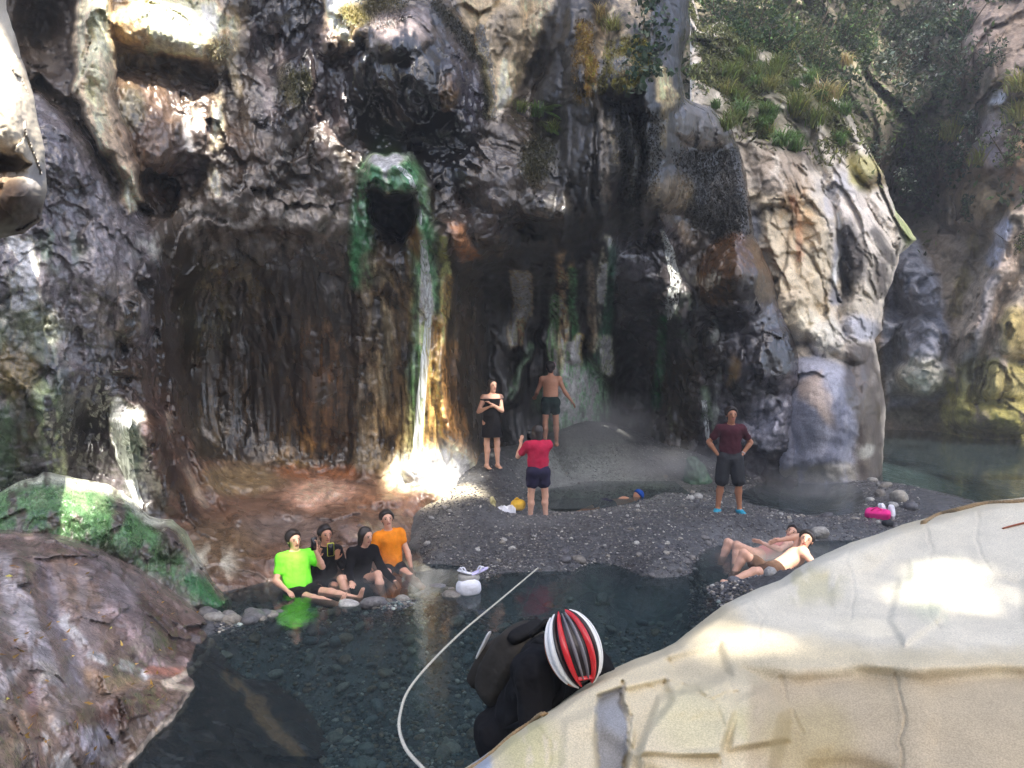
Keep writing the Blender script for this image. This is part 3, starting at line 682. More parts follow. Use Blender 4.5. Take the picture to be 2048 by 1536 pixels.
Pm = m.P(); m.D -= .08 * facets(Pm, .3, 1.)[0] + .10 * fbm(Pm, .5, 4, off=2.0) + .06 * fbm(Pm, .14, 4, .6, off=3.0) + .05 * fbm(Pm, .25, 3, .5, True, off=1.0, st=(1, 1, .2))
m.fill((96, 88, 80), .6); m.poly([(-400, 970), (150, 960), (260, 1000), (330, 1080), (400, 1150), (470, 1210), (430, 1230), (340, 1160), (240, 1115), (100, 1090), (-400, 1060)], (92, 132, 86), .95, 12, .6, moss=1, broken=.06); m.blob(150, 990, 160, 30, (150, 172, 128), .5, broken=.35); m.col *= (1 + .9 * np.clip(fbm(m.P(), .07, 4, .75, off=2.), -.9, .9))[..., None]
m.line([(-100, 985), (30, 968), (90, 950), (200, 968), (265, 1003), (300, 1032), (345, 1042)], 15, (226, 228, 208), .9, broken=.12); m.line([(345, 1045), (370, 1070), (400, 1120)], 10, (176, 186, 150), .8, broken=.1); m.blob(340, 1085, 26, 36, (74, 62, 58), .85, broken=.1); m.blob(400, 1140, 34, 36, (176, 176, 168), .75, broken=.25); m.blob(20, 1000, 60, 24, (120, 160, 110), .7, broken=.2); m.blob(320, 1150, 40, 20, (190, 196, 180), .6, broken=.35); m.line([(380, 1160), (440, 1215)], 14, (46, 104, 58), .9, moss=.8)  # upper rim painted white for the sun catching it
m.blob(80, 1110, 200, 30, (60, 54, 48), .8)
MOUND = m
m.finish('mossy_mound', M_ROCK, label='rounded green moss mound with a white painted sunlit rim below the left wall', cat='rock')

# ---- brown streaked slab at the lower left, running under the water
s6 = Face(-300, 760, 1030, 1720, 2.6, [(-300, 1050, 7.3), (0, 1050, 8.0), (120, 1060, 8.2), (250, 1105, 8.5), (350, 1175, 8.6), (430, 1250, 8.35), (385, 1370, 7.0), (330, 1430, 6.35), (250, 1536, 5.55), (150, 1680, 4.75), (0, 1536, 3.9), (0, 1300, 5.0), (0, 1180, 6.4), (-300, 1300, 3.9), (-300, 1600, 3.0), (150, 1200, 6.9), (150, 1350, 5.6), (300, 1250, 7.3), (250, 1350, 6.3), (150, 1500, 4.9), (480, 1350, 7.8), (600, 1500, 6.9), (560, 1400, 7.7), (450, 1500, 6.2), (700, 1700, 6.0), (400, 1700, 5.0), (720, 1500, 7.4), (560, 1280, 8.9), (650, 1350, 8.6), (0, 1700, 3.1), (340, 1310, 7.4), (500, 1230, 9.2)],
          [(-500, 1035), (0, 1048), (110, 1058), (250, 1105), (340, 1165), (400, 1218), (440, 1252), (520, 1300), (640, 1420), (720, 1560), (760, 1900), (-500, 1900)], 24, 0.7, 4)
s6.bump(60, 1130, 60, 80, .25, 20); s6.lbump([(60, 1080), (120, 1250), (190, 1400), (240, 1500)], 26, -.16); s6.lbump([(150, 1090), (260, 1230), (340, 1330)], 40, .12); s6.lbump([(20, 1250), (60, 1400), (120, 1536)], 30, -.12)
s6.pbump([(-300, 1400), (120, 1420), (330, 1360), (390, 1375), (340, 1430), (250, 1540), (-300, 1800)], .16, 14)
s6.lbump([(330, 1420), (390, 1370), (300, 1345)], 14, .06)
Ps = s6.P(); s6.D -= .10 * facets(Ps, .7, 2., st=(1, 1, 1.5))[0] + .035 * facets(Ps, .2, 5.)[0] + .09 * fbm(Ps, .7, 4, off=5.0) + .03 * fbm(Ps, .16, 4, .6, off=6.0) + .025 * fbm(Ps, .3, 3, .5, True, off=2.0)
s6.fill((112, 88, 80), .85); s6.poly([(60, 1070), (200, 1120), (320, 1220), (430, 1250), (400, 1320), (300, 1310), (200, 1250), (100, 1160)], (82, 56, 48), .85, 14, .9, broken=.02)
s6.poly([(180, 1110), (260, 1180), (330, 1290), (280, 1300), (200, 1200)], (118, 100, 104), .75, 14, .8, broken=.1); s6.poly([(40, 1090), (140, 1110), (230, 1250), (260, 1330), (160, 1330), (90, 1220)], (140, 108, 88), .8, 14, .8, broken=.08)
s6.line([(10, 1130), (50, 1250), (90, 1340), (110, 1420)], 26, (164, 158, 166), .75, broken=.12); s6.line([(80, 1120), (110, 1250), (160, 1380)], 16, (92, 84, 104), .7, broken=.12); s6.line([(220, 1220), (300, 1310), (380, 1340)], 16, (176, 140, 140), .7, broken=.15)
s6.poly([(-300, 1400), (60, 1400), (200, 1360), (380, 1370), (330, 1430), (240, 1540), (-300, 1800)], (124, 98, 76), .8, 14, .75, broken=.02); s6.line([(130, 1240), (160, 1280)], 12, (196, 200, 200), .8, broken=.1); s6.line([(180, 1310), (250, 1330), (290, 1350)], 10, (176, 180, 180), .8, broken=.15); s6.poly([(150, 1330), (270, 1360), (330, 1365), (250, 1385), (180, 1375)], (166, 126, 80), .8, 8)
s6.blob(220, 1430, 110, 30, (92, 50, 38), .8, -20, broken=.05); s6.blob(60, 1440, 50, 90, (150, 106, 62), .7, broken=.2); s6.blob(20, 1360, 40, 60, (196, 186, 180), .55, broken=.35); s6.blob(100, 1500, 60, 60, (186, 184, 180), .6, broken=.3); s6.blob(190, 1490, 50, 40, (168, 162, 182), .7, broken=.1); s6.line([(60, 1380), (80, 1536)], 12, (130, 56, 36), .7, broken=.15); s6.blob(90, 1345, 40, 20, (190, 176, 130), .7, broken=.3); s6.line([(300, 1340), (380, 1345)], 9, (170, 92, 60), .8)
s6.line([(436, 1256), (410, 1310), (378, 1345), (330, 1366), (388, 1380), (360, 1420), (320, 1450), (280, 1500), (240, 1545)], 6, (206, 180, 148), .9, wet=.3)
s6.col *= (1 + .7 * np.clip(fbm(s6.P(), .16, 4, .65, off=3.), -.9, .9))[..., None]; s6.blob(90, 1300, 120, 120, (150, 142, 156), .45, broken=.3); s6.blob(200, 1180, 100, 60, (130, 122, 132), .4, broken=.3)
s6.col *= 1.25
s6.col = s6.col * .58 + s6.col.mean(-1, keepdims=True) * np.array([1.04, 1.0, .94]) * .42
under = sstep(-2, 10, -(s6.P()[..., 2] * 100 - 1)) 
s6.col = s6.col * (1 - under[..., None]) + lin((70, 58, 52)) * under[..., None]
s6.line([(455, 1350), (490, 1390), (530, 1440), (600, 1510)], 13, (172, 138, 102), .9, broken=.08); s6.line([(520, 1400), (560, 1450), (580, 1490)], 9, (168, 136, 104), .8, broken=.2)
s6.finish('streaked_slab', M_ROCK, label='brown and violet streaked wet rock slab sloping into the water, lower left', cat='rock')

# ---- pale buttress at the right of the cliff
b = Face(1380, 1860, -60, 1040, 2.5, [(1400, 200, 19), (1500, 150, 20.5), (1600, 100, 22), (1700, 100, 23), (1400, 400, 17.6), (1500, 350, 18.2), (1600, 300, 19.2), (1700, 300, 20.5), (1780, 350, 21), (1500, 500, 17.6), (1600, 500, 17.9), (1700, 450, 18.6), (1800, 500, 19.8), (1550, 650, 17.7), (1650, 650, 17.6), (1720, 650, 18.0), (1780, 650, 18.6), (1560, 800, 17.5), (1650, 800, 17.0), (1740, 800, 17.6), (1600, 960, 17.2), (1700, 960, 17.1), (1780, 960, 17.6), (1400, 900, 18.5), (1650, 1040, 16.8), (1400, 0, 22), (1700, 0, 26)],
         [(1360, -100), (1400, 60), (1440, 40), (1560, 90), (1690, 210), (1740, 300), (1770, 350), (1790, 420), (1835, 480), (1800, 510), (1788, 560), (1770, 600), (1765, 660), (1748, 680), (1760, 740), (1770, 820), (1765, 960), (1750, 1100), (1380, 1100)], 34, 1.2, 7)
B = b.bump
b.pbump([(1500, 280), (1620, 300), (1660, 430), (1640, 600), (1560, 620), (1530, 480)], .35, 14); b.lbump([(1590, 230), (1640, 330), (1680, 480), (1690, 600)], 14, -.5); b.lbump([(1700, 300), (1730, 400), (1790, 480)], 12, -.4); B(1720, 420, 50, 60, .25, -20); B(1740, 520, 44, 50, .25); B(1640, 400, 44, 110, .2, -12)
B(1590, 640, 50, 60, .5, 0, 'dome'); B(1650, 670, 40, 40, .6, 0, 'dome'); B(1715, 640, 34, 60, .5, -20, 'dome'); B(1690, 560, 26, 70, -.7, 5); B(1745, 400, 18, 60, -.3, -20); B(1620, 840, 100, 150, .75, 0, 'dome'); B(1650, 830, 70, 130, .4, -6); B(1728, 800, 40, 150, .4, -5); B(1700, 700, 40, 30, .4, 25, 'dome'); B(1560, 900, 30, 70, .3, 0, 'dome'); B(1740, 320, 40, 50, .8, 0, 'dome'); B(1560, 360, 40, 80, .3, -10, 'dome'); B(1640, 925, 90, 30, .2)
# jointed, planar blocks
Pb = b.P()
fh, fe = facets(Pb + .25 * np.stack([fbm(Pb, .8, 3, off=1.), fbm(Pb, .8, 3, off=5.), fbm(Pb, .8, 3, off=9.)], -1), 1.7, 4.4, 1.0, (1, 1, .5)); fh2, fe2 = facets(Pb, .42, 2.4, 1.0, (1, 1, .7))
rot = np.stack([Pb[..., 0] * .88 + Pb[..., 2] * .47, Pb[..., 1], -Pb[..., 0] * .47 + Pb[..., 2] * .88], -1); fs, fse = facets(rot + .1 * fbm(Pb, .5, 3, off=2.)[..., None], .55, 6.1, 1.0, (1.5, 1, .38))
b.D -= .13 * fs * sstep(760, 660, b.V) + .025 * facets(Pb, .16, 3.)[0] * sstep(740, 600, b.V)
b.D -= (.45 * fh * sstep(-.1, .08, fe) + .16 * fh2 * sstep(-.05, .1, fe2)) * sstep(740, 640, b.V) + .08 * fbm(Pb, 1.1, 4, .5, True, off=2.5, st=(1, 1, .5)) * sstep(760, 660, b.V) + .05 * fbm(Pb, .3, 4, .55, off=6.6) * sstep(1000, 500, b.V) + .12 * fh * sstep(680, 740, b.V) + .04 * fbm(Pb, .4, 4, .6, off=1.1)
b.fill((206, 196, 180), .15); b.poly([(1490, 380), (1640, 400), (1680, 560), (1650, 690), (1560, 660), (1530, 500)], (206, 190, 160), .9, 12); b.blob(1590, 420, 40, 60, (196, 160, 110), .7, broken=.1); b.blob(1560, 330, 60, 70, (150, 132, 112), .8, broken=.1); b.blob(1500, 470, 20, 60, (100, 106, 118), .9)
b.blob(1680, 400, 40, 60, (170, 170, 176), .7, broken=.15); b.line([(1585, 400), (1600, 520)], 8, (180, 120, 84), .6, broken=.15); b.blob(1720, 430, 50, 50, (216, 206, 194), .85); b.line([(1690, 440), (1680, 520), (1670, 600)], 14, (134, 138, 150), .8, broken=.1); b.line([(1678, 430), (1684, 500), (1665, 570)], 5, (230, 228, 220), .9); b.blob(1705, 500, 26, 60, (70, 66, 66), .9, -10); b.blob(1700, 590, 24, 50, (36, 34, 34), .9); b.line([(1750, 460), (1785, 520)], 10, (60, 56, 54), .85); b.blob(1765, 600, 22, 90, (72, 62, 58), .85, broken=.05)
b.blob(1725, 620, 30, 60, (190, 180, 160), .8, 10, broken=.1); b.blob(1720, 660, 40, 26, (180, 182, 194), .8); b.poly([(1700, 300), (1765, 310), (1775, 370), (1740, 385), (1690, 370)], (176, 168, 110), .9, 8); b.poly([(1725, 235), (1745, 235), (1775, 300), (1768, 340), (1752, 300)], (190, 130, 44), .9, 5); b.poly([(1785, 400), (1812, 440), (1838, 488), (1815, 492), (1795, 450)], (146, 160, 84), .8, 7); b.blob(1755, 365, 30, 16, (110, 92, 68), .8, -20)
b.poly([(1440, 120), (1600, 90), (1720, 230), (1700, 300), (1600, 260), (1500, 290), (1400, 200)], (96, 92, 66), .75, 24, broken=.05); b.blob(1500, 260, 60, 60, (150, 138, 120), .7, broken=.2); b.line([(1590, 260), (1620, 330)], 14, (92, 80, 66), .8, broken=.1)
b.poly([(1540, 700), (1620, 690), (1700, 740), (1720, 860), (1710, 1100), (1480, 1100)], (146, 148, 162), .95, 10, .35); b.blob(1605, 706, 26, 10, (200, 184, 160), .9); b.poly([(1590, 770), (1640, 740), (1680, 860), (1660, 850), (1600, 790)], (176, 154, 132), .7, 8); b.line([(1670, 780), (1690, 870), (1640, 960)], 20, (92, 96, 114), .75, broken=.1); b.blob(1540, 780, 40, 70, (70, 64, 64), .85, broken=.05); b.blob(1540, 880, 50, 50, (120, 120, 134), .7, broken=.1); b.poly([(1540, 935), (1720, 925), (1720, 965), (1540, 965)], (176, 168, 148), .7, 8, broken=.1)
b.poly([(1690, 690), (1745, 690), (1775, 800), (1765, 1000), (1715, 1000), (1712, 850), (1680, 760)], (64, 54, 50), .92, 9, .75); b.blob(1735, 860, 10, 90, (110, 100, 86), .6, broken=.2); b.line([(1690, 640), (1720, 720), (1760, 790)], 10, (140, 132, 120), .5, broken=.25); b.blob(1735, 900, 16, 14, (190, 190, 180), .7, broken=.2); b.blob(1620, 650, 26, 30, (214, 206, 184), .8); b.blob(1655, 665, 30, 34, (204, 200, 186), .85)
b.col = np.clip(b.col * 1.15, 0, .8)
b.col *= (1 + .22 * fbm(b.P(), .8, 4, .6, off=4.4))[..., None]
crack = sstep(.07, .0, fe); b.col *= (1 - .45 * crack * sstep(720, 660, b.V))[..., None]; b.D += .05 * crack * sstep(720, 660, b.V)
BUT = b
b.finish('cliff_buttress', M_PALE, label='pale jointed rock buttress with a smooth grey boulder foot beside the river', kind='structure')

# ---- far gorge side: wooded gully and right hand cliff
f = Face(1280, 2300, -260, 960, 3.2, [(1300, -200, 30), (1300, 100, 25), (1400, 250, 23), (1500, 100, 26), (1500, -150, 32), (1600, 0, 29), (1700, 150, 28), (1750, 300, 27), (1800, 100, 32), (1800, 350, 31), (1850, 500, 29), (1850, 650, 27.5), (1800, 800, 28), (1850, 840, 27.8), (1900, 200, 29), (1950, 100, 27.5), (2048, 100, 26), (2048, 300, 25.5), (1950, 350, 27), (1900, 600, 26.8), (1950, 700, 25.5), (2048, 600, 24.5), (2048, 800, 24.5), (1950, 850, 25.6), (2200, 800, 24), (2250, 200, 24), (2250, -200, 28), (1900, -200, 33), (1280, 600, 24), (1280, 950, 24), (1700, 950, 27), (2250, 950, 23.5), (1870, 900, 27.5)])
B = f.bump
B(1830, 560, 50, 80, 1.2, -20, 'dome'); B(1840, 680, 60, 50, 1.4, 10, 'dome'); B(1850, 740, 60, 60, 1.4, 0, 'dome'); B(1835, 755, 56, 44, 1.3, -20, 'dome'); B(1780, 470, 26, 80, -1.2); B(1800, 610, 30, 24, -1.0); B(1850, 800, 40, 30, .7, 0, 'dome')
f.lbump([(2040, 430), (1990, 560), (1950, 680), (1920, 800)], 26, 1.0); f.lbump([(2000, 420), (1940, 560), (1910, 640)], 18, -.8); f.lbump([(2060, 560), (2010, 680), (1980, 780)], 22, .8); B(2030, 660, 40, 60, .9, 0, 'dome'); B(2010, 770, 60, 46, .9, 0, 'dome'); B(1980, 835, 110, 34, 1.2, 0, 'dome'); B(1960, 760, 26, 40, -.7); B(1960, 430, 90, 60, .9, 25, 'dome'); B(1930, 470, 60, 20, -.7, 20); B(1990, 250, 60, 130, .6, 15, 'dome')
Pf = f.P(); fh, fe = facets(Pf + .5 * np.stack([fbm(Pf, 1.5, 3, off=1.), fbm(Pf, 1.5, 3, off=5.), fbm(Pf, 1.5, 3, off=9.)], -1), 2.4, 1.9, 1.1, (1, 1, .6)); fh2, _ = facets(Pf, .8, 3.)
f.D -= 1.0 * fh + .25 * fh2 + .3 * fbm(Pf, 2.2, 4, .55, True, off=3.1, st=(1, 1, .6)) + .22 * fbm(Pf, .6, 4, .6, off=2.9)
f.fill((118, 106, 92), .1); f.poly([(1280, -260), (1900, -260), (1920, 200), (1860, 420), (1780, 460), (1700, 260), (1500, 200), (1280, 260)], (100, 94, 76), .9, 24); f.poly([(1770, 240), (1880, 200), (1900, 420), (1850, 520), (1790, 440)], (76, 72, 62), .85, 18)
f.poly([(1890, -260), (2300, -260), (2300, 420), (1980, 420), (1900, 350)], (128, 112, 98), .9, 20, broken=.0); f.blob(1940, 80, 50, 90, (140, 124, 116), .7, broken=.15); f.blob(1960, 200, 60, 60, (72, 68, 48), .8, broken=.1); f.blob(1990, 200, 20, 12, (196, 198, 206), .8); f.blob(1990, 290, 40, 60, (150, 140, 146), .7, broken=.15); f.blob(1960, 390, 90, 50, (104, 88, 58), .8, 20, broken=.05); f.blob(2040, 330, 30, 60, (140, 104, 70), .7, broken=.1)
f.poly([(1770, 490), (1830, 480), (1880, 560), (1900, 700), (1890, 800), (1780, 820), (1765, 700), (1775, 600)], (128, 132, 144), .95, 9, .5); f.blob(1850, 660, 40, 30, (84, 90, 104), .8, broken=.1); f.blob(1835, 755, 52, 40, (196, 194, 178), .95, -20); f.blob(1800, 560, 18, 30, (40, 42, 50), .8); f.poly([(1880, 500), (1920, 480), (1930, 620), (1890, 640)], (120, 108, 92), .9, 9, broken=.05); f.blob(1850, 830, 90, 20, (92, 90, 76), .85)
f.poly([(1990, 430), (2300, 380), (2300, 700), (2010, 760), (1910, 800), (1900, 700)], (158, 146, 130), .9, 12); f.line([(2030, 480), (1990, 580), (1950, 690)], 20, (178, 160, 144), .9); f.line([(2010, 450), (1985, 520)], 14, (168, 172, 188), .9); f.line([(1990, 560), (1960, 680), (1930, 760)], 14, (116, 116, 120), .8); f.line([(1950, 480), (1910, 620)], 14, (116, 104, 62), .8, broken=.1); f.blob(2030, 660, 30, 46, (168, 150, 92), .9); f.poly([(1890, 740), (1960, 720), (2048, 720), (2300, 700), (2300, 900), (1880, 900)], (146, 140, 74), .9, 10, broken=.02); f.blob(2010, 770, 50, 40, (156, 144, 96), .8, broken=.1); f.blob(1960, 860, 90, 16, (96, 92, 60), .8); f.blob(1940, 740, 30, 40, (110, 110, 100), .6, broken=.1)
f.col *= 1.35
f.col *= (1 + .3 * fbm(f.P(), 1.2, 4, .6, off=8.4))[..., None]
FAR = f
f.finish('gorge_side', M_FAR, label='far side of the gorge with wooded gully and slanting slabs above the river', kind='structure')

# ---- foreground boulder
g = Face(820, 2900, 930, 1800, 3.0, [(2900, 950, 6.0), (2900, 1300, 3.3), (2900, 1700, 2.3), (2600, 1100, 4.5), (2300, 950, 5.6), (2000, 990, 5.2), (1850, 1030, 5.0), (1720, 1080, 4.7), (1560, 1155, 4.3), (1420, 1230, 3.9), (1300, 1300, 3.4), (1180, 1360, 3.1), (1020, 1470, 2.8), (930, 1530, 2.65), (850, 1620, 2.5), (1900, 1120, 4.45), (1750, 1170, 4.2), (1650, 1250, 3.75), (1500, 1270, 3.6), (1700, 1300, 3.42), (1900, 1230, 3.75), (2048, 1200, 3.9), (2048, 1325, 3.25), (1850, 1320, 3.25), (1560, 1310, 3.35), (1600, 1390, 3.1), (1800, 1420, 2.95), (2048, 1430, 2.85), (1800, 1536, 2.75), (2048, 1536, 2.65), (1400, 1320, 3.35), (1380, 1410, 3.02), (1300, 1420, 2.95), (1300, 1536, 2.68), (1500, 1536, 2.75), (1120, 1470, 2.72), (1050, 1536, 2.52), (1180, 1500, 2.66), (1500, 1440, 2.92), (2300, 1300, 3.2), (2300, 1600, 2.5), (1000, 1700, 2.3), (1500, 1750, 2.45), (2000, 1750, 2.35), (2300, 1100, 4.3)],
         [(800, 1640), (880, 1572), (930, 1535), (985, 1500), (1020, 1468), (1070, 1436), (1110, 1412), (1160, 1374), (1210, 1345), (1270, 1318), (1320, 1300), (1350, 1285), (1400, 1245), (1450, 1208), (1500, 1184), (1560, 1160), (1605, 1130), (1650, 1108), (1700, 1086), (1760, 1066), (1815, 1046), (1860, 1034), (1930, 1012), (2000, 1000), (2100, 990), (2400, 960), (3000, 940), (3000, 1900), (780, 1900)], 20, 0.6, 2.5)
# stepped blocks
PB = lambda a_, b_, c_: g.pbump(a_, b_, c_, False)
PB([(1440, 1276), (1560, 1268), (1740, 1290), (1760, 1322), (1900, 1300), (2400, 1310), (2400, 1345), (1740, 1338), (1700, 1318), (1520, 1298), (1440, 1296)], 0.030, 16); PB([(1490, 1338), (1600, 1354), (1740, 1340), (1850, 1354), (2000, 1338), (2200, 1354), (2400, 1342), (2400, 1900), (1480, 1900), (1570, 1420)], -0.100, 20)
PB([(1195, 1392), (1240, 1376), (1258, 1440), (1252, 1560), (1205, 1600), (1190, 1480)], -0.082, 6); PB([(1250, 1380), (1330, 1360), (1345, 1400), (1290, 1470), (1270, 1500)], -0.069, 9); PB([(1318, 1395), (1450, 1362), (1470, 1420), (1440, 1510), (1280, 1510), (1300, 1440)], 0.069, 8); PB([(1470, 1400), (1540, 1370), (1580, 1440), (1580, 1480), (1460, 1500)], 0.034, 9); PB([(1330, 1320), (1440, 1290), (1460, 1350), (1360, 1380)], -0.069, 12)
PB([(1800, 1160), (1920, 1150), (1880, 1240), (1810, 1290), (1780, 1240)], 0.055, 10); PB([(1600, 1160), (1660, 1145), (1665, 1215), (1600, 1215)], -0.034, 11); PB([(1820, 1120), (1930, 1120), (1920, 1160), (1820, 1160)], 0.034, 9); PB([(1920, 1160), (2048, 1150), (2048, 1250), (1900, 1240)], -0.034, 12); PB([(1280, 1515), (1440, 1500), (1470, 1560), (1280, 1640)], 0.041, 8); PB([(1130, 1440), (1190, 1420), (1190, 1560), (1120, 1600)], 0.034, 11)
g.lbump([(1440, 1180), (1600, 1150), (1760, 1100)], 20, .03); g.lbump([(1330, 1365), (1430, 1395), (1470, 1385)], 4, -.02); g.lbump([(1240, 1370), (1262, 1450), (1256, 1540)], 5, -.04)
for ln in ([(1285, 1372), (1340, 1388), (1392, 1380)], [(1392, 1380), (1440, 1408), (1452, 1470), (1436, 1530)], [(1560, 1352), (1575, 1410), (1602, 1470)], [(1700, 1088), (1690, 1130), (1712, 1180), (1700, 1240)], [(1712, 1180), (1780, 1172), (1850, 1190)], [(1850, 1045), (1866, 1100), (1850, 1190), (1872, 1262)], [(1500, 1190), (1530, 1230), (1520, 1275)], [(1960, 1010), (1950, 1080), (1985, 1150), (2048, 1170)], [(1060, 1450), (1100, 1490), (1092, 1560)], [(1330, 1300), (1350, 1350), (1340, 1388)], [(1790, 1350), (1812, 1430), (1800, 1536)]):
    g.lbump(ln, 4, -.010, True); g.lbump([(u_ + 26, v_ + 16) for u_, v_ in ln], 34, .018, True)
Pg = g.P(); g.D -= .055 * fbm(Pg, .8, 3, .45, off=4.0) + .0025 * fbm(Pg, .2, 2, .5, off=1.0) + .02 * np.abs(fbm(Pg, .7, 2, .5, off=8.0))
fh, fe = facets(Pg + .07 * np.stack([fbm(Pg, .3, 3, off=1.), fbm(Pg, .3, 3, off=5.), fbm(Pg, .3, 3, off=9.)], -1), .70, 4.7, .8); g.D -= .10 * blur(fh, 6)
g.fill((200, 188, 158), .05); g.poly([(1190, 1395), (1245, 1378), (1256, 1440), (1250, 1600), (1200, 1600)], (132, 134, 138), .95, 5); g.blob(1390, 1440, 80, 60, (194, 186, 146), .6); g.blob(1520, 1450, 50, 50, (184, 176, 124), .55, broken=.05); g.blob(1640, 1460, 70, 60, (170, 158, 112), .5); g.poly([(1500, 1345), (2400, 1350), (2400, 1900), (1480, 1900)], (170, 154, 126), .8, 14); g.blob(1620, 1480, 90, 70, (164, 150, 104), .5)  # lower front painted darker, for the sky light it misses
g.poly([(1620, 1100), (2000, 1010), (2400, 980), (2400, 1300), (1760, 1300), (1500, 1260), (1450, 1200)], (212, 206, 188), .8, 20); g.blob(1880, 1180, 70, 60, (196, 200, 170), .6, broken=.2); g.blob(1620, 1170, 60, 40, (180, 174, 138), .7, broken=.1); g.blob(1060, 1500, 60, 60, (186, 178, 128), .7, broken=.1); g.blob(965, 1530, 20, 20, (150, 160, 176), .9); g.blob(1460, 1340, 120, 26, (176, 166, 140), .7)  # top painted paler than the faces, for the light from above
g.col *= (1 + .08 * fbm(g.P(), .45, 3, .45, off=2.4))[..., None]
FORE = g
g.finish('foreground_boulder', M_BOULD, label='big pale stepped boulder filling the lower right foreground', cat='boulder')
# ------------------------------------------------------------------ ground, river, pools
gp = []
def gr(u, v, z):
    q = G(u, v, z); gp.append((q[0], q[1], z))
# river bed in front
for u, v, z in ((480, 1270, -.25), (600, 1260, -.3), (800, 1240, -.35), (950, 1230, -.35), (600, 1400, -.6), (800, 1400, -.6), (1000, 1350, -.6), (1200, 1300, -.6), (1300, 1240, -.5), (1100, 1220, -.4), (700, 1536, -.7), (1000, 1536, -.8), (1200, 1190, -.28), (1400, 1200, -.35), (1500, 1240, -.5), (1700, 1200, -.5),
                # stone rim of the bathers' pool
                (440, 1232, .0), (500, 1228, .01), (560, 1220, .0), (620, 1218, -.07), (690, 1212, -.05), (760, 1207, -.01), (830, 1190, .0), (900, 1178, .02), (960, 1160, .0), (480, 1252, -.12), (560, 1246, -.14), (650, 1236, -.16), (750, 1228, -.16), (850, 1212, -.14), (930, 1200, -.14), (1450, 1188, -.16), (1540, 1192, -.18), (1620, 1180, -.2), (1370, 1178, -.12),
                # bathers' pool
                (480, 1195, -.14), (560, 1185, -.3), (650, 1170, -.3), (740, 1165, -.28), (820, 1150, -.22), (880, 1150, -.12), (450, 1180, -.1),
                # gravel bar
                (860, 1110, .1), (930, 1120, .06), (1000, 1120, .05), (1075, 1140, .02), (1150, 1150, -.02), (1300, 1150, .03), (900, 1060, .25), (1000, 1050, .22), (1150, 1060, .2), (1250, 1060, .24), (1350, 1050, .26), (1200, 1110, .06), (1350, 1100, .10), (1000, 1165, -.06), (1150, 1172, -.07), (1300, 1175, -.08), (1200, 1200, -.16), (1060, 1195, -.15), (900, 1020, .4), (970, 1000, .5), (960, 960, .62), (890, 965, .5), (1010, 930, .75), (1030, 1030, .26), (1000, 1020, .3),
                # pool of the photographer in red, bank at the foot of the wall
                (1060, 1000, .08), (1120, 985, .1), (1200, 985, .08), (1280, 975, .1), (1330, 985, .2), (1180, 1020, .22), (1280, 1010, .25), (1120, 950, .3), (1200, 945, .32), (1060, 900, .75), (1130, 885, .95), (1200, 900, .75), (1300, 920, .45), (1400, 945, .25), (1150, 865, 1.1), (1101, 893, .9), (1085, 882, .95), (1110, 905, .8), (1250, 880, .9), (1050, 870, 1.0), (1350, 915, .5), (1440, 940, .28), (1480, 960, .12),
                (1400, 1005, .22), (1440, 1020, .2), (1480, 1030, .18), (1420, 1050, .22), (1500, 1060, .16), (1560, 1070, .14), (1650, 1060, .12), (1720, 1060, .1), (1340, 1020, .24),
                # recliners' pool with its rim
                (1440, 1150, -.16), (1500, 1150, -.22), (1560, 1145, -.24), (1620, 1135, -.2), (1440, 1122, -.12), (1500, 1122, -.2), (1560, 1118, -.2), (1620, 1108, -.15), (1395, 1095, .06), (1385, 1140, .04), (1430, 1168, .015), (1520, 1171, .02), (1600, 1160, .01), (1650, 1180, -.12), (1700, 1150, -.05), (1580, 1188, -.25), (1500, 1212, -.32), (1600, 1205, -.32), (1480, 1088, .14), (1540, 1083, .16),
                # misty pool on the right, stone spit, river
                (1540, 985, -.12), (1600, 985, -.25), (1660, 1000, -.25), (1700, 1010, -.2), (1560, 1020, -.05), (1640, 1035, .0), (1740, 985, .08), (1780, 990, .12), (1800, 1010, .12), (1760, 1040, .1), (1830, 1025, .06), (1730, 960, .06), (1600, 955, .04), (1680, 955, .0),
                (1850, 1000, -.5), (1900, 960, -1.2), (2000, 920, -1.4), (1850, 890, -1.2), (1820, 940, -.7), (2000, 1000, -1.2), (1800, 880, -.8), (2100, 900, -1.4)):
    gr(u, v, z)
gp += [(-9, 4, -.6), (-9, 12, 0.2), (-9, 20, .5), (-3, 20, .6), (2, 22, .8), (5, 20, .3), (0, 3, -.9), (6, 3, -.9), (12, 6, -1), (20, 14, -1.4), (22, 34, -1.2), (12, 34, -1.2), (8, 26, -.2), (-4, 30, .6), (13, 20, -1.3), (-3, 5, -.8), (14, 12, -1.2)]
xs = np.concatenate([np.arange(-9, -5.5, .15), np.arange(-5.5, 8.5, .045), np.arange(8.5, 24, .25)])
ys = np.concatenate([np.arange(2, 5, .15), np.arange(5, 18.5, .045), np.arange(18.5, 36, .3)])
GX, GY = np.meshgrid(xs, ys, indexing='xy')
GZ = rbf(gp, np.stack([GX.ravel(), GY.ravel()], 1), 1e-5).reshape(GX.shape)
Q = np.stack([GX, GY, GX * 0], -1)
GZ = np.clip(GZ, -1.6, 1.3)
GZ += .045 * fbm(Q, 1.1, 3, off=2.0) + .02 * fbm(Q, .22, 4, .6, off=5.0)
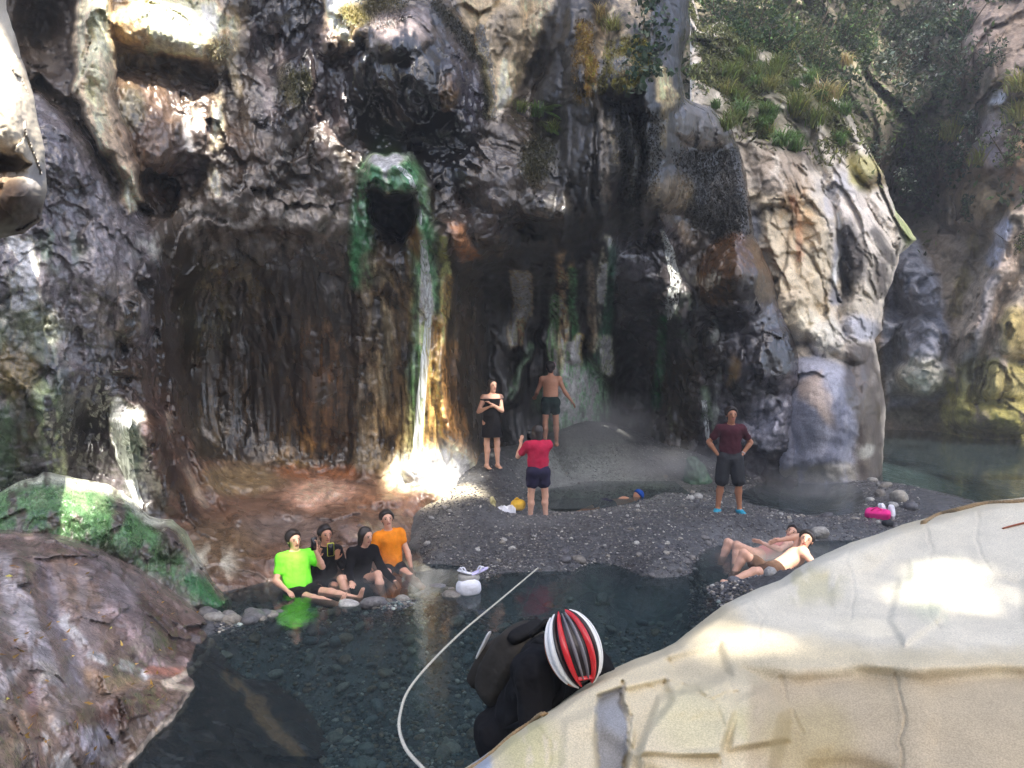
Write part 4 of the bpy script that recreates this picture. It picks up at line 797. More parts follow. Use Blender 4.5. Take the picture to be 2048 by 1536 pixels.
def ground_z(x, y):
    i = np.clip(np.searchsorted(xs, x) - 1, 0, len(xs) - 2); j = np.clip(np.searchsorted(ys, y) - 1, 0, len(ys) - 2)
    fx = (x - xs[i]) / (xs[i + 1] - xs[i]); fy = (y - ys[j]) / (ys[j + 1] - ys[j])
    return (GZ[j, i] * (1 - fx) + GZ[j, i + 1] * fx) * (1 - fy) + (GZ[j + 1, i] * (1 - fx) + GZ[j + 1, i + 1] * fx) * fy
n = fbm(Q, .5, 4, .6, off=7.0)
gc = lin((76, 77, 79)) * (1 + .35 * n[..., None])
pale = sstep(.15, .6, fbm(Q, 1.6, 3, off=4.4))[..., None] * .35
gc = gc * (1 - pale) + lin((140, 138, 134)) * pale
bank = np.exp(-(((GX - 1.9) / 1.3) ** 2 + ((GY - 15.4) / 1.6) ** 2))[..., None] * .6
gc = gc * (1 - bank) + lin((176, 182, 172)) * bank
lime = np.exp(-(((GX + 1.15) / .75) ** 2 + ((GY - 12.95) / .55) ** 2) ** 2)[..., None] * .9  # ground at the sunspot painted pale so it burns out in the sun
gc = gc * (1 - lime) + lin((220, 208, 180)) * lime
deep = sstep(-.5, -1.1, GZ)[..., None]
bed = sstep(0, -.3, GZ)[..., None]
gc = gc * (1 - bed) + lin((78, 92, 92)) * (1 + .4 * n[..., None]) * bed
gc = gc * (1 - .75 * deep)  # deep bed darkened in colour for the light the water absorbs
wet = .55 + .5 * sstep(.2, 0, GZ)
ni, nj = len(xs), len(ys)
i, j = np.meshgrid(np.arange(ni - 1), np.arange(nj - 1), indexing='xy')
q4 = np.stack([j * ni + i, j * ni + i + 1, (j + 1) * ni + i + 1, (j + 1) * ni + i], -1).reshape(-1, 4)
M_GRAVEL = rock_mat('gravel_bed', grain=16, var=.5, rough=(.8, .25), bump=.8, bdist=.03, fine=60)
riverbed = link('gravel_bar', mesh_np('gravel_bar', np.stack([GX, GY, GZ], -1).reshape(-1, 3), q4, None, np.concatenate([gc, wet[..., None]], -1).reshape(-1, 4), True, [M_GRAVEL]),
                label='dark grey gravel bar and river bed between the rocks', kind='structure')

def water_mat(name, tint, density, ripple=.12, scale=5.0):
    m, nt, bs, out = nodes_of(name); L = nt.links.new
    nt.nodes.remove(bs)
    geo = N(nt, 'ShaderNodeNewGeometry')
    mp = N(nt, 'ShaderNodeMapping'); mp.inputs['Scale'].default_value = (1, .7, 1)
    L(geo.outputs['Position'], mp.inputs[0])
    n1 = N(nt, 'ShaderNodeTexNoise', Scale=scale, Detail=4.0, Roughness=.55, Distortion=.4)
    L(mp.outputs[0], n1.inputs['Vector'])
    bp = N(nt, 'ShaderNodeBump', Strength=ripple, Distance=.05)
    L(n1.outputs[0], bp.inputs['Height'])
    fr = N(nt, 'ShaderNodeFresnel'); fr.inputs[0].default_value = 1.33
    L(bp.outputs[0], fr.inputs['Normal'])
    tr = N(nt, 'ShaderNodeBsdfTransparent'); tr.inputs[0].default_value = (*lin(tint), 1)
    df = N(nt, 'ShaderNodeBsdfDiffuse'); df.inputs[0].default_value = (*lin(density[1]), 1)
    mx0 = N(nt, 'ShaderNodeMixShader'); mx0.inputs[0].default_value = density[0]
    gl = N(nt, 'ShaderNodeBsdfGlossy'); gl.inputs['Roughness'].default_value = .06
    L(bp.outputs[0], gl.inputs['Normal'])
    mx = N(nt, 'ShaderNodeMixShader')
    L(tr.outputs[0], mx0.inputs[1]); L(df.outputs[0], mx0.inputs[2])
    L(fr.outputs[0], mx.inputs[0]); L(mx0.outputs[0], mx.inputs[1]); L(gl.outputs[0], mx.inputs[2]); L(mx.outputs[0], out.inputs[0])
    return m

def sheet(name, x0, x1, y0, y1, z, mat, n=40, **kw):
    X, Y = np.meshgrid(np.linspace(x0, x1, n), np.linspace(y0, y1, n), indexing='xy')
    a, b_ = np.meshgrid(np.arange(n - 1), np.arange(n - 1), indexing='xy')
    q = np.stack([b_ * n + a, b_ * n + a + 1, (b_ + 1) * n + a + 1, (b_ + 1) * n + a], -1).reshape(-1, 4)
    return link(name, mesh_np(name, np.stack([X, Y, X * 0 + z], -1).reshape(-1, 3), q, None, None, True, [mat]), **kw)
M_WATER = water_mat('river_water', (206, 216, 216), (.15, (78, 94, 100)), ripple=.10)
M_POOL = water_mat('pool_water', (190, 204, 200), (.22, (120, 132, 134)), ripple=.05)
sheet('river_water', -9, 24, 2, 36, 0.0, M_WATER, 60, label='clear dark green river water over cobbles', kind='structure')
q0 = G(1165, 985, .2)
def pool_sheet(name, x0, x1, y0, y1, z, mat, **kw):
    """a flat sheet that ends where the bed rises through it"""
    low = (GZ < z + .03) & (GX > x0) & (GX < x1) & (GY > y0) & (GY < y1)
    k4 = low[:-1, :-1] | low[1:, :-1] | low[:-1, 1:] | low[1:, 1:]
    used = np.zeros(GX.shape, bool); used[:-1, :-1] |= k4; used[1:, :-1] |= k4; used[:-1, 1:] |= k4; used[1:, 1:] |= k4
    ix = -np.ones(GX.shape, int); ix[used] = np.arange(used.sum())
    q = np.stack([ix[:-1, :-1][k4], ix[:-1, 1:][k4], ix[1:, 1:][k4], ix[1:, :-1][k4]], -1)
    V = np.stack([GX[used], GY[used], np.full(used.sum(), z)], -1)
    return link(name, mesh_np(name, V, q, None, None, True, [mat]), **kw)
pool_sheet('pool_water', q0[0] - 1.5, q0[0] + 2.0, q0[1] - 1.4, q0[1] + 1.3, .19, M_POOL, label='shallow hot pool around the legs of the woman in red', kind='structure')

# ------------------------------------------------------------------ behind the viewer: gorge wall, and leaves added to shade all but the sunspots
def beam_clear(C, spots):
    ok = np.ones(len(C), bool)
    for T, r in spots:
        d = C - T; t = d @ SUN
        dist = np.linalg.norm(d - t[:, None] * SUN, axis=1)
        ok &= ~((dist < r + .42) & (t > 0))
    return ok
def spot(face, u, v, r): return (face.at(u, v)[0], r)
SPOTS = [spot(CLIFF, 340, 50, 0.68), spot(CLIFF, 270, 30, 0.43), spot(CLIFF, 690, 20, 0.33), spot(CLIFF, 790, 60, 0.38), spot(p, 30, 200, 0.48), spot(p, 10, 100, 0.33), spot(CLIFF, 40, 550, 0.28),
         spot(CLIFF, 655, 265, 0.18), spot(CLIFF, 925, 490, 0.08), (W(865, 930, 13.2), .62), (W(900, 965, 13.5), .55), (W(825, 950, 13.1), .45), (W(915, 985, 13.5), .4), (W(990, 800, 14.3), .16),
         spot(m, 150, 965, 0.23), spot(m, 230, 985, 0.08), spot(CLIFF, 245, 850, .3), (W(575, 1135, 9.65), .14),
         spot(g, 1500, 1285, 0.10), spot(g, 1620, 1292, 0.10), spot(g, 1800, 1230, 0.02), spot(g, 1930, 1130, 0.02), spot(g, 2040, 1200, 0.02), spot(g, 1840, 1180, 0.02), (W(1140, 1235, 3.3), 0.02), spot(CLIFF, 1346, 560, .35), (W(1575, 1112, 10.3), .22), spot(s6, 40, 1360, 0.03), spot(s6, 100, 1500, 0.03), spot(CLIFF, 1300, 100, 0.08), spot(CLIFF, 440, 300, 0.03), (W(1330, 940, 15.5), 0.13)]
src = np.concatenate([fc.P()[::6, ::6][fc.mask[::6, ::6] if fc.mask is not None else slice(None)].reshape(-1, 3) for fc in (CLIFF, p, m, s6, b, f, g)] + [np.stack([GX, GY, GZ], -1)[::5, ::5].reshape(-1, 3)] + [np.stack([RNG.uniform(-3, 8, 4000), RNG.uniform(3, 16, 4000), RNG.uniform(0, 3, 4000)], 1)])
src = src[RNG.integers(len(src), size=60000)] + RNG.normal(size=(60000, 3)) * .35
ty = RNG.uniform(-14, -7, 60000); tt = (src[:, 1] - ty) / -SUN[1]
Cw = src + tt[:, None] * SUN
Cw = Cw[beam_clear(Cw, SPOTS)]
LEAF = leaf_mat('leaf')
def leaf_cards(C, size, rng, col, jitter=.35, aspect=2.2, up=None, fold=.25):
    """many small folded leaves: six vertices and two quads each"""
    n = len(C)
    a = rng.normal(size=(n, 3)); 
    if up is not None: a = a * (1 - up[1]) + np.asarray(up[0]) * up[1] * 2
    a /= np.linalg.norm(a, axis=1)[:, None]
    b_ = rng.normal(size=(n, 3)); b_ -= a * (a * b_).sum(1)[:, None]; b_ /= np.linalg.norm(b_, axis=1)[:, None]
    nn_ = np.cross(a, b_)
    s = size * rng.uniform(.6, 1.4, n)[:, None]
    l = a * s; w = b_ * s / aspect; h = nn_ * s * fold / aspect
    V = np.stack([C - l, C - w + h, C + w + h, C + l], 1).reshape(-1, 3)
    k = 4 * np.arange(n)[:, None]
    t = np.concatenate([k + [0, 1, 3], k + [0, 3, 2]])
    cc = np.repeat(lin(col) * np.exp(rng.normal(size=(n, 1)) * jitter) * (1 + rng.normal(size=(n, 3)) * .06), 4, axis=0)
    return V, t, np.clip(cc, 0, 1)
mb = MB(); V, t, cc = leaf_cards(Cw, .5, RNG, (110, 124, 72), aspect=1.25); mb.add(V, None, t, cc)
link('shade_leaves', mb.mesh('shade_leaves', LEAF), label='unseen leaves added behind the viewer to shade the gorge, with gaps for sunspots', kind='stuff')
X, Z = np.meshgrid(np.linspace(-30, 60, 60), np.linspace(-2, 15, 20), indexing='xy')
Y = -14 - .12 * Z + .8 * fbm(np.stack([X, Z, X * 0], -1), 4.0, 4)
a, b_ = np.meshgrid(np.arange(59), np.arange(19), indexing='xy')
qq = np.stack([b_ * 60 + a, (b_ + 1) * 60 + a, (b_ + 1) * 60 + a + 1, b_ * 60 + a + 1], -1).reshape(-1, 4)
link('gorge_wall', mesh_np('gorge_wall', np.stack([X, Y, Z], -1).reshape(-1, 3), qq, None, np.tile(np.append(lin((120, 110, 96)), .1), (X.size, 1)), True, [M_FAR]), label='near side rock wall of the gorge behind the viewer', kind='structure')
# ------------------------------------------------------------------ stones and pebbles
def ico(sub=1):
    t = (1 + 5 ** .5) / 2
    V = np.array([(-1, t, 0), (1, t, 0), (-1, -t, 0), (1, -t, 0), (0, -1, t), (0, 1, t), (0, -1, -t), (0, 1, -t), (t, 0, -1), (t, 0, 1), (-t, 0, -1), (-t, 0, 1)], float)
    T = np.array([(0, 11, 5), (0, 5, 1), (0, 1, 7), (0, 7, 10), (0, 10, 11), (1, 5, 9), (5, 11, 4), (11, 10, 2), (10, 7, 6), (7, 1, 8), (3, 9, 4), (3, 4, 2), (3, 2, 6), (3, 6, 8), (3, 8, 9), (4, 9, 5), (2, 4, 11), (6, 2, 10), (8, 6, 7), (9, 8, 1)])
    for _ in range(sub):
        vs = list(map(tuple, V)); mid = {}; nt_ = []
        def mp(a, b_):
            k = (min(a, b_), max(a, b_))
            if k not in mid: vs.append(tuple((np.array(vs[a]) + np.array(vs[b_])) / 2)); mid[k] = len(vs) - 1
            return mid[k]
        for a, b_, c_ in T:
            x, y, z = mp(a, b_), mp(b_, c_), mp(c_, a); nt_ += [(a, x, z), (b_, y, x), (c_, z, y), (x, y, z)]
        V = np.array(vs); T = np.array(nt_)
    return V / np.linalg.norm(V, axis=1)[:, None], T
def stone_mat(name, cols, wet):
    m, nt, bs, out = nodes_of(name); L = nt.links.new
    oi = N(nt, 'ShaderNodeObjectInfo'); cr = N(nt, 'ShaderNodeValToRGB'); L(oi.outputs['Random'], cr.inputs[0])
    e = cr.color_ramp.elements
    for k, c_ in enumerate(cols):
        x = e[k] if k < 2 else e.new(k / (len(cols) - 1))
        x.position = k / (len(cols) - 1); x.color = (*lin(c_), 1)
    tc = N(nt, 'ShaderNodeTexCoord'); n1 = N(nt, 'ShaderNodeTexNoise', Scale=3.0, Detail=6.0, Roughness=.6); L(tc.outputs['Object'], n1.inputs['Vector'])
    mul = N(nt, 'ShaderNodeVectorMath', operation='SCALE'); L(cr.outputs[0], mul.inputs[0]); L(rampf(nt, n1.outputs[0], .3, .7, .65, 1.35), mul.inputs['Scale']); L(mul.outputs[0], bs.inputs['Base Color'])
    bs.inputs['Roughness'].default_value = wet
    bp = N(nt, 'ShaderNodeBump', Strength=.4, Distance=.1); L(n1.outputs[0], bp.inputs['Height']); L(bp.outputs[0], bs.inputs['Normal'])
    return m
M_STONE = stone_mat('river_stone', [(70, 70, 76), (120, 118, 116), (90, 90, 96), (168, 162, 150), (104, 98, 90), (190, 188, 182), (84, 86, 94)], .45)
M_COB = stone_mat('wet_cobble', [(92, 112, 112), (130, 140, 132), (110, 120, 112), (150, 156, 146), (120, 112, 92), (104, 124, 126), (86, 100, 102)], .5)
IV, IT = ico(1)
def stone_shape(rng, flat):
    V = IV * np.array([1, rng.uniform(.65, .95), flat])
    for _ in range(7):   # chip facets off
        n_ = nrm(rng.normal(size=3)); d = rng.uniform(.55, .85); e = V @ n_ - d; V = V - np.clip(e, 0, None)[:, None] * n_
    return V * (1 + .10 * fbm(V * 1.0 + rng.uniform(0, 50), .9, 2)[:, None])
STV = [mesh_np('stone', stone_shape(RNG, f_), None, IT, None, True, [M_STONE]) for f_ in (.45, .6, .7, .5, .8, .6)]
COV = [mesh_np('cobble', stone_shape(RNG, f_), None, IT, None, True, [M_COB]) for f_ in (.35, .45, .5, .4, .6)]
def put_stone(x, y, s, var, rng, z=None, sink=.35, name='stone'):
    o = bpy.data.objects.new(name, var[rng.integers(len(var))]); COL.objects.link(o); o.parent = riverbed
    zz = float(ground_z(np.array(x), np.array(y))) if z is None else z
    o.location = (x, y, zz + s * (.5 - sink)); o.rotation_euler = (rng.uniform(-.35, .35), rng.uniform(-.35, .35), rng.uniform(0, 6.3)); o.scale = (s, s, s)
    return o
rs = np.random.default_rng(5)
# rim of the bathers' pool
rimline = spline([(q[0], q[1]) for q in (G(432, 1236), G(480, 1236), G(530, 1230), G(590, 1222), G(640, 1216), G(700, 1206), G(770, 1206), G(830, 1186), G(880, 1180), G(915, 1176))], 66)
for k, (x, y) in enumerate(rimline):
    for _ in range(2 if k < 26 else 1):
        s = rs.uniform(.045, .11) * (1.15 if k < 26 else 1); put_stone(x + rs.normal() * .07, y + rs.normal() * .11, s, STV, rs)
for u, v, s in ((500, 1232, .12), (520, 1222, .12), (455, 1240, .11), (745, 1212, .17), (700, 1208, .15), (870, 1172, .17), (845, 1180, .14), (905, 1190, .14), (560, 1222, .1)):
    q = G(u, v); put_stone(q[0], q[1], s, STV, rs, sink=.15)
for x, y in spline([(q[0], q[1]) for q in (G(1388, 1135), G(1412, 1160), G(1450, 1170), G(1520, 1173), G(1580, 1166), G(1625, 1150))], 34):
    put_stone(x + rs.normal() * .06, y + rs.normal() * .1, rs.uniform(.035, .09), STV, rs)
# stones lying about the bar
k = 0
while k < 130:
    u = rs.uniform(850, 1780); v = rs.uniform(930, 1165); q = G(u, v, .15); z = float(ground_z(q[0], q[1]))
    if z < .0 or z > .7 or q[1] < 9.6: continue
    near = 1 if v > 1120 else (.6 if v < 1000 else .45)
    if rs.uniform() > near: continue
    put_stone(q[0], q[1], rs.uniform(.025, .062) * (1.25 if u > 1680 else 1), STV, rs); k += 1
for u, v, s in ((1140, 877, .14), (1190, 872, .16), (1165, 885, .12), (1225, 895, .15), (1130, 942, .12), (1160, 948, .14), (1395, 1000, .16), (1380, 1002, .12), (1770, 975, .2), (1800, 1000, .25), (1760, 990, .16), (1820, 1018, .2), (1785, 1012, .14), (1745, 962, .2), (1740, 1000, .12), (1710, 1040, .1), (1640, 1062, .2), (1650, 1090, .16), (1610, 945, .12), (1430, 1150, .12), (1490, 1158, .1), (1540, 1166, .12), (1470, 1166, .12), (1410, 1135, .1), (1130, 1175, .1), (1370, 1135, .1)):
    q = G(u, v, .1); zz = float(ground_z(q[0], q[1])); q = G(u, v, zz); put_stone(q[0], q[1], s * .8, STV, rs)
# cobbles on the river bed
k = 0
while k < 290:
    u = rs.uniform(430, 1380); v = rs.uniform(1215, 1536) ; q = G(u, v, -.4); z = float(ground_z(q[0], q[1]))
    if z > -.1 or q[1] < 4.4: continue
    put_stone(q[0], q[1], rs.uniform(.035, .11) * (q[1] / 7) ** .5, COV, rs, name='cobble'); k += 1
# the small gravel as one mass
def pebbles(n, zone, smin, smax, cols, seed, zlo, zhi):
    rg = np.random.default_rng(seed); V0, T0 = ico(0); C_ = []; 
    u = rg.uniform(zone[0], zone[1], n * 3); v = rg.uniform(zone[2], zone[3], n * 3); q = G(u, v, .1); z = ground_z(q[:, 0], q[:, 1])
    ok = (z > zlo) & (z < zhi) & (fbm(np.stack([q[:, 0], q[:, 1], z * 0], -1), 1.0, 3, off=seed) > -.6); q = q[ok][:n]; z = z[ok][:n]; n = len(q)
    s = rg.uniform(smin, smax, n) * rg.uniform(.5, 1, n); a = rg.uniform(0, 6.3, n)
    sh = rg.uniform(.6, 1, (n, 1, 3)) * [1, 1, .6]
    V = V0[None] * sh * (1 + rg.uniform(-.18, .18, (n, 12, 1))); ca, sa = np.cos(a)[:, None], np.sin(a)[:, None]
    V = np.stack([V[..., 0] * ca - V[..., 1] * sa, V[..., 0] * sa + V[..., 1] * ca, V[..., 2]], -1) * s[:, None, None]
    V = V + np.stack([q[:, 0], q[:, 1], z + s * .2], -1)[:, None]
    T = (T0[None] + 12 * np.arange(n)[:, None, None]).reshape(-1, 3)
    c_ = lin(np.asarray(cols))[rg.choice(len(cols), n, p=[.38, .3, .2, .12])] * rg.uniform(.6, 1.35, (n, 1))
    col = np.concatenate([np.repeat(c_, 12, 0), np.full((n * 12, 1), .5)], 1)
    return V.reshape(-1, 3), T, col
mb = MB()
for args in ((24000, (840, 1840, 930, 1175), .008, .03, ((84, 84, 90), (104, 102, 104), (124, 120, 114), (176, 172, 164)), 21, -.03, .8), (5000, (1040, 1560, 860, 960), .01, .032, ((96, 96, 98), (120, 122, 120), (150, 150, 146), (190, 190, 184)), 22, .1, 1.3), (13000, (430, 1450, 1170, 1536), .015, .05, ((80, 96, 96), (104, 116, 112), (120, 116, 100), (160, 168, 160)), 23, -1.2, .02), (2500, (1380, 1680, 1120, 1210), .015, .045, ((74, 76, 82), (104, 104, 106), (124, 118, 108), (176, 170, 160)), 25, -.3, .2), (2500, (430, 900, 1150, 1250), .012, .035, ((74, 76, 82), (104, 104, 106), (124, 118, 108), (176, 170, 160)), 24, -.12, .1)):
    V, T, cc_ = pebbles(*args); mb.add(V, None, T, cc_)
link('gravel', mb.mesh('gravel', M_GRAVEL), label='small loose gravel and pebbles strewn over the bar and river bed', kind='stuff')
# ------------------------------------------------------------------ people: one continuous skin, clothes and hair as children

def surfnet(D, org, h):
    s = D < 0
    nx, ny, nz = D.shape
    cnt = np.zeros((nx - 1, ny - 1, nz - 1), np.int8)
    sl = lambda o, m: slice(o, m - 1 + o)
    for a in (0, 1):
        for b_ in (0, 1):
            for c_ in (0, 1):
                cnt += s[sl(a, nx), sl(b_, ny), sl(c_, nz)]
    act = (cnt > 0) & (cnt < 8)
    idx = -np.ones(act.shape, int); I = np.argwhere(act); idx[act] = np.arange(len(I))
    acc = np.zeros((len(I), 3)); num = np.zeros(len(I))
    cs = [(a, b_, c_) for a in (0, 1) for b_ in (0, 1) for c_ in (0, 1)]
    for p0 in cs:
        for ax in range(3):
            if p0[ax]: continue
            p1 = list(p0); p1[ax] = 1
            d0 = D[I[:, 0] + p0[0], I[:, 1] + p0[1], I[:, 2] + p0[2]]; d1 = D[I[:, 0] + p1[0], I[:, 1] + p1[1], I[:, 2] + p1[2]]
            mk = (d0 < 0) != (d1 < 0)
            t = np.where(mk, d0 / (d0 - d1 + 1e-12), 0)
            pt = np.tile(np.array(p0, float), (len(I), 1)); pt[:, ax] += t
            acc[mk] += pt[mk]; num[mk] += 1
    V = org + h * (I + acc / np.maximum(num, 1)[:, None])
    quads = []
    for ax in range(3):
        o1, o2 = (ax + 1) % 3, (ax + 2) % 3
        a = [slice(None)] * 3; b_ = [slice(None)] * 3
        a[ax] = slice(0, -1); b_[ax] = slice(1, None)
        sa, sb = s[tuple(a)], s[tuple(b_)]
        E = np.argwhere(sa != sb)
        E = E[(E[:, o1] > 0) & (E[:, o2] > 0) & (E[:, o1] < D.shape[o1] - 1) & (E[:, o2] < D.shape[o2] - 1)]
        fl = sa[E[:, 0], E[:, 1], E[:, 2]]
        def cell(d1, d2):
            e = E.copy(); e[:, o1] += d1; e[:, o2] += d2
            return idx[e[:, 0], e[:, 1], e[:, 2]]
        q = np.stack([cell(-1, -1), cell(0, -1), cell(0, 0), cell(-1, 0)], -1)
        q[~fl] = q[~fl][:, ::-1]
        quads.append(q)
    q = np.concatenate(quads); q = q[(q >= 0).all(1)]
    return V, q

class Blob:
    """a smooth union of tapered limbs, meshed as one closed skin"""
    def __init__(s): s.p = []; s.cut = []
    def cone(s, a, b, ra, rb=None, k=.03, flat=None):
        s.p.append((np.asarray(a, float), np.asarray(b, float), ra, ra if rb is None else rb, k, flat)); return s
    def ball(s, a, r, k=.03, flat=None): return s.cone(a, np.asarray(a, float) + 1e-4, r, r, k, flat)
    def plane(s, pt, n, r=.0): s.cut.append((np.asarray(pt, float), nrm(n))); return s
    def mesh(s, name, mat, h=.01, grow=0.0, noise=0.0):
        lo = np.min([np.minimum(a, b_) - max(ra, rb) * 1.7 - grow for a, b_, ra, rb, k, f_ in s.p], 0) - 3 * h
        hi = np.max([np.maximum(a, b_) + max(ra, rb) * 1.7 + grow for a, b_, ra, rb, k, f_ in s.p], 0) + 3 * h
        dims = np.ceil((hi - lo) / h).astype(int) + 1
        D = np.full(dims, .3, np.float32)
        ax = [lo[i] + h * np.arange(dims[i]) for i in range(3)]
        for a, b_, ra, rb, k, fl in s.p:
            R = max(ra, rb) * 1.7 + grow + k * 1.5 + 2 * h
            l = np.minimum(a, b_) - R; u = np.maximum(a, b_) + R
            i0 = np.clip(np.floor((l - lo) / h).astype(int), 0, dims); i1 = np.clip(np.ceil((u - lo) / h).astype(int) + 1, 0, dims)
            x = ax[0][i0[0]:i1[0], None, None] - a[0]; y = ax[1][None, i0[1]:i1[1], None] - a[1]; z = ax[2][None, None, i0[2]:i1[2]] - a[2]
            d = b_ - a
            x, y, z = np.broadcast_arrays(x, y, z)
            if fl is not None:
                for nv, sc in (fl if isinstance(fl, list) else [fl]):
                    nv = nrm(nv); dt = (x * nv[0] + y * nv[1] + z * nv[2]) * (1 / sc - 1)
                    x, y, z = x + nv[0] * dt, y + nv[1] * dt, z + nv[2] * dt
                    d = d + nv * (d @ nv) * (1 / sc - 1)
            t = np.clip((x * d[0] + y * d[1] + z * d[2]) / (d @ d + 1e-9), 0, 1)
            dist = np.sqrt((x - t * d[0]) ** 2 + (y - t * d[1]) ** 2 + (z - t * d[2]) ** 2) - (ra + (rb - ra) * t) - grow
            S = D[i0[0]:i1[0], i0[1]:i1[1], i0[2]:i1[2]]
            hh = np.clip(.5 + .5 * (S - dist) / k, 0, 1)
            D[i0[0]:i1[0], i0[1]:i1[1], i0[2]:i1[2]] = S * (1 - hh) + dist * hh - k * hh * (1 - hh)
        if noise:
            X, Y, Z = np.meshgrid(*ax, indexing='ij'); D += noise * pnoise(X * 14, Y * 14, Z * 9)
        for pt, nn_ in s.cut:
            D = np.maximum(D, (ax[0][:, None, None] - pt[0]) * nn_[0] + (ax[1][None, :, None] - pt[1]) * nn_[1] + (ax[2][None, None, :] - pt[2]) * nn_[2])
        V, q = surfnet(D, lo, h)
        return mesh_np(name, V, q, None, None, True, [mat])

SKIN = plain_mat('skin', (206, 150, 122), .5, .06, 25, .08, .002)
SKIN_L = plain_mat('skin_fair', (222, 172, 146), .5, .06, 25, .08, .002)
SKIN_D = plain_mat('skin_tanned', (176, 122, 92), .5, .06, 25, .08, .002)
HAIR = plain_mat('black_hair', (42, 35, 32), .45, .3, 60, .4, .004)
EYE = plain_mat('eye_dark', (28, 22, 20), .3)
LIP = plain_mat('lip', (164, 86, 80), .5)
def cloth(name, rgb, rough=.9): return plain_mat(name, rgb, rough, .12, 12, .7, .02, spec=.2)

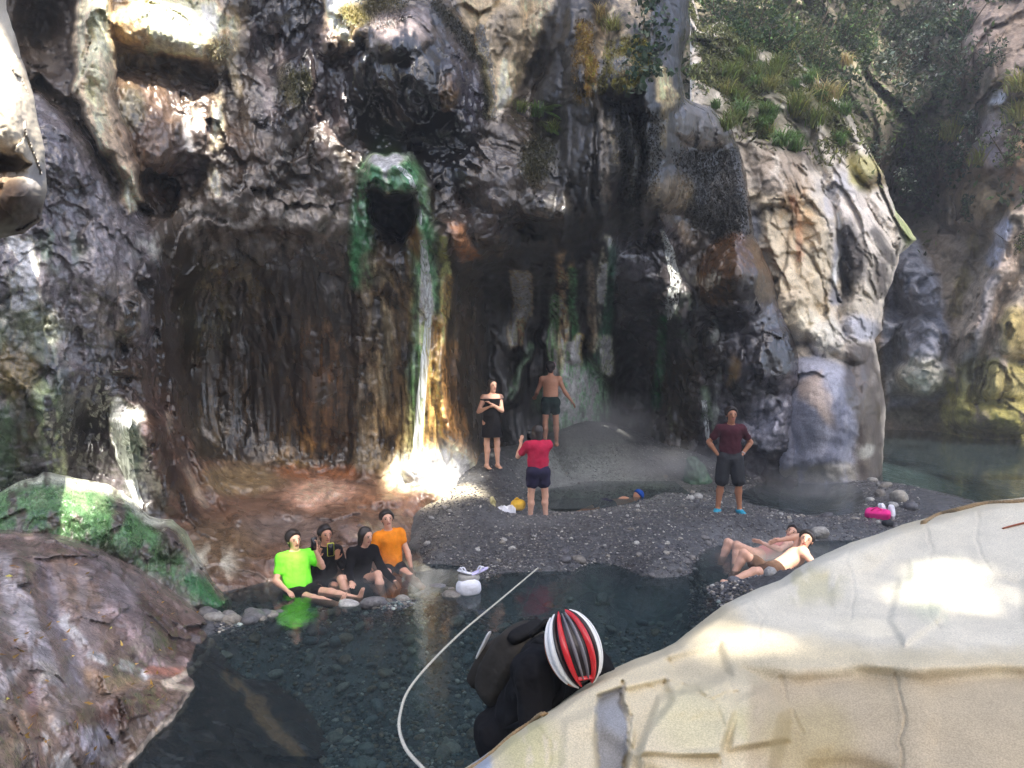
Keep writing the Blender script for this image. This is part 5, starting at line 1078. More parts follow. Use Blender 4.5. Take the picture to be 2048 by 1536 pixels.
class Person:
    """joints from bone directions in the place's axes; h = standing height"""
    def __init__(s, pelvis, h, up, left, face, armL, armR, legL, legR, head_up=None, build=1.0, handL=None, handR=None, curl=.6, footL=None, footR=None):
        k = h / 1.70; s.k = k; s.b = build
        s.pel = np.asarray(pelvis, float); s.up = nrm(up)
        lf = np.asarray(left, float); s.lat = nrm(lf - s.up * (lf @ s.up)); s.fwd = nrm(np.cross(s.lat, s.up))   # forward of the chest
        s.chest = s.pel + s.up * .33 * k; s.neck = s.pel + s.up * .50 * k
        s.shL = s.neck - s.up * .055 * k + s.lat * .165 * k * build ** .5; s.shR = s.neck - s.up * .055 * k - s.lat * .165 * k * build ** .5
        s.hipL = s.pel - s.up * .03 * k + s.lat * .088 * k; s.hipR = s.pel - s.up * .03 * k - s.lat * .088 * k
        s.hup = nrm(head_up if head_up is not None else s.up)
        fc = np.asarray(face, float); s.face = nrm(fc - s.hup * (fc @ s.hup)); s.hlat = nrm(np.cross(s.hup, s.face))
        s.head = s.neck + s.hup * .170 * k + s.face * .02 * k
        def chain(o, dirs, lens):
            out = [o]
            for d, l in zip(dirs, lens): out.append(out[-1] + nrm(d) * l * k)
            return out
        s.aL = chain(s.shL, armL, (.285, .25)); s.aR = chain(s.shR, armR, (.285, .25))
        s.lL = chain(s.hipL, legL, (.42, .41)); s.lR = chain(s.hipR, legR, (.42, .41))
        s.hL = nrm(handL) if handL is not None else nrm(armL[1]); s.hR = nrm(handR) if handR is not None else nrm(armR[1])
        s.curl = curl; s.fL = footL; s.fR = footR
    def body(s, B, h):
        k, b_, up, lat, fw = s.k, s.b, s.up, s.lat, s.fwd
        B.cone(s.pel - up * .02 * k, s.pel + up * .15 * k, .105 * k * b_, .098 * k * b_, .03, (lat, 1.35))
        B.cone(s.pel + up * .15 * k, s.chest + up * .06 * k, .098 * k * b_, .115 * k * b_, .04, (lat, 1.38))
        B.cone(s.shL, s.shR, .058 * k, .058 * k, .06); B.cone(s.chest + up * .05 * k, s.neck - up * .02 * k, .10 * k, .05 * k, .05, (lat, 1.3))
        for t in (s.hipL, s.hipR): B.ball(t - fw * .035 * k, .088 * k * b_, .05)
        B.cone(s.neck - up * .03 * k, s.head - s.hup * .06 * k, .058 * k, .05 * k, .03)
        s.headshape(B)
        for A, hd, sg in ((s.aL, s.hL, 1), (s.aR, s.hR, -1)):
            B.ball(A[0], .058 * k, .04); B.cone(A[0], A[1], .05 * k * b_, .038 * k, .03); m = A[1] + (A[2] - A[1]) * .25
            B.cone(A[1], m, .039 * k, .041 * k, .02); B.cone(m, A[2], .041 * k, .026 * k, .02)
            s.hand(B, A, hd, sg)
        for Lg, ft, sg in ((s.lL, s.fL, 1), (s.lR, s.fR, -1)):
            B.cone(Lg[0], Lg[1], .084 * k * b_, .055 * k, .05); m = Lg[1] + (Lg[2] - Lg[1]) * .3
            ax = nrm(Lg[2] - Lg[1]); th = nrm(Lg[1] - Lg[0]); bk = nrm(-(th - ax * (th @ ax)) + 1e-4) if np.linalg.norm(np.cross(th, ax)) > .05 else -fw
            B.cone(Lg[1], m + bk * .012 * k, .054 * k, .056 * k, .03); B.cone(m + bk * .012 * k, Lg[2], .056 * k, .036 * k, .03)
            s.foot(B, Lg, ft, sg)
    def headshape(s, B):
        k = s.k; H, u, f_, l = s.head, s.hup, s.face, s.hlat
        B.ball(H + u * .035 * k - f_ * .012 * k, .088 * k, .02, [(l, .9)]); B.cone(H + f_ * .025 * k + u * .01 * k, H - u * .085 * k + f_ * .04 * k, .07 * k, .042 * k, .03, (l, .95))
        B.cone(H + f_ * .09 * k + u * .02 * k, H + f_ * .108 * k - u * .022 * k, .009 * k, .014 * k, .012)
        for sg in (1, -1): B.ball(H + l * sg * .083 * k - u * .002 * k, .02 * k, .012, [(l, .5), (u, 1.5)])
    def hand(s, B, A, d, sg):
        k = s.k; w = A[2]; fore = nrm(A[2] - A[1])
        side = np.cross(d, s.up); side = side if np.linalg.norm(side) > .2 else np.cross(d, s.fwd); side = nrm(side)
        nr = nrm(np.cross(side, d))
        kn = w + d * .085 * k
        B.cone(w, kn, .026 * k, .032 * k, .015, (nr, .62))
        for i, (o, ln) in enumerate(((-.03, .07), (-.01, .08), (.011, .075), (.03, .058))):
            a = kn + side * o * k; m = a + d * ln * .5 * k - nr * s.curl * .012 * k; e = m + nrm(d - nr * s.curl) * ln * .5 * k
            B.cone(a - d * .01 * k, m, .0095 * k, .009 * k, .006); B.cone(m, e, .009 * k, .0075 * k, .006)
        a = w + d * .025 * k - side * .028 * k
        B.cone(a, a + nrm(d * .8 - side * .7 - nr * .4) * .04 * k, .012 * k, .0105 * k, .01); a2 = a + nrm(d * .8 - side * .7 - nr * .4) * .04 * k
        B.cone(a2, a2 + nrm(d - side * .2 - nr * .3) * .032 * k, .0105 * k, .008 * k, .006)
    def footdir(s, Lg, ft):
        if ft is not None: return nrm(ft)
        ax = nrm(Lg[2] - Lg[1]); d = s.fwd - ax * (s.fwd @ ax); return nrm(d)
    def foot(s, B, Lg, ft, sg):
        k = s.k; d = s.footdir(Lg, ft); ax = nrm(Lg[2] - Lg[1]); sd = nrm(np.cross(d, ax))
        a = Lg[2] + ax * .03 * k
        B.ball(a - d * .03 * k, .036 * k, .03); B.cone(a, a + d * .13 * k + ax * .022 * k, .038 * k, .026 * k, .03, (sd, 1.25))
        for i in range(5):
            o = (-.034 + .017 * i) * k; st = a + d * .13 * k + ax * .026 * k + sd * o
            B.cone(st, st + d * (.045 - .006 * (i if sg > 0 else 4 - i)) * k, .011 * k, .009 * k, .008)

def make_person(P, label, skin, clothes, h=.011, hair=None, face=True, extra=None):
    """clothes: list of (name, material, builder(Blob, P), grow)"""
    base = P.pel.copy(); base[2] = min(P.lL[2][2], P.lR[2][2])
    root = link('person', None, label=label, cat='person')
    B = Blob(); P.body(B, h)
    bd = link('body', B.mesh('body', skin, h), root)
    for nm, mt, fn, gw in clothes:
        C = Blob(); fn(C, P)
        link(nm, C.mesh(nm, mt, h, gw, .010 if h > .0095 else .014), root)
    if hair:
        C = Blob(); hair(C, P); link('hair', C.mesh('hair', HAIR, h, 0, .012), root)
    if face:
        k = P.k; H, u, f_, l = P.head, P.hup, P.face, P.hlat
        for sg in (1, -1):
            C = Blob(); C.ball(H + f_ * .082 * k + l * sg * .032 * k + u * .018 * k, .0092 * k, .003, (l, 1.5)); link('eye', C.mesh('eye', EYE, .003), bd)
            C = Blob(); C.cone(H + f_ * .088 * k + l * sg * .018 * k + u * .037 * k, H + f_ * .078 * k + l * sg * .05 * k + u * .038 * k, .005 * k, .004 * k, .003); link('eyebrow', C.mesh('eyebrow', HAIR, .004), bd)
        C = Blob(); C.cone(H + f_ * .082 * k - l * .02 * k - u * .052 * k, H + f_ * .082 * k + l * .02 * k - u * .052 * k, .008 * k, .008 * k, .004); link('mouth', C.mesh('mouth', LIP, .004), bd)
    return root

# clothing patterns
def torso(C, P, sleeve=.5, long=False, g=0.0):
    k, b_, up, lat = P.k, P.b, P.up, P.lat
    C.cone(P.pel + up * .0 * k, P.pel + up * .15 * k, (.112 + g) * k * b_, (.106 + g) * k * b_, .03, (lat, 1.36)); C.cone(P.pel + up * .15 * k, P.chest + up * .06 * k, (.106 + g) * k * b_, .122 * k * b_, .04, (lat, 1.38))
    C.cone(P.shL, P.shR, .066 * k, .066 * k, .06); C.cone(P.chest + up * .05 * k, P.neck + up * .0 * k, .112 * k, .066 * k, .05, (lat, 1.3))
    for A in (P.aL, P.aR):
        C.ball(A[0], .066 * k, .04)
        if sleeve > 0: C.cone(A[0], A[0] + (A[1] - A[0]) * min(sleeve, 1), .06 * k * b_, .056 * k, .03)
        if long: C.cone(A[1], A[2] - (A[2] - A[1]) * .06, .05 * k, .036 * k, .02)
def tee(sl=.55, neck_tilt=.0, hem=-.03):
    def fn(C, P):
        torso(C, P, sl); C.plane(P.neck + P.up * .035 * P.k, P.up + P.fwd * .30); C.plane(P.pel + P.up * hem * P.k, -P.up)
    return fn
def longtee(hem=-.03):
    def fn(C, P):
        torso(C, P, 1, True); C.plane(P.neck + P.up * .04 * P.k, P.up + P.fwd * .25)
    return fn
def shorts(ln=.5, g=.0, waist=.1):
    def fn(C, P):
        k, b_ = P.k, P.b
        C.cone(P.pel - P.up * .02 * k, P.pel + P.up * waist * k, .118 * k * b_, .108 * k * b_, .03, (P.lat, 1.35))
        for t in (P.hipL, P.hipR): C.ball(t - P.fwd * .035 * k, .098 * k * b_, .05)
        for Lg in (P.lL, P.lR): C.cone(Lg[0], Lg[0] + (Lg[1] - Lg[0]) * ln, (.098 + g) * k * b_, (.088 + g) * k * b_, .03)
        C.plane(P.pel + P.up * (waist + .01) * k, P.up)
    return fn
def trousers(C, P):
    shorts(1.0, -.004)(C, P)
    for Lg in (P.lL, P.lR): C.cone(Lg[1], Lg[2], .07 * P.k, .055 * P.k, .03)
def dress(C, P):
    k = P.k
    torso(C, P, 0, False, .004); C.plane(P.chest + P.up * .10 * k, P.up)
    C.cone(P.pel, P.pel - np.array([0, 0, .30]) * k, .125 * k, .165 * k, .05, (P.lat, 1.3)); C.plane(P.pel - np.array([0, 0, .32]) * k, (0, 0, -1))
def hair_short(C, P):
    k = P.k; H, u, f_, l = P.head, P.hup, P.face, P.hlat
    C.ball(H + u * .044 * k - f_ * .022 * k, .105 * k, .02, (l, .98)); C.cone(H + u * .065 * k + f_ * .045 * k, H + u * .075 * k - f_ * .04 * k, .062 * k, .072 * k, .02, (l, 1.05)); C.cone(H + u * .03 * k - f_ * .04 * k, H - u * .05 * k - f_ * .045 * k, .085 * k, .06 * k, .02); C.plane(H + u * .05 * k + f_ * .048 * k, -u * .42 + f_ * .91)
def hair_bun(C, P):
    k = P.k; H, u, f_ = P.head, P.hup, P.face
    hair_short(C, P); C.ball(H + u * .04 * k - f_ * .105 * k, .04 * k, .02)
    C.cut = [(H + u * .05 * k + f_ * .048 * k, nrm(-u * .42 + f_ * .91))]
def hair_long(C, P):
    k = P.k; H, u, f_, l = P.head, P.hup, P.face, P.hlat
    C.ball(H + u * .042 * k - f_ * .022 * k, .098 * k, .02, (l, .95)); C.cone(H - f_ * .03 * k, H - u * .2 * k - f_ * .05 * k, .085 * k, .05 * k, .03, (l, 1.1))
    for sg in (1, -1): C.cone(H + l * sg * .06 * k + u * .03 * k, H + l * sg * .085 * k - u * .12 * k + f_ * .0 * k, .034 * k, .026 * k, .02)
    C.cut = [(H + f_ * .05 * k + u * .055 * k, nrm(f_ * .93 - u * .3))]

def screen_phone(pos, d_up, d_nrm, rim, label, size=(.078, .158, .010)):
    """a phone held in a hand: case with rounded rim, dark glass and a camera dot"""
    u = nrm(d_up); n_ = nrm(np.asarray(d_nrm, float) - u * (np.asarray(d_nrm, float) @ u)); x = np.cross(u, n_)
    def slab(w, hgt, t, off):
        r = .012; pts = []
        for cx, cy, a0 in ((w / 2 - r, hgt / 2 - r, 0), (-w / 2 + r, hgt / 2 - r, 90), (-w / 2 + r, -hgt / 2 + r, 180), (w / 2 - r, -hgt / 2 + r, 270)):
            for a in (0, 30, 60, 90): q_ = math.radians(a0 + a); pts.append((cx + r * math.cos(q_), cy + r * math.sin(q_)))
        pts = np.array(pts); n = len(pts)
        V = np.concatenate([pos + pts[:, :1] * x + pts[:, 1:] * u + n_ * (off - t / 2), pos + pts[:, :1] * x + pts[:, 1:] * u + n_ * (off + t / 2), [pos + n_ * (off - t / 2)], [pos + n_ * (off + t / 2)]])
        k = np.arange(n); q = np.stack([k, (k + 1) % n, n + (k + 1) % n, n + k], -1); t_ = np.concatenate([np.stack([np.full(n, 2 * n), (k + 1) % n, k], -1), np.stack([np.full(n, 2 * n + 1), n + k, n + (k + 1) % n], -1)])
        return V, q, t_
    root = link('phone', None, label=label, cat='phone')
    mb = MB(); mb.add(*slab(size[0], size[1], size[2], 0)); link('case', mb.mesh('case', rim, False), root)
    mb = MB(); mb.add(*slab(size[0] * .86, size[1] * .92, .003, size[2] / 2 + .001)); link('screen', mb.mesh('screen', M_GLASS, False), root)
    mb = MB(); mb.add(*slab(size[0] * .86, size[1] * .92, .003, -size[2] / 2 - .001)); link('back_cover', mb.mesh('back_cover', M_GLASS, False), root)
    return root
M_GLASS = plain_mat('dark_glass', (22, 22, 26), .15, .02)
C_BLK = cloth('black_cloth', (24, 23, 26)); C_LIME = cloth('lime_cloth', (120, 236, 60)); C_ORG = cloth('orange_cloth', (240, 140, 34)); C_RED = cloth('crimson_cloth', (190, 40, 74)); C_NAVY = cloth('navy_cloth', (44, 42, 66)); C_MAR = cloth('maroon_cloth', (72, 34, 44)); C_DKG = cloth('dark_green_cloth', (36, 54, 52)); C_GREY = cloth('charcoal_cloth', (54, 56, 60)); C_PINK = cloth('pink_cloth', (214, 150, 176)); C_TEAL = plain_mat('teal_rubber', (40, 150, 180), .5); C_BLUE = cloth('blue_cap_cloth', (30, 74, 156)); C_PINK2 = cloth('coral_cloth', (226, 150, 140)); C_DBR = cloth('brown_shorts_cloth', (92, 70, 56))

def foot_z(P): return min(P.lL[2][2], P.lR[2][2]) - .07 * P.k

# the four bathers in the pool under the ledge (pelvis in the water, legs towards the viewer)
def seat(u, d, z): q = W(u, 690 + (3 - z) / d * F, d); return q
P1 = Person(seat(597, 9.6, -.03), 1.60, (-.16, .22, 1), (.80, .55, 0), (.62, -.72, -.25), [(.75, -.45, -.42), (-.25, -.35, .95)], [(-.12, -.45, -.85), (.72, -.62, -.28)], [(.86, -.40, .12), (.90, -.40, -.06)], [(.80, -.58, .06), (.88, -.46, -.03)], (-.05, -.05, 1), 1.18, handL=(-.1, -.1, 1), footL=(.2, -.2, 1), footR=(.25, -.2, 1))
make_person(P1, 'person in a sunlit lime green shirt reclining in the pool, legs stretched out', SKIN_L, [('shirt', C_LIME, tee(.6), .004), ('shorts', C_BLK, shorts(.45), .0)], hair=hair_bun)
screen_phone(P1.aL[2] + np.array([-.015, -.035, .10]), (0, 0, 1), (.6, -.6, 0), M_GLASS, 'dark phone held up by the person in the lime green shirt')
P2 = Person(seat(648, 10.1, -.10), 1.62, (.02, .05, 1), (.86, .5, 0), (.55, -.8, -.05), [(.45, -.35, -.8), (-.30, -.62, .75)], [(.15, -.5, -.8), (.35, -.35, .9)], [(.35, -.9, .25), (.5, -.8, -.3)], [(.25, -.95, .22), (.4, -.8, -.3)], None, 1.08, handL=(.1, -.2, 1), handR=(.2, -.1, 1))
make_person(P2, 'person in a black top photographing with a phone in a yellow case', SKIN, [('top', C_BLK, longtee(), .004), ('shorts', C_BLK, shorts(.5), 0)], hair=hair_bun)
C_YEL = plain_mat('yellow_case', (196, 200, 60), .5)
screen_phone((P2.aL[2] + P2.aR[2]) / 2 + np.array([.05, -.03, .13]), (0, 0, 1), (.5, -.8, 0), C_YEL, 'phone in a bright yellow case held by the person in black', (.088, .168, .012))
P3 = Person(seat(716, 10.1, -.06), 1.58, (.18, -.12, 1), (.75, .62, 0), (.78, -.55, -.3), [(.45, -.35, -.72), (.72, -.45, -.55)], [(-.05, -.5, -.85), (.3, -.9, -.15)], [(.55, -.6, .42), (.35, -.6, -.75)], [(-.15, -.85, .42), (.45, -.6, -.7)], (.15, -.1, 1), 1.0)
make_person(P3, 'person with long black hair in a dark long-sleeved top, crouching knees up in the pool', SKIN_L, [('top', C_BLK, longtee(), .004), ('shorts', C_BLK, shorts(.4), 0)], hair=hair_long)
P4 = Person(seat(785, 10.55, .0), 1.62, (-.13, .1, 1), (.88, .42, 0), (.35, -.9, -.12), [(.42, -.2, -.9), (.25, -.25, -.95)], [(-.3, -.4, -.85), (.1, -.9, -.3)], [(.42, -.75, -.05), (.62, -.55, -.30)], [(.15, -.95, .1), (.4, -.8, -.4)], None, .98, footL=(.6, -.3, .6))
make_person(P4, 'woman in an orange short-sleeved top sitting at the back of the pool', SKIN_L, [('top', C_ORG, tee(.4, hem=-.02), .004), ('shorts', C_BLK, shorts(.35), 0)], hair=hair_bun)
# woman in the sunbeam
P5 = Person((0, 0, 0), 1.60, (0, 0, 1), (.92, .4, 0), (.55, -.83, 0), [(.15, -.45, -.85), (-.75, -.35, .5)], [(-.35, -.15, -.9), (.72, -.55, .35)], [(.04, -.02, -1), (.03, .03, -1)], [(-.05, .02, -1), (.0, .04, -1)], None, 1.02)
def stand(P, u, v, d, z=None):
    t = W(u, v, d)
    if z is None: t[2] = float(ground_z(t[0], t[1])) + .005
    off = t - np.array([P.pel[0], P.pel[1], foot_z(P)])
    for nm in ('pel', 'chest', 'neck', 'shL', 'shR', 'hipL', 'hipR', 'head'): setattr(P, nm, getattr(P, nm) + off)
    for nm in ('aL', 'aR', 'lL', 'lR'): setattr(P, nm, [x + off for x in getattr(P, nm)])
stand(P5, 984, 938, 14.3)
make_person(P5, 'woman in a black dress standing barefoot in the sunbeam, arms folded to her chest', SKIN_L, [('dress', C_BLK, dress, .003)], hair=hair_long)
# man from behind
P6 = Person((0, 0, 0), 1.72, (0, .03, 1), (-1, .1, 0), (.15, 1, 0), [(-.35, .15, -.9), (-.1, .8, -.35)], [(.42, -.05, -.9), (.55, .25, -.75)], [(-.05, .02, -1), (-.02, -.03, -1)], [(.06, .0, -1), (.02, -.03, -1)], (0, .25, 1), 1.05)
stand(P6, 1101, 893, 16.1, 1)
def cap(C, P):
    k = P.k; C.ball(P.head + P.hup * .05 * k - P.face * .012 * k, .105 * k, .02); C.plane(P.head + P.hup * .045 * k, -P.hup + P.face * .1)
make_person(P6, 'bare-backed man in dark trunks and a pink cap facing the wall', SKIN, [('trunks', C_DKG, shorts(.42, .004, .08), .0), ('cap', C_PINK, cap, 0)], hair=hair_short, face=False)
# woman in red, from behind
P7 = Person((0, 0, 0), 1.60, (0, .02, 1), (-.95, -.25, 0), (-.35, .93, 0), [(-.55, .25, -.62), (.22, .45, .85)], [(-.1, .75, -.55), (-.62, .35, .75)], [(-.10, .0, -1), (-.04, -.03, -1)], [(.10, .0, -1), (.04, -.03, -1)], (-.05, .08, 1), 1.15, handL=(.1, .2, 1), handR=(-.2, .1, 1))
stand(P7, 1076, 1046, 12.9, 1)
make_person(P7, 'woman in a crimson shirt and navy shorts seen from behind, photographing', SKIN_L, [('shirt', C_RED, tee(.65, hem=-.06), .008), ('shorts', C_NAVY, shorts(.42, .01), .004)], hair=hair_long, face=False)
screen_phone((P7.aL[2] + P7.aR[2]) / 2 + np.array([0, .03, .12]), (0, 0, 1), (-.3, .95, 0), M_GLASS, 'dark phone raised by the woman in the crimson shirt')
# man in maroon
P8 = Person((0, 0, 0), 1.74, (.01, .02, 1), (.99, -.05, 0), (.05, -1, .02), [(.62, .2, -.8), (-.58, -.25, -.72)], [(-.62, .2, -.8), (.52, -.25, -.75)], [(.12, -.04, -1), (.06, .05, -1)], [(-.13, .02, -1), (-.10, .06, -1)], None, 1.05, handL=(-.8, -.3, -.1), handR=(.8, -.3, -.1), footL=(.1, -1, 0), footR=(-.45, -.9, 0))
stand(P8, 1459, 1024, 13.0)
r8 = make_person(P8, 'man in a maroon shirt and dark shorts standing with hands on hips', SKIN_D, [('shirt', C_MAR, tee(.6, hem=-.06), .006), ('shorts', C_GREY, shorts(.85, .014), .004)], hair=hair_short)
for Lg, ft in ((P8.lL, P8.fL), (P8.lR, P8.fR)):
    C = Blob(); ax_ = nrm(Lg[2] - Lg[1]); d = P8.footdir(Lg, ft); a = Lg[2] + ax_ * .035
    C.cone(a - d * .03, a + d * .16 + ax_ * .02, .05, .04, .03, (np.cross(d, ax_), 1.2)); C.plane(Lg[2] + ax_ * .0, -ax_); link('shoe', C.mesh('shoe', C_TEAL, .009), r8)
mb = MB(); wv = P8.aL[2] - nrm(P8.aL[2] - P8.aL[1]) * .03; ax_ = nrm(P8.aL[2] - P8.aL[1]); s1 = nrm(np.cross(ax_, (0, 0, 1))); s2 = np.cross(ax_, s1)
aa = np.linspace(0, 2 * math.pi, 17); mb.add(*tube([wv + .031 * (math.cos(t) * s1 + math.sin(t) * s2) for t in aa], .009, 6, False)); link('wristwatch', mb.mesh('wristwatch', plain_mat('steel', (200, 202, 206), .25, .05)), label='silver watch on the wrist of the man in maroon', cat='watch')
# two bathers lying back in the right pool
P9 = Person(seat(1545, 10.3, .0), 1.72, (.80, .25, .42), (.15, .9, -.3), (-.30, -.75, .35), [(.28, .15, .9), (-.85, .25, -.25)], [(.2, -.75, -.35), (-.75, -.45, -.2)], [(-.72, .1, .62), (-.45, -.1, -.88)], [(-.72, -.55, .18), (-.88, -.25, -.28)], (.35, .1, .9), 1.08)
make_person(P9, 'shirtless man lying back in the right pool, one arm behind his head', SKIN_L, [('shorts', C_DBR, shorts(.55), .004)], hair=hair_short)
P10 = Person(seat(1515, 11.0, .02), 1.66, (.92, .25, .3), (.1, .9, -.3), (-.3, -.6, .5), [(-.5, -.5, -.2), (-.8, .2, .15)], [(-.5, -.55, -.1), (-.7, .5, .2)], [(-.85, .15, .52), (-.35, -.1, -.9)], [(-.82, -.3, .46), (-.15, -.2, -.9)], (.5, .1, .8), 1.0)
make_person(P10, 'person lying behind the shirtless man in the pool, knees raised', SKIN_L, [('swimsuit', C_PINK2, lambda C, P: (torso(C, P, 0), C.plane(P.chest + P.up * .08 * P.k, P.up)), .002)], hair=hair_short)
# swimmer with a blue cap
q11 = W(1216, 1003, 14.2); q11[2] = .075
P11 = Person(q11, 1.66, (.85, .45, .05), (-.45, .9, 0), (.8, .4, -.4), [(.8, .5, -.4), (.6, .4, -.6)], [(.6, -.5, -.5), (.6, 0, -.6)], [(-.9, -.3, -.2), (-.9, -.2, -.3)], [(-.9, -.4, -.2), (-.9, -.3, -.3)], (.8, .3, .6))
make_person(P11, 'swimmer with a blue cap and bare back low in the shallow pool', SKIN, [('cap', C_BLUE, cap, .008), ('trunks', C_NAVY, shorts(.4), 0)], h=.013, face=False)
# cyclist climbing the boulder
P12 = Person(W(1040, 1452, 3.6), 1.72, (.36, -.36, .85), (.62, .75, 0), (.30, -.35, -.9), [(.55, -.05, -.80), (.45, -.55, -.62)], [(.05, -.38, -.95), (.25, -.45, -.85)], [(.35, -.35, -.85), (-.05, .15, -1)], [(.08, .05, -1), (-.15, .15, -1)], (.10, -.88, .46), 1.05)
C_BK2 = cloth('black_jersey', (20, 20, 23))
make_person(P12, 'cyclist in black clothes bending forward behind the foreground boulder', SKIN, [('jersey', C_BK2, longtee(), .012), ('trousers', C_BK2, trousers, .014)], h=.009, hair=None)
# ------------------------------------------------------------------ helmet, backpack, ropes, belongings
def rounded(name, cen, axes, size, mat, e=.35, n=18, parent=None, bump=0.0, seed=0, **kw):
    """superellipsoid: soft box / bag / cushion shapes; axes rows = x, y, z directions"""
    u = np.linspace(-math.pi / 2, math.pi / 2, n); v = np.linspace(-math.pi, math.pi, 2 * n + 1)[:-1]
    Uu, Vv = np.meshgrid(u, v, indexing='ij')
    pw = lambda x: np.sign(x) * np.abs(x) ** e
    L = np.stack([pw(np.cos(Uu)) * pw(np.cos(Vv)) * size[0], pw(np.cos(Uu)) * pw(np.sin(Vv)) * size[1], pw(np.sin(Uu)) * size[2]], -1)
    if bump: L = L * (1 + bump * fbm(L + seed * 3.1, max(size) * .9, 3, .5)[..., None])
    A = np.asarray(axes, float); V = np.asarray(cen) + L @ A
    m_ = 2 * n; i, j = np.meshgrid(np.arange(n - 1), np.arange(m_), indexing='ij')
    q = np.stack([i * m_ + j, i * m_ + (j + 1) % m_, (i + 1) * m_ + (j + 1) % m_, (i + 1) * m_ + j], -1).reshape(-1, 4)
    mb = MB(); mb.add(V.reshape(-1, 3), q)
    return link(name, mb.mesh(name, mat), parent, **kw)

def frame_axes(up, fwd):
    u = nrm(up); f_ = np.asarray(fwd, float); f_ = nrm(f_ - u * (f_ @ u)); l = np.cross(u, f_)
    return l, f_, u

# bicycle helmet, long axis front to back, its crown towards the viewer
l, fw_, up_ = P12.hlat, P12.face, P12.hup
HC = P12.head + up_ * .045
M_SH_W = plain_mat('helmet_white', (236, 236, 234), .22, .03); M_SH_R = plain_mat('helmet_red', (200, 44, 50), .22, .05); M_SH_K = plain_mat('helmet_black', (34, 26, 30), .4, .1); M_SH_O = plain_mat('helmet_orange', (206, 110, 60), .35, .08); M_SH_G = plain_mat('helmet_grey', (120, 116, 120), .3, .08)
hel = link('bicycle_helmet', None, label='white, red and black vented bicycle helmet on the cyclist', cat='helmet')
rounded('inner_shell', HC, (l, fw_, up_), (.102, .138, .096), M_SH_K, 1.0, 20, hel)
def rib(name, mat, a0, a1, t0, t1, w, grow=1.06, th=.010, taper=.55):
    """shell strip over the crown: lateral angle a0 (front) to a1 (rear), from t0 to t1 along the head"""
    mb = MB(); n = 22
    ts = np.linspace(t0, t1, n)
    S = []
    for q_ in (-1, -.5, .5, 1):
        for g_ in ((grow + th / .1) if abs(q_) < .8 else grow - .03,):
            f_ = 1 - (1 - taper) * np.abs(ts / 1.35) ** 2
            ang = a0 + (a1 - a0) * (ts - t0) / (t1 - t0) + q_ * w * f_
            y = np.sin(ts) * .138 * g_; r = np.cos(ts) * g_
            S.append(HC + (np.sin(ang) * r * .102)[:, None] * l + y[:, None] * fw_ + (np.cos(ang) * r * .096)[:, None] * up_)
    V = np.stack(S, 1).reshape(-1, 3); i, j = np.meshgrid(np.arange(n - 1), np.arange(3), indexing='ij')
    q = np.stack([i * 4 + j, i * 4 + j + 1, (i + 1) * 4 + j + 1, (i + 1) * 4 + j], -1).reshape(-1, 4)
    mb.add(V, q); return link(name, mb.mesh(name, mat), hel)
for sg in (1, -1):
    rib('shell_rib', M_SH_W, sg * .95, sg * 1.05, -1.2, 1.25, .20); rib('shell_rib', M_SH_R, sg * .42, sg * .55, -1.25, 1.2, .13, 1.07); rib('shell_rib', M_SH_G, sg * .12, sg * .16, -1.1, 1.0, .07, 1.05)
    rib('shell_rib', M_SH_K, sg * .74, sg * .78, -1.2, 1.2, .06, 1.05); rib('lower_shell', M_SH_O, sg * 1.42, sg * 1.46, -.6, 1.2, .12, 1.03)
    rib('shell_rim', M_SH_W, sg * 1.3, sg * 1.32, -1.1, .9, .05, 1.06)
rib('shell_bridge', M_SH_R, -.5, .5, .9, 1.0, .05)

# backpack
bu = P12.up; bl = P12.lat; bb = -P12.fwd
pc = P12.pel + bu * .22 + bb * .19
M_PACK = cloth('pack_fabric', (52, 49, 45), .8); M_STRAP = cloth('strap_webbing', (18, 18, 20), .8)
pk = link('backpack', None, label='dark grey roll-top backpack on the back of the cyclist', cat='backpack')
pbody = rounded('pack_body', pc, (bl, bb, bu), (.132, .09, .205), M_PACK, .5, 30, pk, .14, 2)
rounded('roll_top', pc + bu * .205, (bl, bb, bu), (.115, .035, .03), M_STRAP, .6, 14, pbody, .05, 1)
rounded('front_pocket', pc + bb * .085 - bu * .07, (bl, bb, bu), (.115, .04, .14), M_PACK, .45, 16, pbody, .04, 5)
rounded('reflective_strip', pc + bb * .108 + bu * .06 - bl * .11, (bl, bb, bu), (.012, .006, .09), plain_mat('reflector', (220, 220, 220), .3), .5, 8, pbody)
for sg in (1, -1):
    a = P12.neck + bl * sg * .09 * 1.0; mb = MB()
    mb.add(*tube(spline([pc + bu * .22 - bb * .09 + bl * sg * .08, a + bb * .06 + bu * .02, a + P12.fwd * .11 - bu * .06, P12.chest + bl * sg * .15 + P12.fwd * .13, P12.pel + bu * .12 + bl * sg * .17 + P12.fwd * .02, pc - bu * .2 - bb * .08 + bl * sg * .1], 24), .018, 6)); link('shoulder_strap', mb.mesh('shoulder_strap', M_STRAP), pk)
mb = MB(); mb.add(*tube(spline([pc + bu * .25 + bl * .05 - bb * .05, pc + bu * .33 - bb * .06, pc + bu * .25 - bl * .05 - bb * .05], 12), .012, 6)); link('haul_loop', mb.mesh('haul_loop', M_STRAP), pbody)

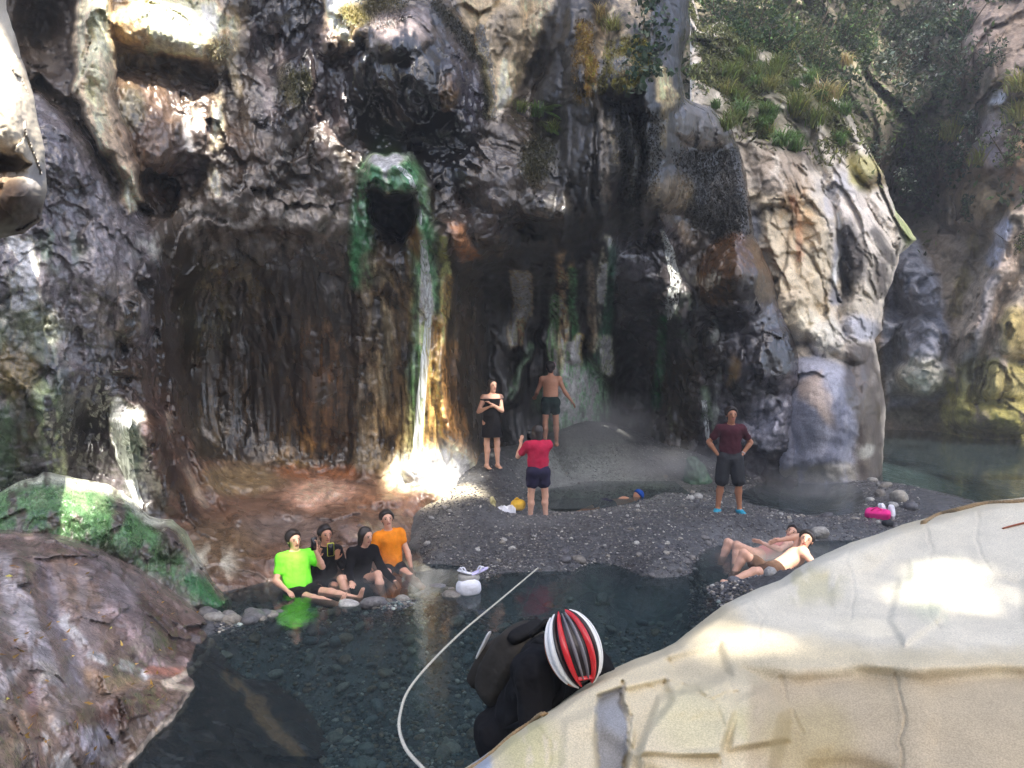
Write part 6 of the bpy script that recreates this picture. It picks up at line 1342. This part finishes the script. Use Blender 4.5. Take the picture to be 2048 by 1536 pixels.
# ropes
M_ROPE = plain_mat('pale_rope', (206, 202, 186), .8, .2, 120, .6, .004); M_HEMP = plain_mat('hemp_rope', (146, 124, 92), .9, .25, 90, .6, .004)
def rope(pts, r, mat, label, strands=3, turns=30, n=160, name='rope'):
    C0 = spline(pts, n); T = np.gradient(C0, axis=0); T /= np.linalg.norm(T, axis=1)[:, None]
    s1 = np.cross(T, (0, 0, 1.0)); s1 /= np.linalg.norm(s1, axis=1)[:, None] + 1e-9; s2 = np.cross(T, s1)
    root = link(name, None, label=label, cat='rope')
    for k in range(strands):
        a = np.linspace(0, turns * 2 * math.pi, n) + k * 2 * math.pi / strands
        mb = MB(); mb.add(*tube(C0 + r * .5 * (np.cos(a)[:, None] * s1 + np.sin(a)[:, None] * s2), r * .62, 5)); link('strand', mb.mesh('strand', mat), root)
    return root
rope([W(930, 1640, 2.5), W(858, 1550, 3.3), W(808, 1490, 3.9), W(800, 1430, 4.6), W(830, 1362, 5.4), W(915, 1272, 6.8), W(1000, 1200, 8.3), W(1076, 1136, 10.3)], .0095, M_ROPE, 'thin pale rope curving over the water to the gravel bar', 3, 60, 260)
def on(face, u, v, lift): q, d = face.at(u, v); return W(u, v, d - lift)
rope([on(g, 1846, 1047, .02), on(g, 1880, 1030, .03), on(g, 1920, 1019, .03), on(g, 1970, 1008, .03), on(g, 2020, 1005, .03), on(g, 2090, 1000, .03), on(g, 2200, 985, .03)], .019, M_HEMP, 'thick brown hemp rope lying along the top of the foreground boulder', 3, 16, 120)
rope([on(g, 930, 1545, .02), on(g, 965, 1522, .02), on(g, 1000, 1492, .02), on(g, 1030, 1466, .015), on(g, 1060, 1446, .0), W(1085, 1428, 3.0), W(1110, 1440, 3.2)], .009, M_HEMP, 'short twisted rope at the left edge of the foreground boulder', 3, 20, 90)
mb = MB(); mb.add(*tube(spline([on(g, 2005, 1057, .01), on(g, 2030, 1050, .015), on(g, 2060, 1043, .012)], 10), [.006] * 10, 6)); link('stick', mb.mesh('stick', plain_mat('red_wood', (150, 84, 56), .8)), label='short reddish stick on the foreground boulder below the hemp rope', cat='stick')

# belongings on the gravel
Z3 = np.eye(3)
def rotz(a, tx=0, ty=0):
    ca, sa = math.cos(a), math.sin(a); R = np.array([[ca, sa, 0], [-sa, ca, 0], [0, 0, 1.0]])
    if tx: c_, s_ = math.cos(tx), math.sin(tx); R = np.array([[1, 0, 0], [0, c_, s_], [0, -s_, c_]]) @ R
    if ty: c_, s_ = math.cos(ty), math.sin(ty); R = np.array([[c_, 0, -s_], [0, 1, 0], [s_, 0, c_]]) @ R
    return R
C_WHT = cloth('white_cloth', (226, 228, 236)); C_YLW = cloth('yellow_cloth', (232, 186, 66)); C_MAG = cloth('magenta_cloth', (232, 54, 140)); C_LAV = cloth('lavender_cloth', (206, 200, 236)); M_SOLE = plain_mat('sole', (190, 180, 130), .7)
def gpt(u, v, z): return G(u, v, z)
by = link('yellow_bag', None, label='round yellow bag beside the woman in red', cat='bag')
rounded('bag_body', gpt(1036, 1016, .30) + [0, 0, .05], rotz(.3), (.12, .10, .09), C_YLW, .7, 14, by, .12, 4)
mb = MB(); q = gpt(1036, 1016, .30); mb.add(*tube(spline([q + [-.08, 0, .1], q + [-.02, -.02, .17], q + [.06, 0, .1]], 10), .012, 6)); link('handle', mb.mesh('handle', C_YLW), by)
def crumple(name, cen, size, mat, seed, label, cat, rot=0):
    n = 16; X, Y = np.meshgrid(np.linspace(-1, 1, n), np.linspace(-1, 1, n), indexing='xy'); Pq = np.stack([X * size[0], Y * size[1], X * 0 + seed], -1)
    Zz = size[2] * (.45 + .9 * fbm(Pq, size[0] * .9, 3, .6)) * (1 - .6 * (X ** 4 + Y ** 4) / 2) + .012
    R = rotz(rot); top = np.stack([X * size[0] * (1 + .15 * fbm(Pq, size[0], 2, off=3)), Y * size[1] * (1 + .15 * fbm(Pq, size[0], 2, off=9)), Zz], -1).reshape(-1, 3); bot = top.copy(); bot[:, 2] = -.02
    V = np.concatenate([top, bot]) @ R + cen
    i, j = np.meshgrid(np.arange(n - 1), np.arange(n - 1), indexing='ij'); k = (i * n + j).ravel(); q = np.stack([k, k + 1, k + n + 1, k + n], -1)
    ring = np.concatenate([np.arange(n), np.arange(1, n) * n + n - 1, (n - 1) * n + np.arange(n - 2, -1, -1), np.arange(n - 2, 0, -1) * n])
    r2 = np.roll(ring, -1); sd = np.stack([ring, ring + n * n, r2 + n * n, r2], -1)
    mb = MB(); mb.add(V, np.concatenate([q, sd])); return link(name, mb.mesh(name, mat), label=label, cat=cat)
crumple('towel', gpt(1013, 1022, .28), (.14, .09, .13), C_WHT, 1, 'crumpled white towel next to the yellow bag', 'towel', .2)
crumple('plastic_bag', gpt(1106, 945, .42), (.09, .07, .10), C_LAV, 3, 'small pale lavender bag on the gravel behind the woman in red', 'bag', .5)
def sandal(cen, R, mat, label, name='sandal', sole=M_SOLE, size=.26):
    root = link(name, None, label=label, cat=name)
    rounded('sole', cen, R, (.045, size / 2, .014), sole, .7, 12, root)
    for sg in (1, -1):
        mb = MB(); mb.add(*tube(spline([cen + np.array([sg * .042, .0, .01]) @ R, cen + np.array([sg * .03, .04, .045]) @ R, cen + np.array([0, .08, .02]) @ R], 8), .009, 5)); link('strap', mb.mesh('strap', mat), root)
sandal(gpt(986, 1018, .33) + [0, 0, .08], rotz(.5, 1.2), M_SOLE, 'yellowish sandal standing on edge left of the white towel')
# white bundle at the end of the stone rim
wb_ = link('white_bag', None, label='rounded white bag at the end of the stone rim with sandals on it', cat='bag')
q = gpt(937, 1185, 0.0); rounded('bag_body', q + [0, 0, .06], rotz(.2), (.15, .12, .11), C_WHT, .75, 16, wb_, .10, 6)
rounded('folded_top', q + [0, .05, .17], rotz(.4), (.13, .10, .05), plain_mat('pale_grey_cloth', (168, 166, 160), .85), .6, 12, wb_, .12, 8)
sandal(q + np.array([-.05, .02, .245]), rotz(1.1, .12, .2), C_WHT, 'white sandal lying flat on top of the white bag', sole=C_WHT, size=.2)
sandal(q + np.array([.12, .06, .24]), rotz(-1.2, .3), C_WHT, 'white sandal lying slanted on the white bag', sole=C_LAV, size=.26)
# pink bag and white shoes on the spit
pb = link('pink_bag', None, label='bright pink bag on the gravel behind the foreground boulder', cat='bag')
q = gpt(1755, 1036, .10); rounded('bag_body', q + [0, 0, .07], rotz(-.5, .25), (.20, .11, .075), C_MAG, .5, 16, pb, .10, 3)
mb = MB(); mb.add(*tube(spline([q + [-.12, -.02, .13], q + [-.05, -.06, .19], q + [.08, -.03, .13]], 10), .012, 6)); link('handle', mb.mesh('handle', C_MAG), pb)
rounded('dark_bag', gpt(1776, 1050, .1) + [0, 0, .03], rotz(.2), (.09, .07, .05), C_GREY, .7, 12, None, .1, 9, label='small dark bag in front of the pink bag', cat='bag')
for k, (u, v, a, nm) in enumerate(((1772, 1032, .2, 'left'), (1790, 1035, -.2, 'right'))):
    sh = link('shoe', None, label='white shoe propped behind the pink bag, ' + ('nearer to the bag' if k == 0 else 'farther from the bag'), cat='shoe')
    q = gpt(u, v, .12) + [0, .1, .08]; R = rotz(a, 1.1); rounded('upper', q, R, (.045, .12, .045), C_WHT, .7, 12, sh, .05, k); rounded('sole', q + np.array([0, 0, -.045]) @ R, R, (.048, .135, .014), C_WHT, .6, 10, sh)

# algae-grown dripstone beside the man in maroon, fallen leaves on the slab
M_ALG = plain_mat('algae_stone', (58, 88, 66), .5, .4, 9, .6, .03)
q = W(1390, 920, 16.4); q[2] = float(ground_z(q[0], q[1])); C = Blob(); C.cone(q + [0, 0, 0], q + [-.02, 0, .30], .26, .17, .08).cone(q + [.15, 0, .0], q + [.13, 0, .2], .2, .12, .08).cone(q + [-.03, 0, .3], q + [-.06, 0, .42], .15, .09, .08)
link('dripstone', C.mesh('dripstone', M_ALG, .02, 0, .03), label='green algae-covered stone hump behind the man in maroon', cat='rock')
rl = np.random.default_rng(77); mb = MB(); Cl = []
for _ in range(90):
    u, v = rl.uniform(0, 400), rl.uniform(1120, 1530); pt, dd = s6.at(u, v)
    if pt[2] > .03: Cl.append(W(u, v, dd - .008))
V, t, cc_ = leaf_cards(np.array(Cl), .03, rl, (190, 150, 80), .4, 3.0, ((.7, .5, .3), .5)); mb.add(V, None, t, cc_)
link('fallen_leaves', mb.mesh('fallen_leaves', LEAF), label='small dry leaves scattered on the streaked slab', kind='stuff')
# ------------------------------------------------------------------ plants, moss, falling water
def clump(rng, n, size, leaf, col, shape='shrub', col2=None):
    """crown of leaves spread through an uneven volume, unit radius = size"""
    k = 9; cen = rng.normal(size=(k, 3)) * [.5, .5, .38] ; rad = rng.uniform(.25, .5, k)
    pick = rng.integers(k, size=n); d = rng.normal(size=(n, 3)); d /= np.linalg.norm(d, axis=1)[:, None]
    P = (cen[pick] + d * (rad[pick] * rng.uniform(.55, 1, n) ** .5)[:, None]) * size
    cc = np.where(rng.uniform(size=(n, 1)) < .25, np.asarray(col2 if col2 is not None else col, float), np.asarray(col, float))
    V, t, c_ = leaf_cards(P, leaf, rng, col, .45, 2.0, ((0, -.3, -.5), .25))
    c2 = np.repeat(lin(cc), 4, 0); c_ = c_ * (c2 / lin(np.asarray(col)))
    return V, t, np.clip(c_, 0, 1)
def twigs(rng, size, n=7):
    mb = MB()
    for _ in range(n):
        e = rng.normal(size=3) * size * .55 + [0, 0, size * .1]; b_ = np.array([0, size * .45, -size * .55])
        mb.add(*tube(spline([b_, b_ * .4 + e * .3 + rng.normal(size=3) * size * .1, e], 8), np.linspace(.045, .012, 8) * size, 5))
    return mb
M_TWIG = plain_mat('twig_bark', (84, 70, 54), .9, .2)
def blades(rng, n, h, w, col, droop=.9, spread=.5):
    m_ = 5; t = np.linspace(0, 1, m_)
    a = rng.uniform(0, 2 * math.pi, n); sp = rng.uniform(.1, 1, n) * spread; L = h * rng.uniform(.5, 1.1, n); dr = droop * rng.uniform(.4, 1.3, n)
    b0 = rng.normal(size=(n, 3)) * [.12, .12, .04] * h
    r = (sp[:, None] * t + dr[:, None] * t ** 2 * .5) * L[:, None]; z = (t - dr[:, None] * t ** 2.5 * .75) * L[:, None]
    C = np.stack([np.cos(a)[:, None] * r, np.sin(a)[:, None] * r, z], -1) + b0[:, None]
    sd = np.stack([-np.sin(a), np.cos(a), a * 0], -1)[:, None] * (w * (1 - t ** 1.5 * .9))[None, :, None]
    V = np.stack([C - sd, C + sd], 2).reshape(-1, 3)
    i, j = np.meshgrid(np.arange(n), np.arange(m_ - 1), indexing='ij'); k = (i * m_ + j) * 2
    q = np.stack([k, k + 1, k + 3, k + 2], -1).reshape(-1, 4)
    cc = lin(col) * np.exp(rng.normal(size=(n, 1)) * .3) * (1 + rng.normal(size=(n, 3)) * .08)
    return V, q, np.clip(np.repeat(cc, m_ * 2, 0), 0, 1)
rp = np.random.default_rng(31)
SHV = []
for col, col2, lf in (((58, 82, 40), (98, 112, 54), .08), ((48, 70, 38), (78, 96, 48), .08), ((76, 94, 50), (120, 122, 72), .075), ((62, 80, 56), (150, 156, 140), .085), ((50, 74, 44), (84, 98, 60), .11)):
    mb = MB(); V, t, cc_ = clump(rp, 520, 1.0, lf, col, col2=col2); mb.add(V, None, t, cc_); SHV.append((mb.mesh('crown', LEAF), twigs(rp, 1.0).mesh('stems', M_TWIG)))
def shrub(pos, s, var, label, group, name='shrub'):
    o = link(name, None, label=label, cat='shrub', group=group, loc=pos); o.scale = (s, s, s); o.rotation_euler = (0, 0, rp.uniform(-.8, .8))
    a = link('crown', SHV[var][0], o); b_ = link('stems', SHV[var][1], o); a.rotation_euler = (0, 0, rp.uniform(0, 6.3)); return o
def surf(u, v, lift=.0):
    best = None
    for fc in (FAR, BUT, CLIFF):
        i = int(round((u - fc.U0[0, 0]) / fc.step)); j = int(round((v - fc.V0[0, 0]) / fc.step))
        if 0 <= i < fc.nu and 0 <= j < fc.nv and (fc.mask is None or fc.mask[j, i]):
            d = fc.D[j, i]; best = d if best is None else min(best, d)
    return W(u, v, best - lift)
KIND = {0: 'bright green', 1: 'deep green', 2: 'yellow-green', 3: 'grey-green silvery', 4: 'dark green'}
def zone(x, a, b_): return 'at its left end' if x < a else ('in its middle' if x < b_ else 'at its right end')
for _ in range(46):
    u = rp.uniform(1385, 1740); v = rp.uniform(-60, 175)
    if v > 60 + (u - 1380) * .35: continue
    k_ = int(rp.choice([0, 0, 1, 2])); shrub(surf(u, v, .35), rp.uniform(.55, 1.1), k_, KIND[k_] + ' leafy shrub on the slope above the pale buttress, ' + zone(u, 1490, 1610), 'green shrubs above the buttress')
for _ in range(16):
    u = rp.uniform(1690, 1930); v = rp.uniform(-60, 330); k_ = int(rp.choice([3, 3, 4, 1])); shrub(surf(u, v, .4), rp.uniform(.6, 1.2), k_, KIND[k_] + ' shrub in the dark gully at the upper right, ' + ('high up' if v < 70 else ('halfway down' if v < 200 else 'low down')), 'shrubs in the gully')
for u, v, s, k in ((1940, 150, .8, 1), (1960, 260, .7, 3), (1900, 330, .8, 4), (1860, 400, .7, 4), (2030, 290, .8, 2), (1990, 110, .6, 1), (2040, 480, .5, 2), (1930, 420, .6, 4), (1820, 380, .9, 4), (1870, 300, .8, 3)):
    shrub(surf(u, v, .3), s, k, 'sparse ' + KIND[k] + ' shrub clinging to the right cliff, ' + ('near its top' if v < 200 else ('halfway up' if v < 350 else 'above the dark blocks')), 'shrubs on the right cliff')
# grass tufts
GRV = []
for col, h_, w_, n_ in (((150, 148, 84), .9, .011, 120), ((120, 132, 66), .9, .012, 120), ((172, 154, 100), .8, .010, 110), ((104, 134, 70), .7, .012, 120)):
    mb = MB(); V, q, cc_ = blades(rp, n_, h_, w_ * 1.3, col); mb.add(V, q, None, cc_); GRV.append(mb.mesh('blades', LEAF))
GK = ['straw-green', 'olive', 'dry yellow', 'fresh green']
def tuft(pos, s, var, label, group):
    o = link('grass_tuft', GRV[var], label=label, cat='grass', group=group, loc=pos); o.scale = (s, s, s); o.rotation_euler = (rp.uniform(.1, .5), rp.uniform(-.2, .2), rp.uniform(-.5, .5)); return o
for u, v, s, k in [(rp.uniform(1420, 1700), rp.uniform(110, 290), rp.uniform(.5, .95), rp.choice([0, 1, 3, 3])) for _ in range(40)]:
    if v < 60 + (u - 1400) * .3: continue
    tuft(surf(u, v, .12), s, k, GK[int(k)] + ' drooping grass tuft on the crest of the pale buttress, ' + zone(u, 1510, 1610), 'grass on the buttress crest')
for u, v, s, k in ((1560, 290, 1.0, 3), (1590, 300, .9, 3), (1650, 200, 1.2, 2), (1690, 130, 1.0, 2), (1590, 230, 1.2, 0), (1480, 230, 1.0, 3), (1630, 250, 1.1, 1)):
    tuft(surf(u, v, .15), s, k, GK[int(k)] + ' drooping grass tuft on the crest of the pale buttress, ' + zone(u, 1510, 1610), 'grass on the buttress crest')
for u, v in ((1900, 280), (1905, 270), (2035, 240), (2040, 180), (1960, 330)):
    tuft(surf(u, v, .2), 1.3, 0, 'pale grass fan on the right cliff', 'grass on the right cliff')
for u, v, s, k, lb in ((1075, 232, .62, 3, 'bright green grass tuft on the ledge between the tan cliff and the overhang'), (1040, 222, .4, 1, 'small yellow-green tuft at the left of the bright grass ledge'), (1105, 262, .42, 1, 'small drooping tuft below the bright grass ledge'), (1200, 40, .6, 2, 'straw coloured tuft at the top of the mossy overhang'), (1225, 60, .5, 0, 'yellowish tuft below the straw tuft on the overhang')):
    tuft(surf(u, v, .12), s, k, lb, None)
def fern(base, dirs, ln, label):
    root = link('fern', None, label=label, cat='fern')
    for d in dirs:
        d = np.asarray(d, float); t = np.linspace(0, 1, 16); C = base + d * t[:, None] * ln + np.array([0, 0, -.45 * ln]) * (t[:, None] ** 2)
        mb = MB(); mb.add(*tube(C, np.linspace(.006, .002, 16), 4), np.array([*lin((90, 110, 50)), 0]))
        sd = nrm(np.cross(d, (0, 0, 1)))
        for k in range(2, 16):
            for sg in (1, -1):
                l_ = ln * .26 * math.sin(math.pi * min(1, .15 + t[k] * .85)) ; e = C[k] + sd * sg * l_ + np.array([0, 0, -.35 * l_]); tn = (C[k] - C[k - 1]) * .42
                mb.add([C[k] - tn, C[k] + tn, e + tn * .4, e - tn * .2], [(0, 1, 2, 3)], None, np.append(lin((104, 134, 64)) * rp.uniform(.7, 1.3), 0))
        link('frond', mb.mesh('frond', LEAF), root)
fern(surf(1085, 222, .1), ((.9, -.4, .25), (.75, -.5, -.1), (.6, -.7, .4)), .55, 'arching fern fronds to the right of the bright green grass tuft')
fern(surf(1095, 255, .1), ((.7, -.6, -.2), (.4, -.8, -.1)), .42, 'small fern hanging below the arching fronds')
# ivy on the overhang's right shoulder
iv = np.array([surf(u, v, rp.uniform(.03, .14)) for u, v in [(1305 + rp.normal() * 22, rp.uniform(-40, 150)) for _ in range(330)] + [(1275 + rp.normal() * 12, rp.uniform(90, 190)) for _ in range(110)]])
mb = MB(); V, t, cc_ = leaf_cards(iv, .055, rp, (74, 92, 70), .35, 1.3, ((0, -.8, .2), .4)); mb.add(V, None, t, cc_); link('ivy', mb.mesh('ivy', LEAF), label='dark glossy ivy trailing over the right shoulder of the overhang', cat='ivy')
# ground cover on the slopes, moss cushions on the rocks
def scatter(face, mask, n, rng, lift):
    w = (mask * face.used).ravel(); w = w / w.sum(); k = rng.choice(len(w), n, p=w); P = face.Pf.reshape(-1, 3)[k]
    vd = P - np.array([0, 0, CAM_H]); vd /= np.linalg.norm(vd, axis=1)[:, None]
    return P - vd * rng.uniform(0, lift, n)[:, None] + rng.normal(size=(n, 3)) * .01, k
msk = sstep(300, 60, FAR.V - (FAR.U - 1400) * .25) * (FAR.V > -200) * sstep(1960, 1880, FAR.U) + .25 * (FAR.V < 420) * (FAR.U > 1880) * (fbm(FAR.Pf, 2.0, 3, off=3.) > .1) + .5 * np.exp(-((FAR.U - 1820) / 60) ** 2 - ((FAR.V - 330) / 120) ** 2)
C_, k = scatter(FAR, msk, 10000, rp, .5); mb = MB(); V, t, cc_ = leaf_cards(C_, .12, rp, (74, 88, 48), .5, 2.4, ((0, -.3, -.6), .3)); mb.add(V, None, t, cc_)
msk = sstep(300, 150, BUT.V - (BUT.U - 1500) * .3) * sstep(-.2, .3, fbm(BUT.Pf, 1.2, 3, off=5.)); C_, k = scatter(BUT, msk, 9000, rp, .3); V, t, cc_ = leaf_cards(C_, .085, rp, (104, 108, 62), .5, 3.5, ((0, -.3, -.7), .4)); mb.add(V, None, t, cc_)
link('undergrowth', mb.mesh('undergrowth', LEAF), label='low leafy undergrowth covering the slope at the upper right', kind='stuff')
mb = MB()
for fc, n_, sz, colr in ((CLIFF, 26000, .028, (104, 102, 40)), (MOUND, 11000, .011, (56, 118, 56))):
    C_, k = scatter(fc, fc.moss ** 2, n_, rp, .05); V, t, cc_ = leaf_cards(C_, sz, rp, colr, .4, 3.0, ((0, -.2, -.8), .5))
    bc = fc.col.reshape(-1, 3)[k]; bc = np.repeat(bc / (bc.mean(1, keepdims=True) + 1e-4), 4, 0); bl = np.repeat(fc.col.reshape(-1, 3)[k], 4, 0); cc_ = np.clip(bl * (.9 + cc_.mean(1, keepdims=True) * 9), 0, .4); mb.add(V, None, t, cc_)
link('moss', mb.mesh('moss', LEAF), label='hanging moss cushions on the overhang and the mound', kind='stuff')
# thin falls of water over the rock
m_f, nt, bs, out = nodes_of('falling_water'); L = nt.links.new
geo = N(nt, 'ShaderNodeNewGeometry'); mp = N(nt, 'ShaderNodeMapping'); mp.inputs['Scale'].default_value = (22, 22, 1.6); L(geo.outputs['Position'], mp.inputs[0])
nz = N(nt, 'ShaderNodeTexNoise', Scale=1.0, Detail=4.0); L(mp.outputs[0], nz.inputs['Vector'])
bs.inputs['Base Color'].default_value = (.82, .86, .84, 1); bs.inputs['Roughness'].default_value = .25
L(rampf(nt, nz.outputs[0], .38, .62, .18, 1.0), bs.inputs['Alpha'])
bp = N(nt, 'ShaderNodeBump', Strength=.5, Distance=.05); L(nz.outputs[0], bp.inputs['Height']); L(bp.outputs[0], bs.inputs['Normal'])
def fall(face, pts, w0, w1, label):
    C0 = spline([(u, v, 0) for u, v in pts], 40); mb = MB(); rows_ = []
    for k, (u, v, _) in enumerate(C0):
        w = (w0 + (w1 - w0) * k / 39) * min(1, .2 + (39 - k) / 9); w *= 1 + .35 * float(pnoise(np.array([k * .23]), np.array([u * .01]), np.array([.5]))[0])
        rows_.append([W(u + w * t, v, face.at(u + w * t, v)[1] - .02 - .015 * (1 - abs(t))) for t in (-1, -.5, 0, .5, 1)])
    V = np.array(rows_).reshape(-1, 3); i, j = np.meshgrid(np.arange(39), np.arange(4), indexing='ij'); k = (i * 5 + j).ravel()
    mb.add(V, np.stack([k, k + 5, k + 6, k + 1], -1)); link('waterfall', mb.mesh('waterfall', m_f), label=label, cat='waterfall')
fall(CLIFF, [(1322, 458), (1336, 490), (1344, 530), (1352, 562), (1346, 590), (1338, 640)], 5, 16, 'bright thin waterfall on the dark wet face right of the cave')
fall(CLIFF, [(240, 825), (242, 860), (248, 910), (262, 960), (275, 1000), (284, 1032)], 22, 6, 'white trickle falling from the ledge of the left wall')
fall(CLIFF, [(846, 480), (852, 560), (856, 640), (850, 720), (842, 800), (836, 880), (834, 925)], 8, 10, 'whitish sheet of water on the green flowstone column')
fall(CLIFF, [(1408, 800), (1412, 840), (1416, 885)], 5, 5, 'thin trickle on the wall behind the man in maroon')
fall(CLIFF, [(795, 330), (822, 360), (834, 410), (842, 450)], 7, 6, 'milky water running over the rim of the green mushroom spring')
# ------------------------------------------------------------------ steam hanging over the whole gorge
mb = MB()
x0, x1, y0, y1, z0, z1 = -24, 38, -4, 42, -3.2, 22
mb.add([(x0, y0, z0), (x1, y0, z0), (x1, y1, z0), (x0, y1, z0), (x0, y0, z1), (x1, y0, z1), (x1, y1, z1), (x0, y1, z1)], [(0, 3, 2, 1), (4, 5, 6, 7), (0, 1, 5, 4), (1, 2, 6, 5), (2, 3, 7, 6), (3, 0, 4, 7)])
m_h = bpy.data.materials.new('haze'); m_h.use_nodes = True; nt = m_h.node_tree; nt.nodes.clear()
out = nt.nodes.new('ShaderNodeOutputMaterial'); pv = nt.nodes.new('ShaderNodeVolumePrincipled')
pv.inputs['Color'].default_value = (.97, .96, .95, 1); pv.inputs['Density'].default_value = .0028; pv.inputs['Anisotropy'].default_value = .2
nt.links.new(pv.outputs[0], out.inputs['Volume'])
link('haze', mb.mesh('haze', m_h, False), label='thin steam hanging in the air of the gorge', kind='stuff')

def puff(u, v, d, r, dens, label):
    """a soft cloud: densest in the middle, nothing at its edge, broken up by noise"""
    V, T = ico(2); m_ = bpy.data.materials.new('steam'); m_.use_nodes = True; nt = m_.node_tree; nt.nodes.clear(); L = nt.links.new
    o_ = nt.nodes.new('ShaderNodeOutputMaterial'); pv = nt.nodes.new('ShaderNodeVolumePrincipled'); pv.inputs['Color'].default_value = (.97, .97, .97, 1); pv.inputs['Anisotropy'].default_value = .1
    tc = nt.nodes.new('ShaderNodeTexCoord'); ln = N(nt, 'ShaderNodeVectorMath', operation='LENGTH'); L(tc.outputs['Object'], ln.inputs[0])
    n1 = N(nt, 'ShaderNodeTexNoise', Scale=1.6, Detail=3.0, Roughness=.6); L(tc.outputs['Object'], n1.inputs['Vector'])
    fo = rampf(nt, ln.outputs['Value'], 1.0, .1, 0.0, 1.0); fo = mathn(nt, 'MULTIPLY', fo, fo)
    L(mathn(nt, 'MULTIPLY', mathn(nt, 'MULTIPLY', fo, rampf(nt, n1.outputs[0], .32, .68, .1, 1.9)), dens * 3.6), pv.inputs['Density'])
    L(pv.outputs[0], o_.inputs['Volume'])
    o = link('steam', mesh_np('steam', V * 1.04, None, T, None, True, [m_]), label=label, kind='stuff', loc=W(u, v, d)); o.scale = r
puff(1180, 850, 16.0, (1.9, 1.0, .9), .26, 'steam drifting over the gravel bank at the foot of the cave wall')
puff(1330, 930, 15.0, (2.0, 1.0, .55), .24, 'steam low over the bank left of the man in maroon')
puff(880, 925, 13.2, (.9, .5, .7), .22, 'steam in the sunbeam at the foot of the flowstone column')
puff(680, 1165, 10.0, (1.9, .9, .45), .22, 'steam over the pool of the four bathers')
puff(1620, 985, 15.5, (1.8, 1.0, .8), .16, 'steam over the pool before the grey boulder foot')
puff(1530, 1110, 10.6, (1.4, .8, .4), .2, 'steam over the pool of the two recliners')
puff(1000, 1040, 12.3, (2.2, 1.2, .3), .12, 'faint steam over the middle of the gravel bar')
puff(1150, 960, 14.2, (1.6, .9, .3), .16, 'steam over the pool behind the woman in red')
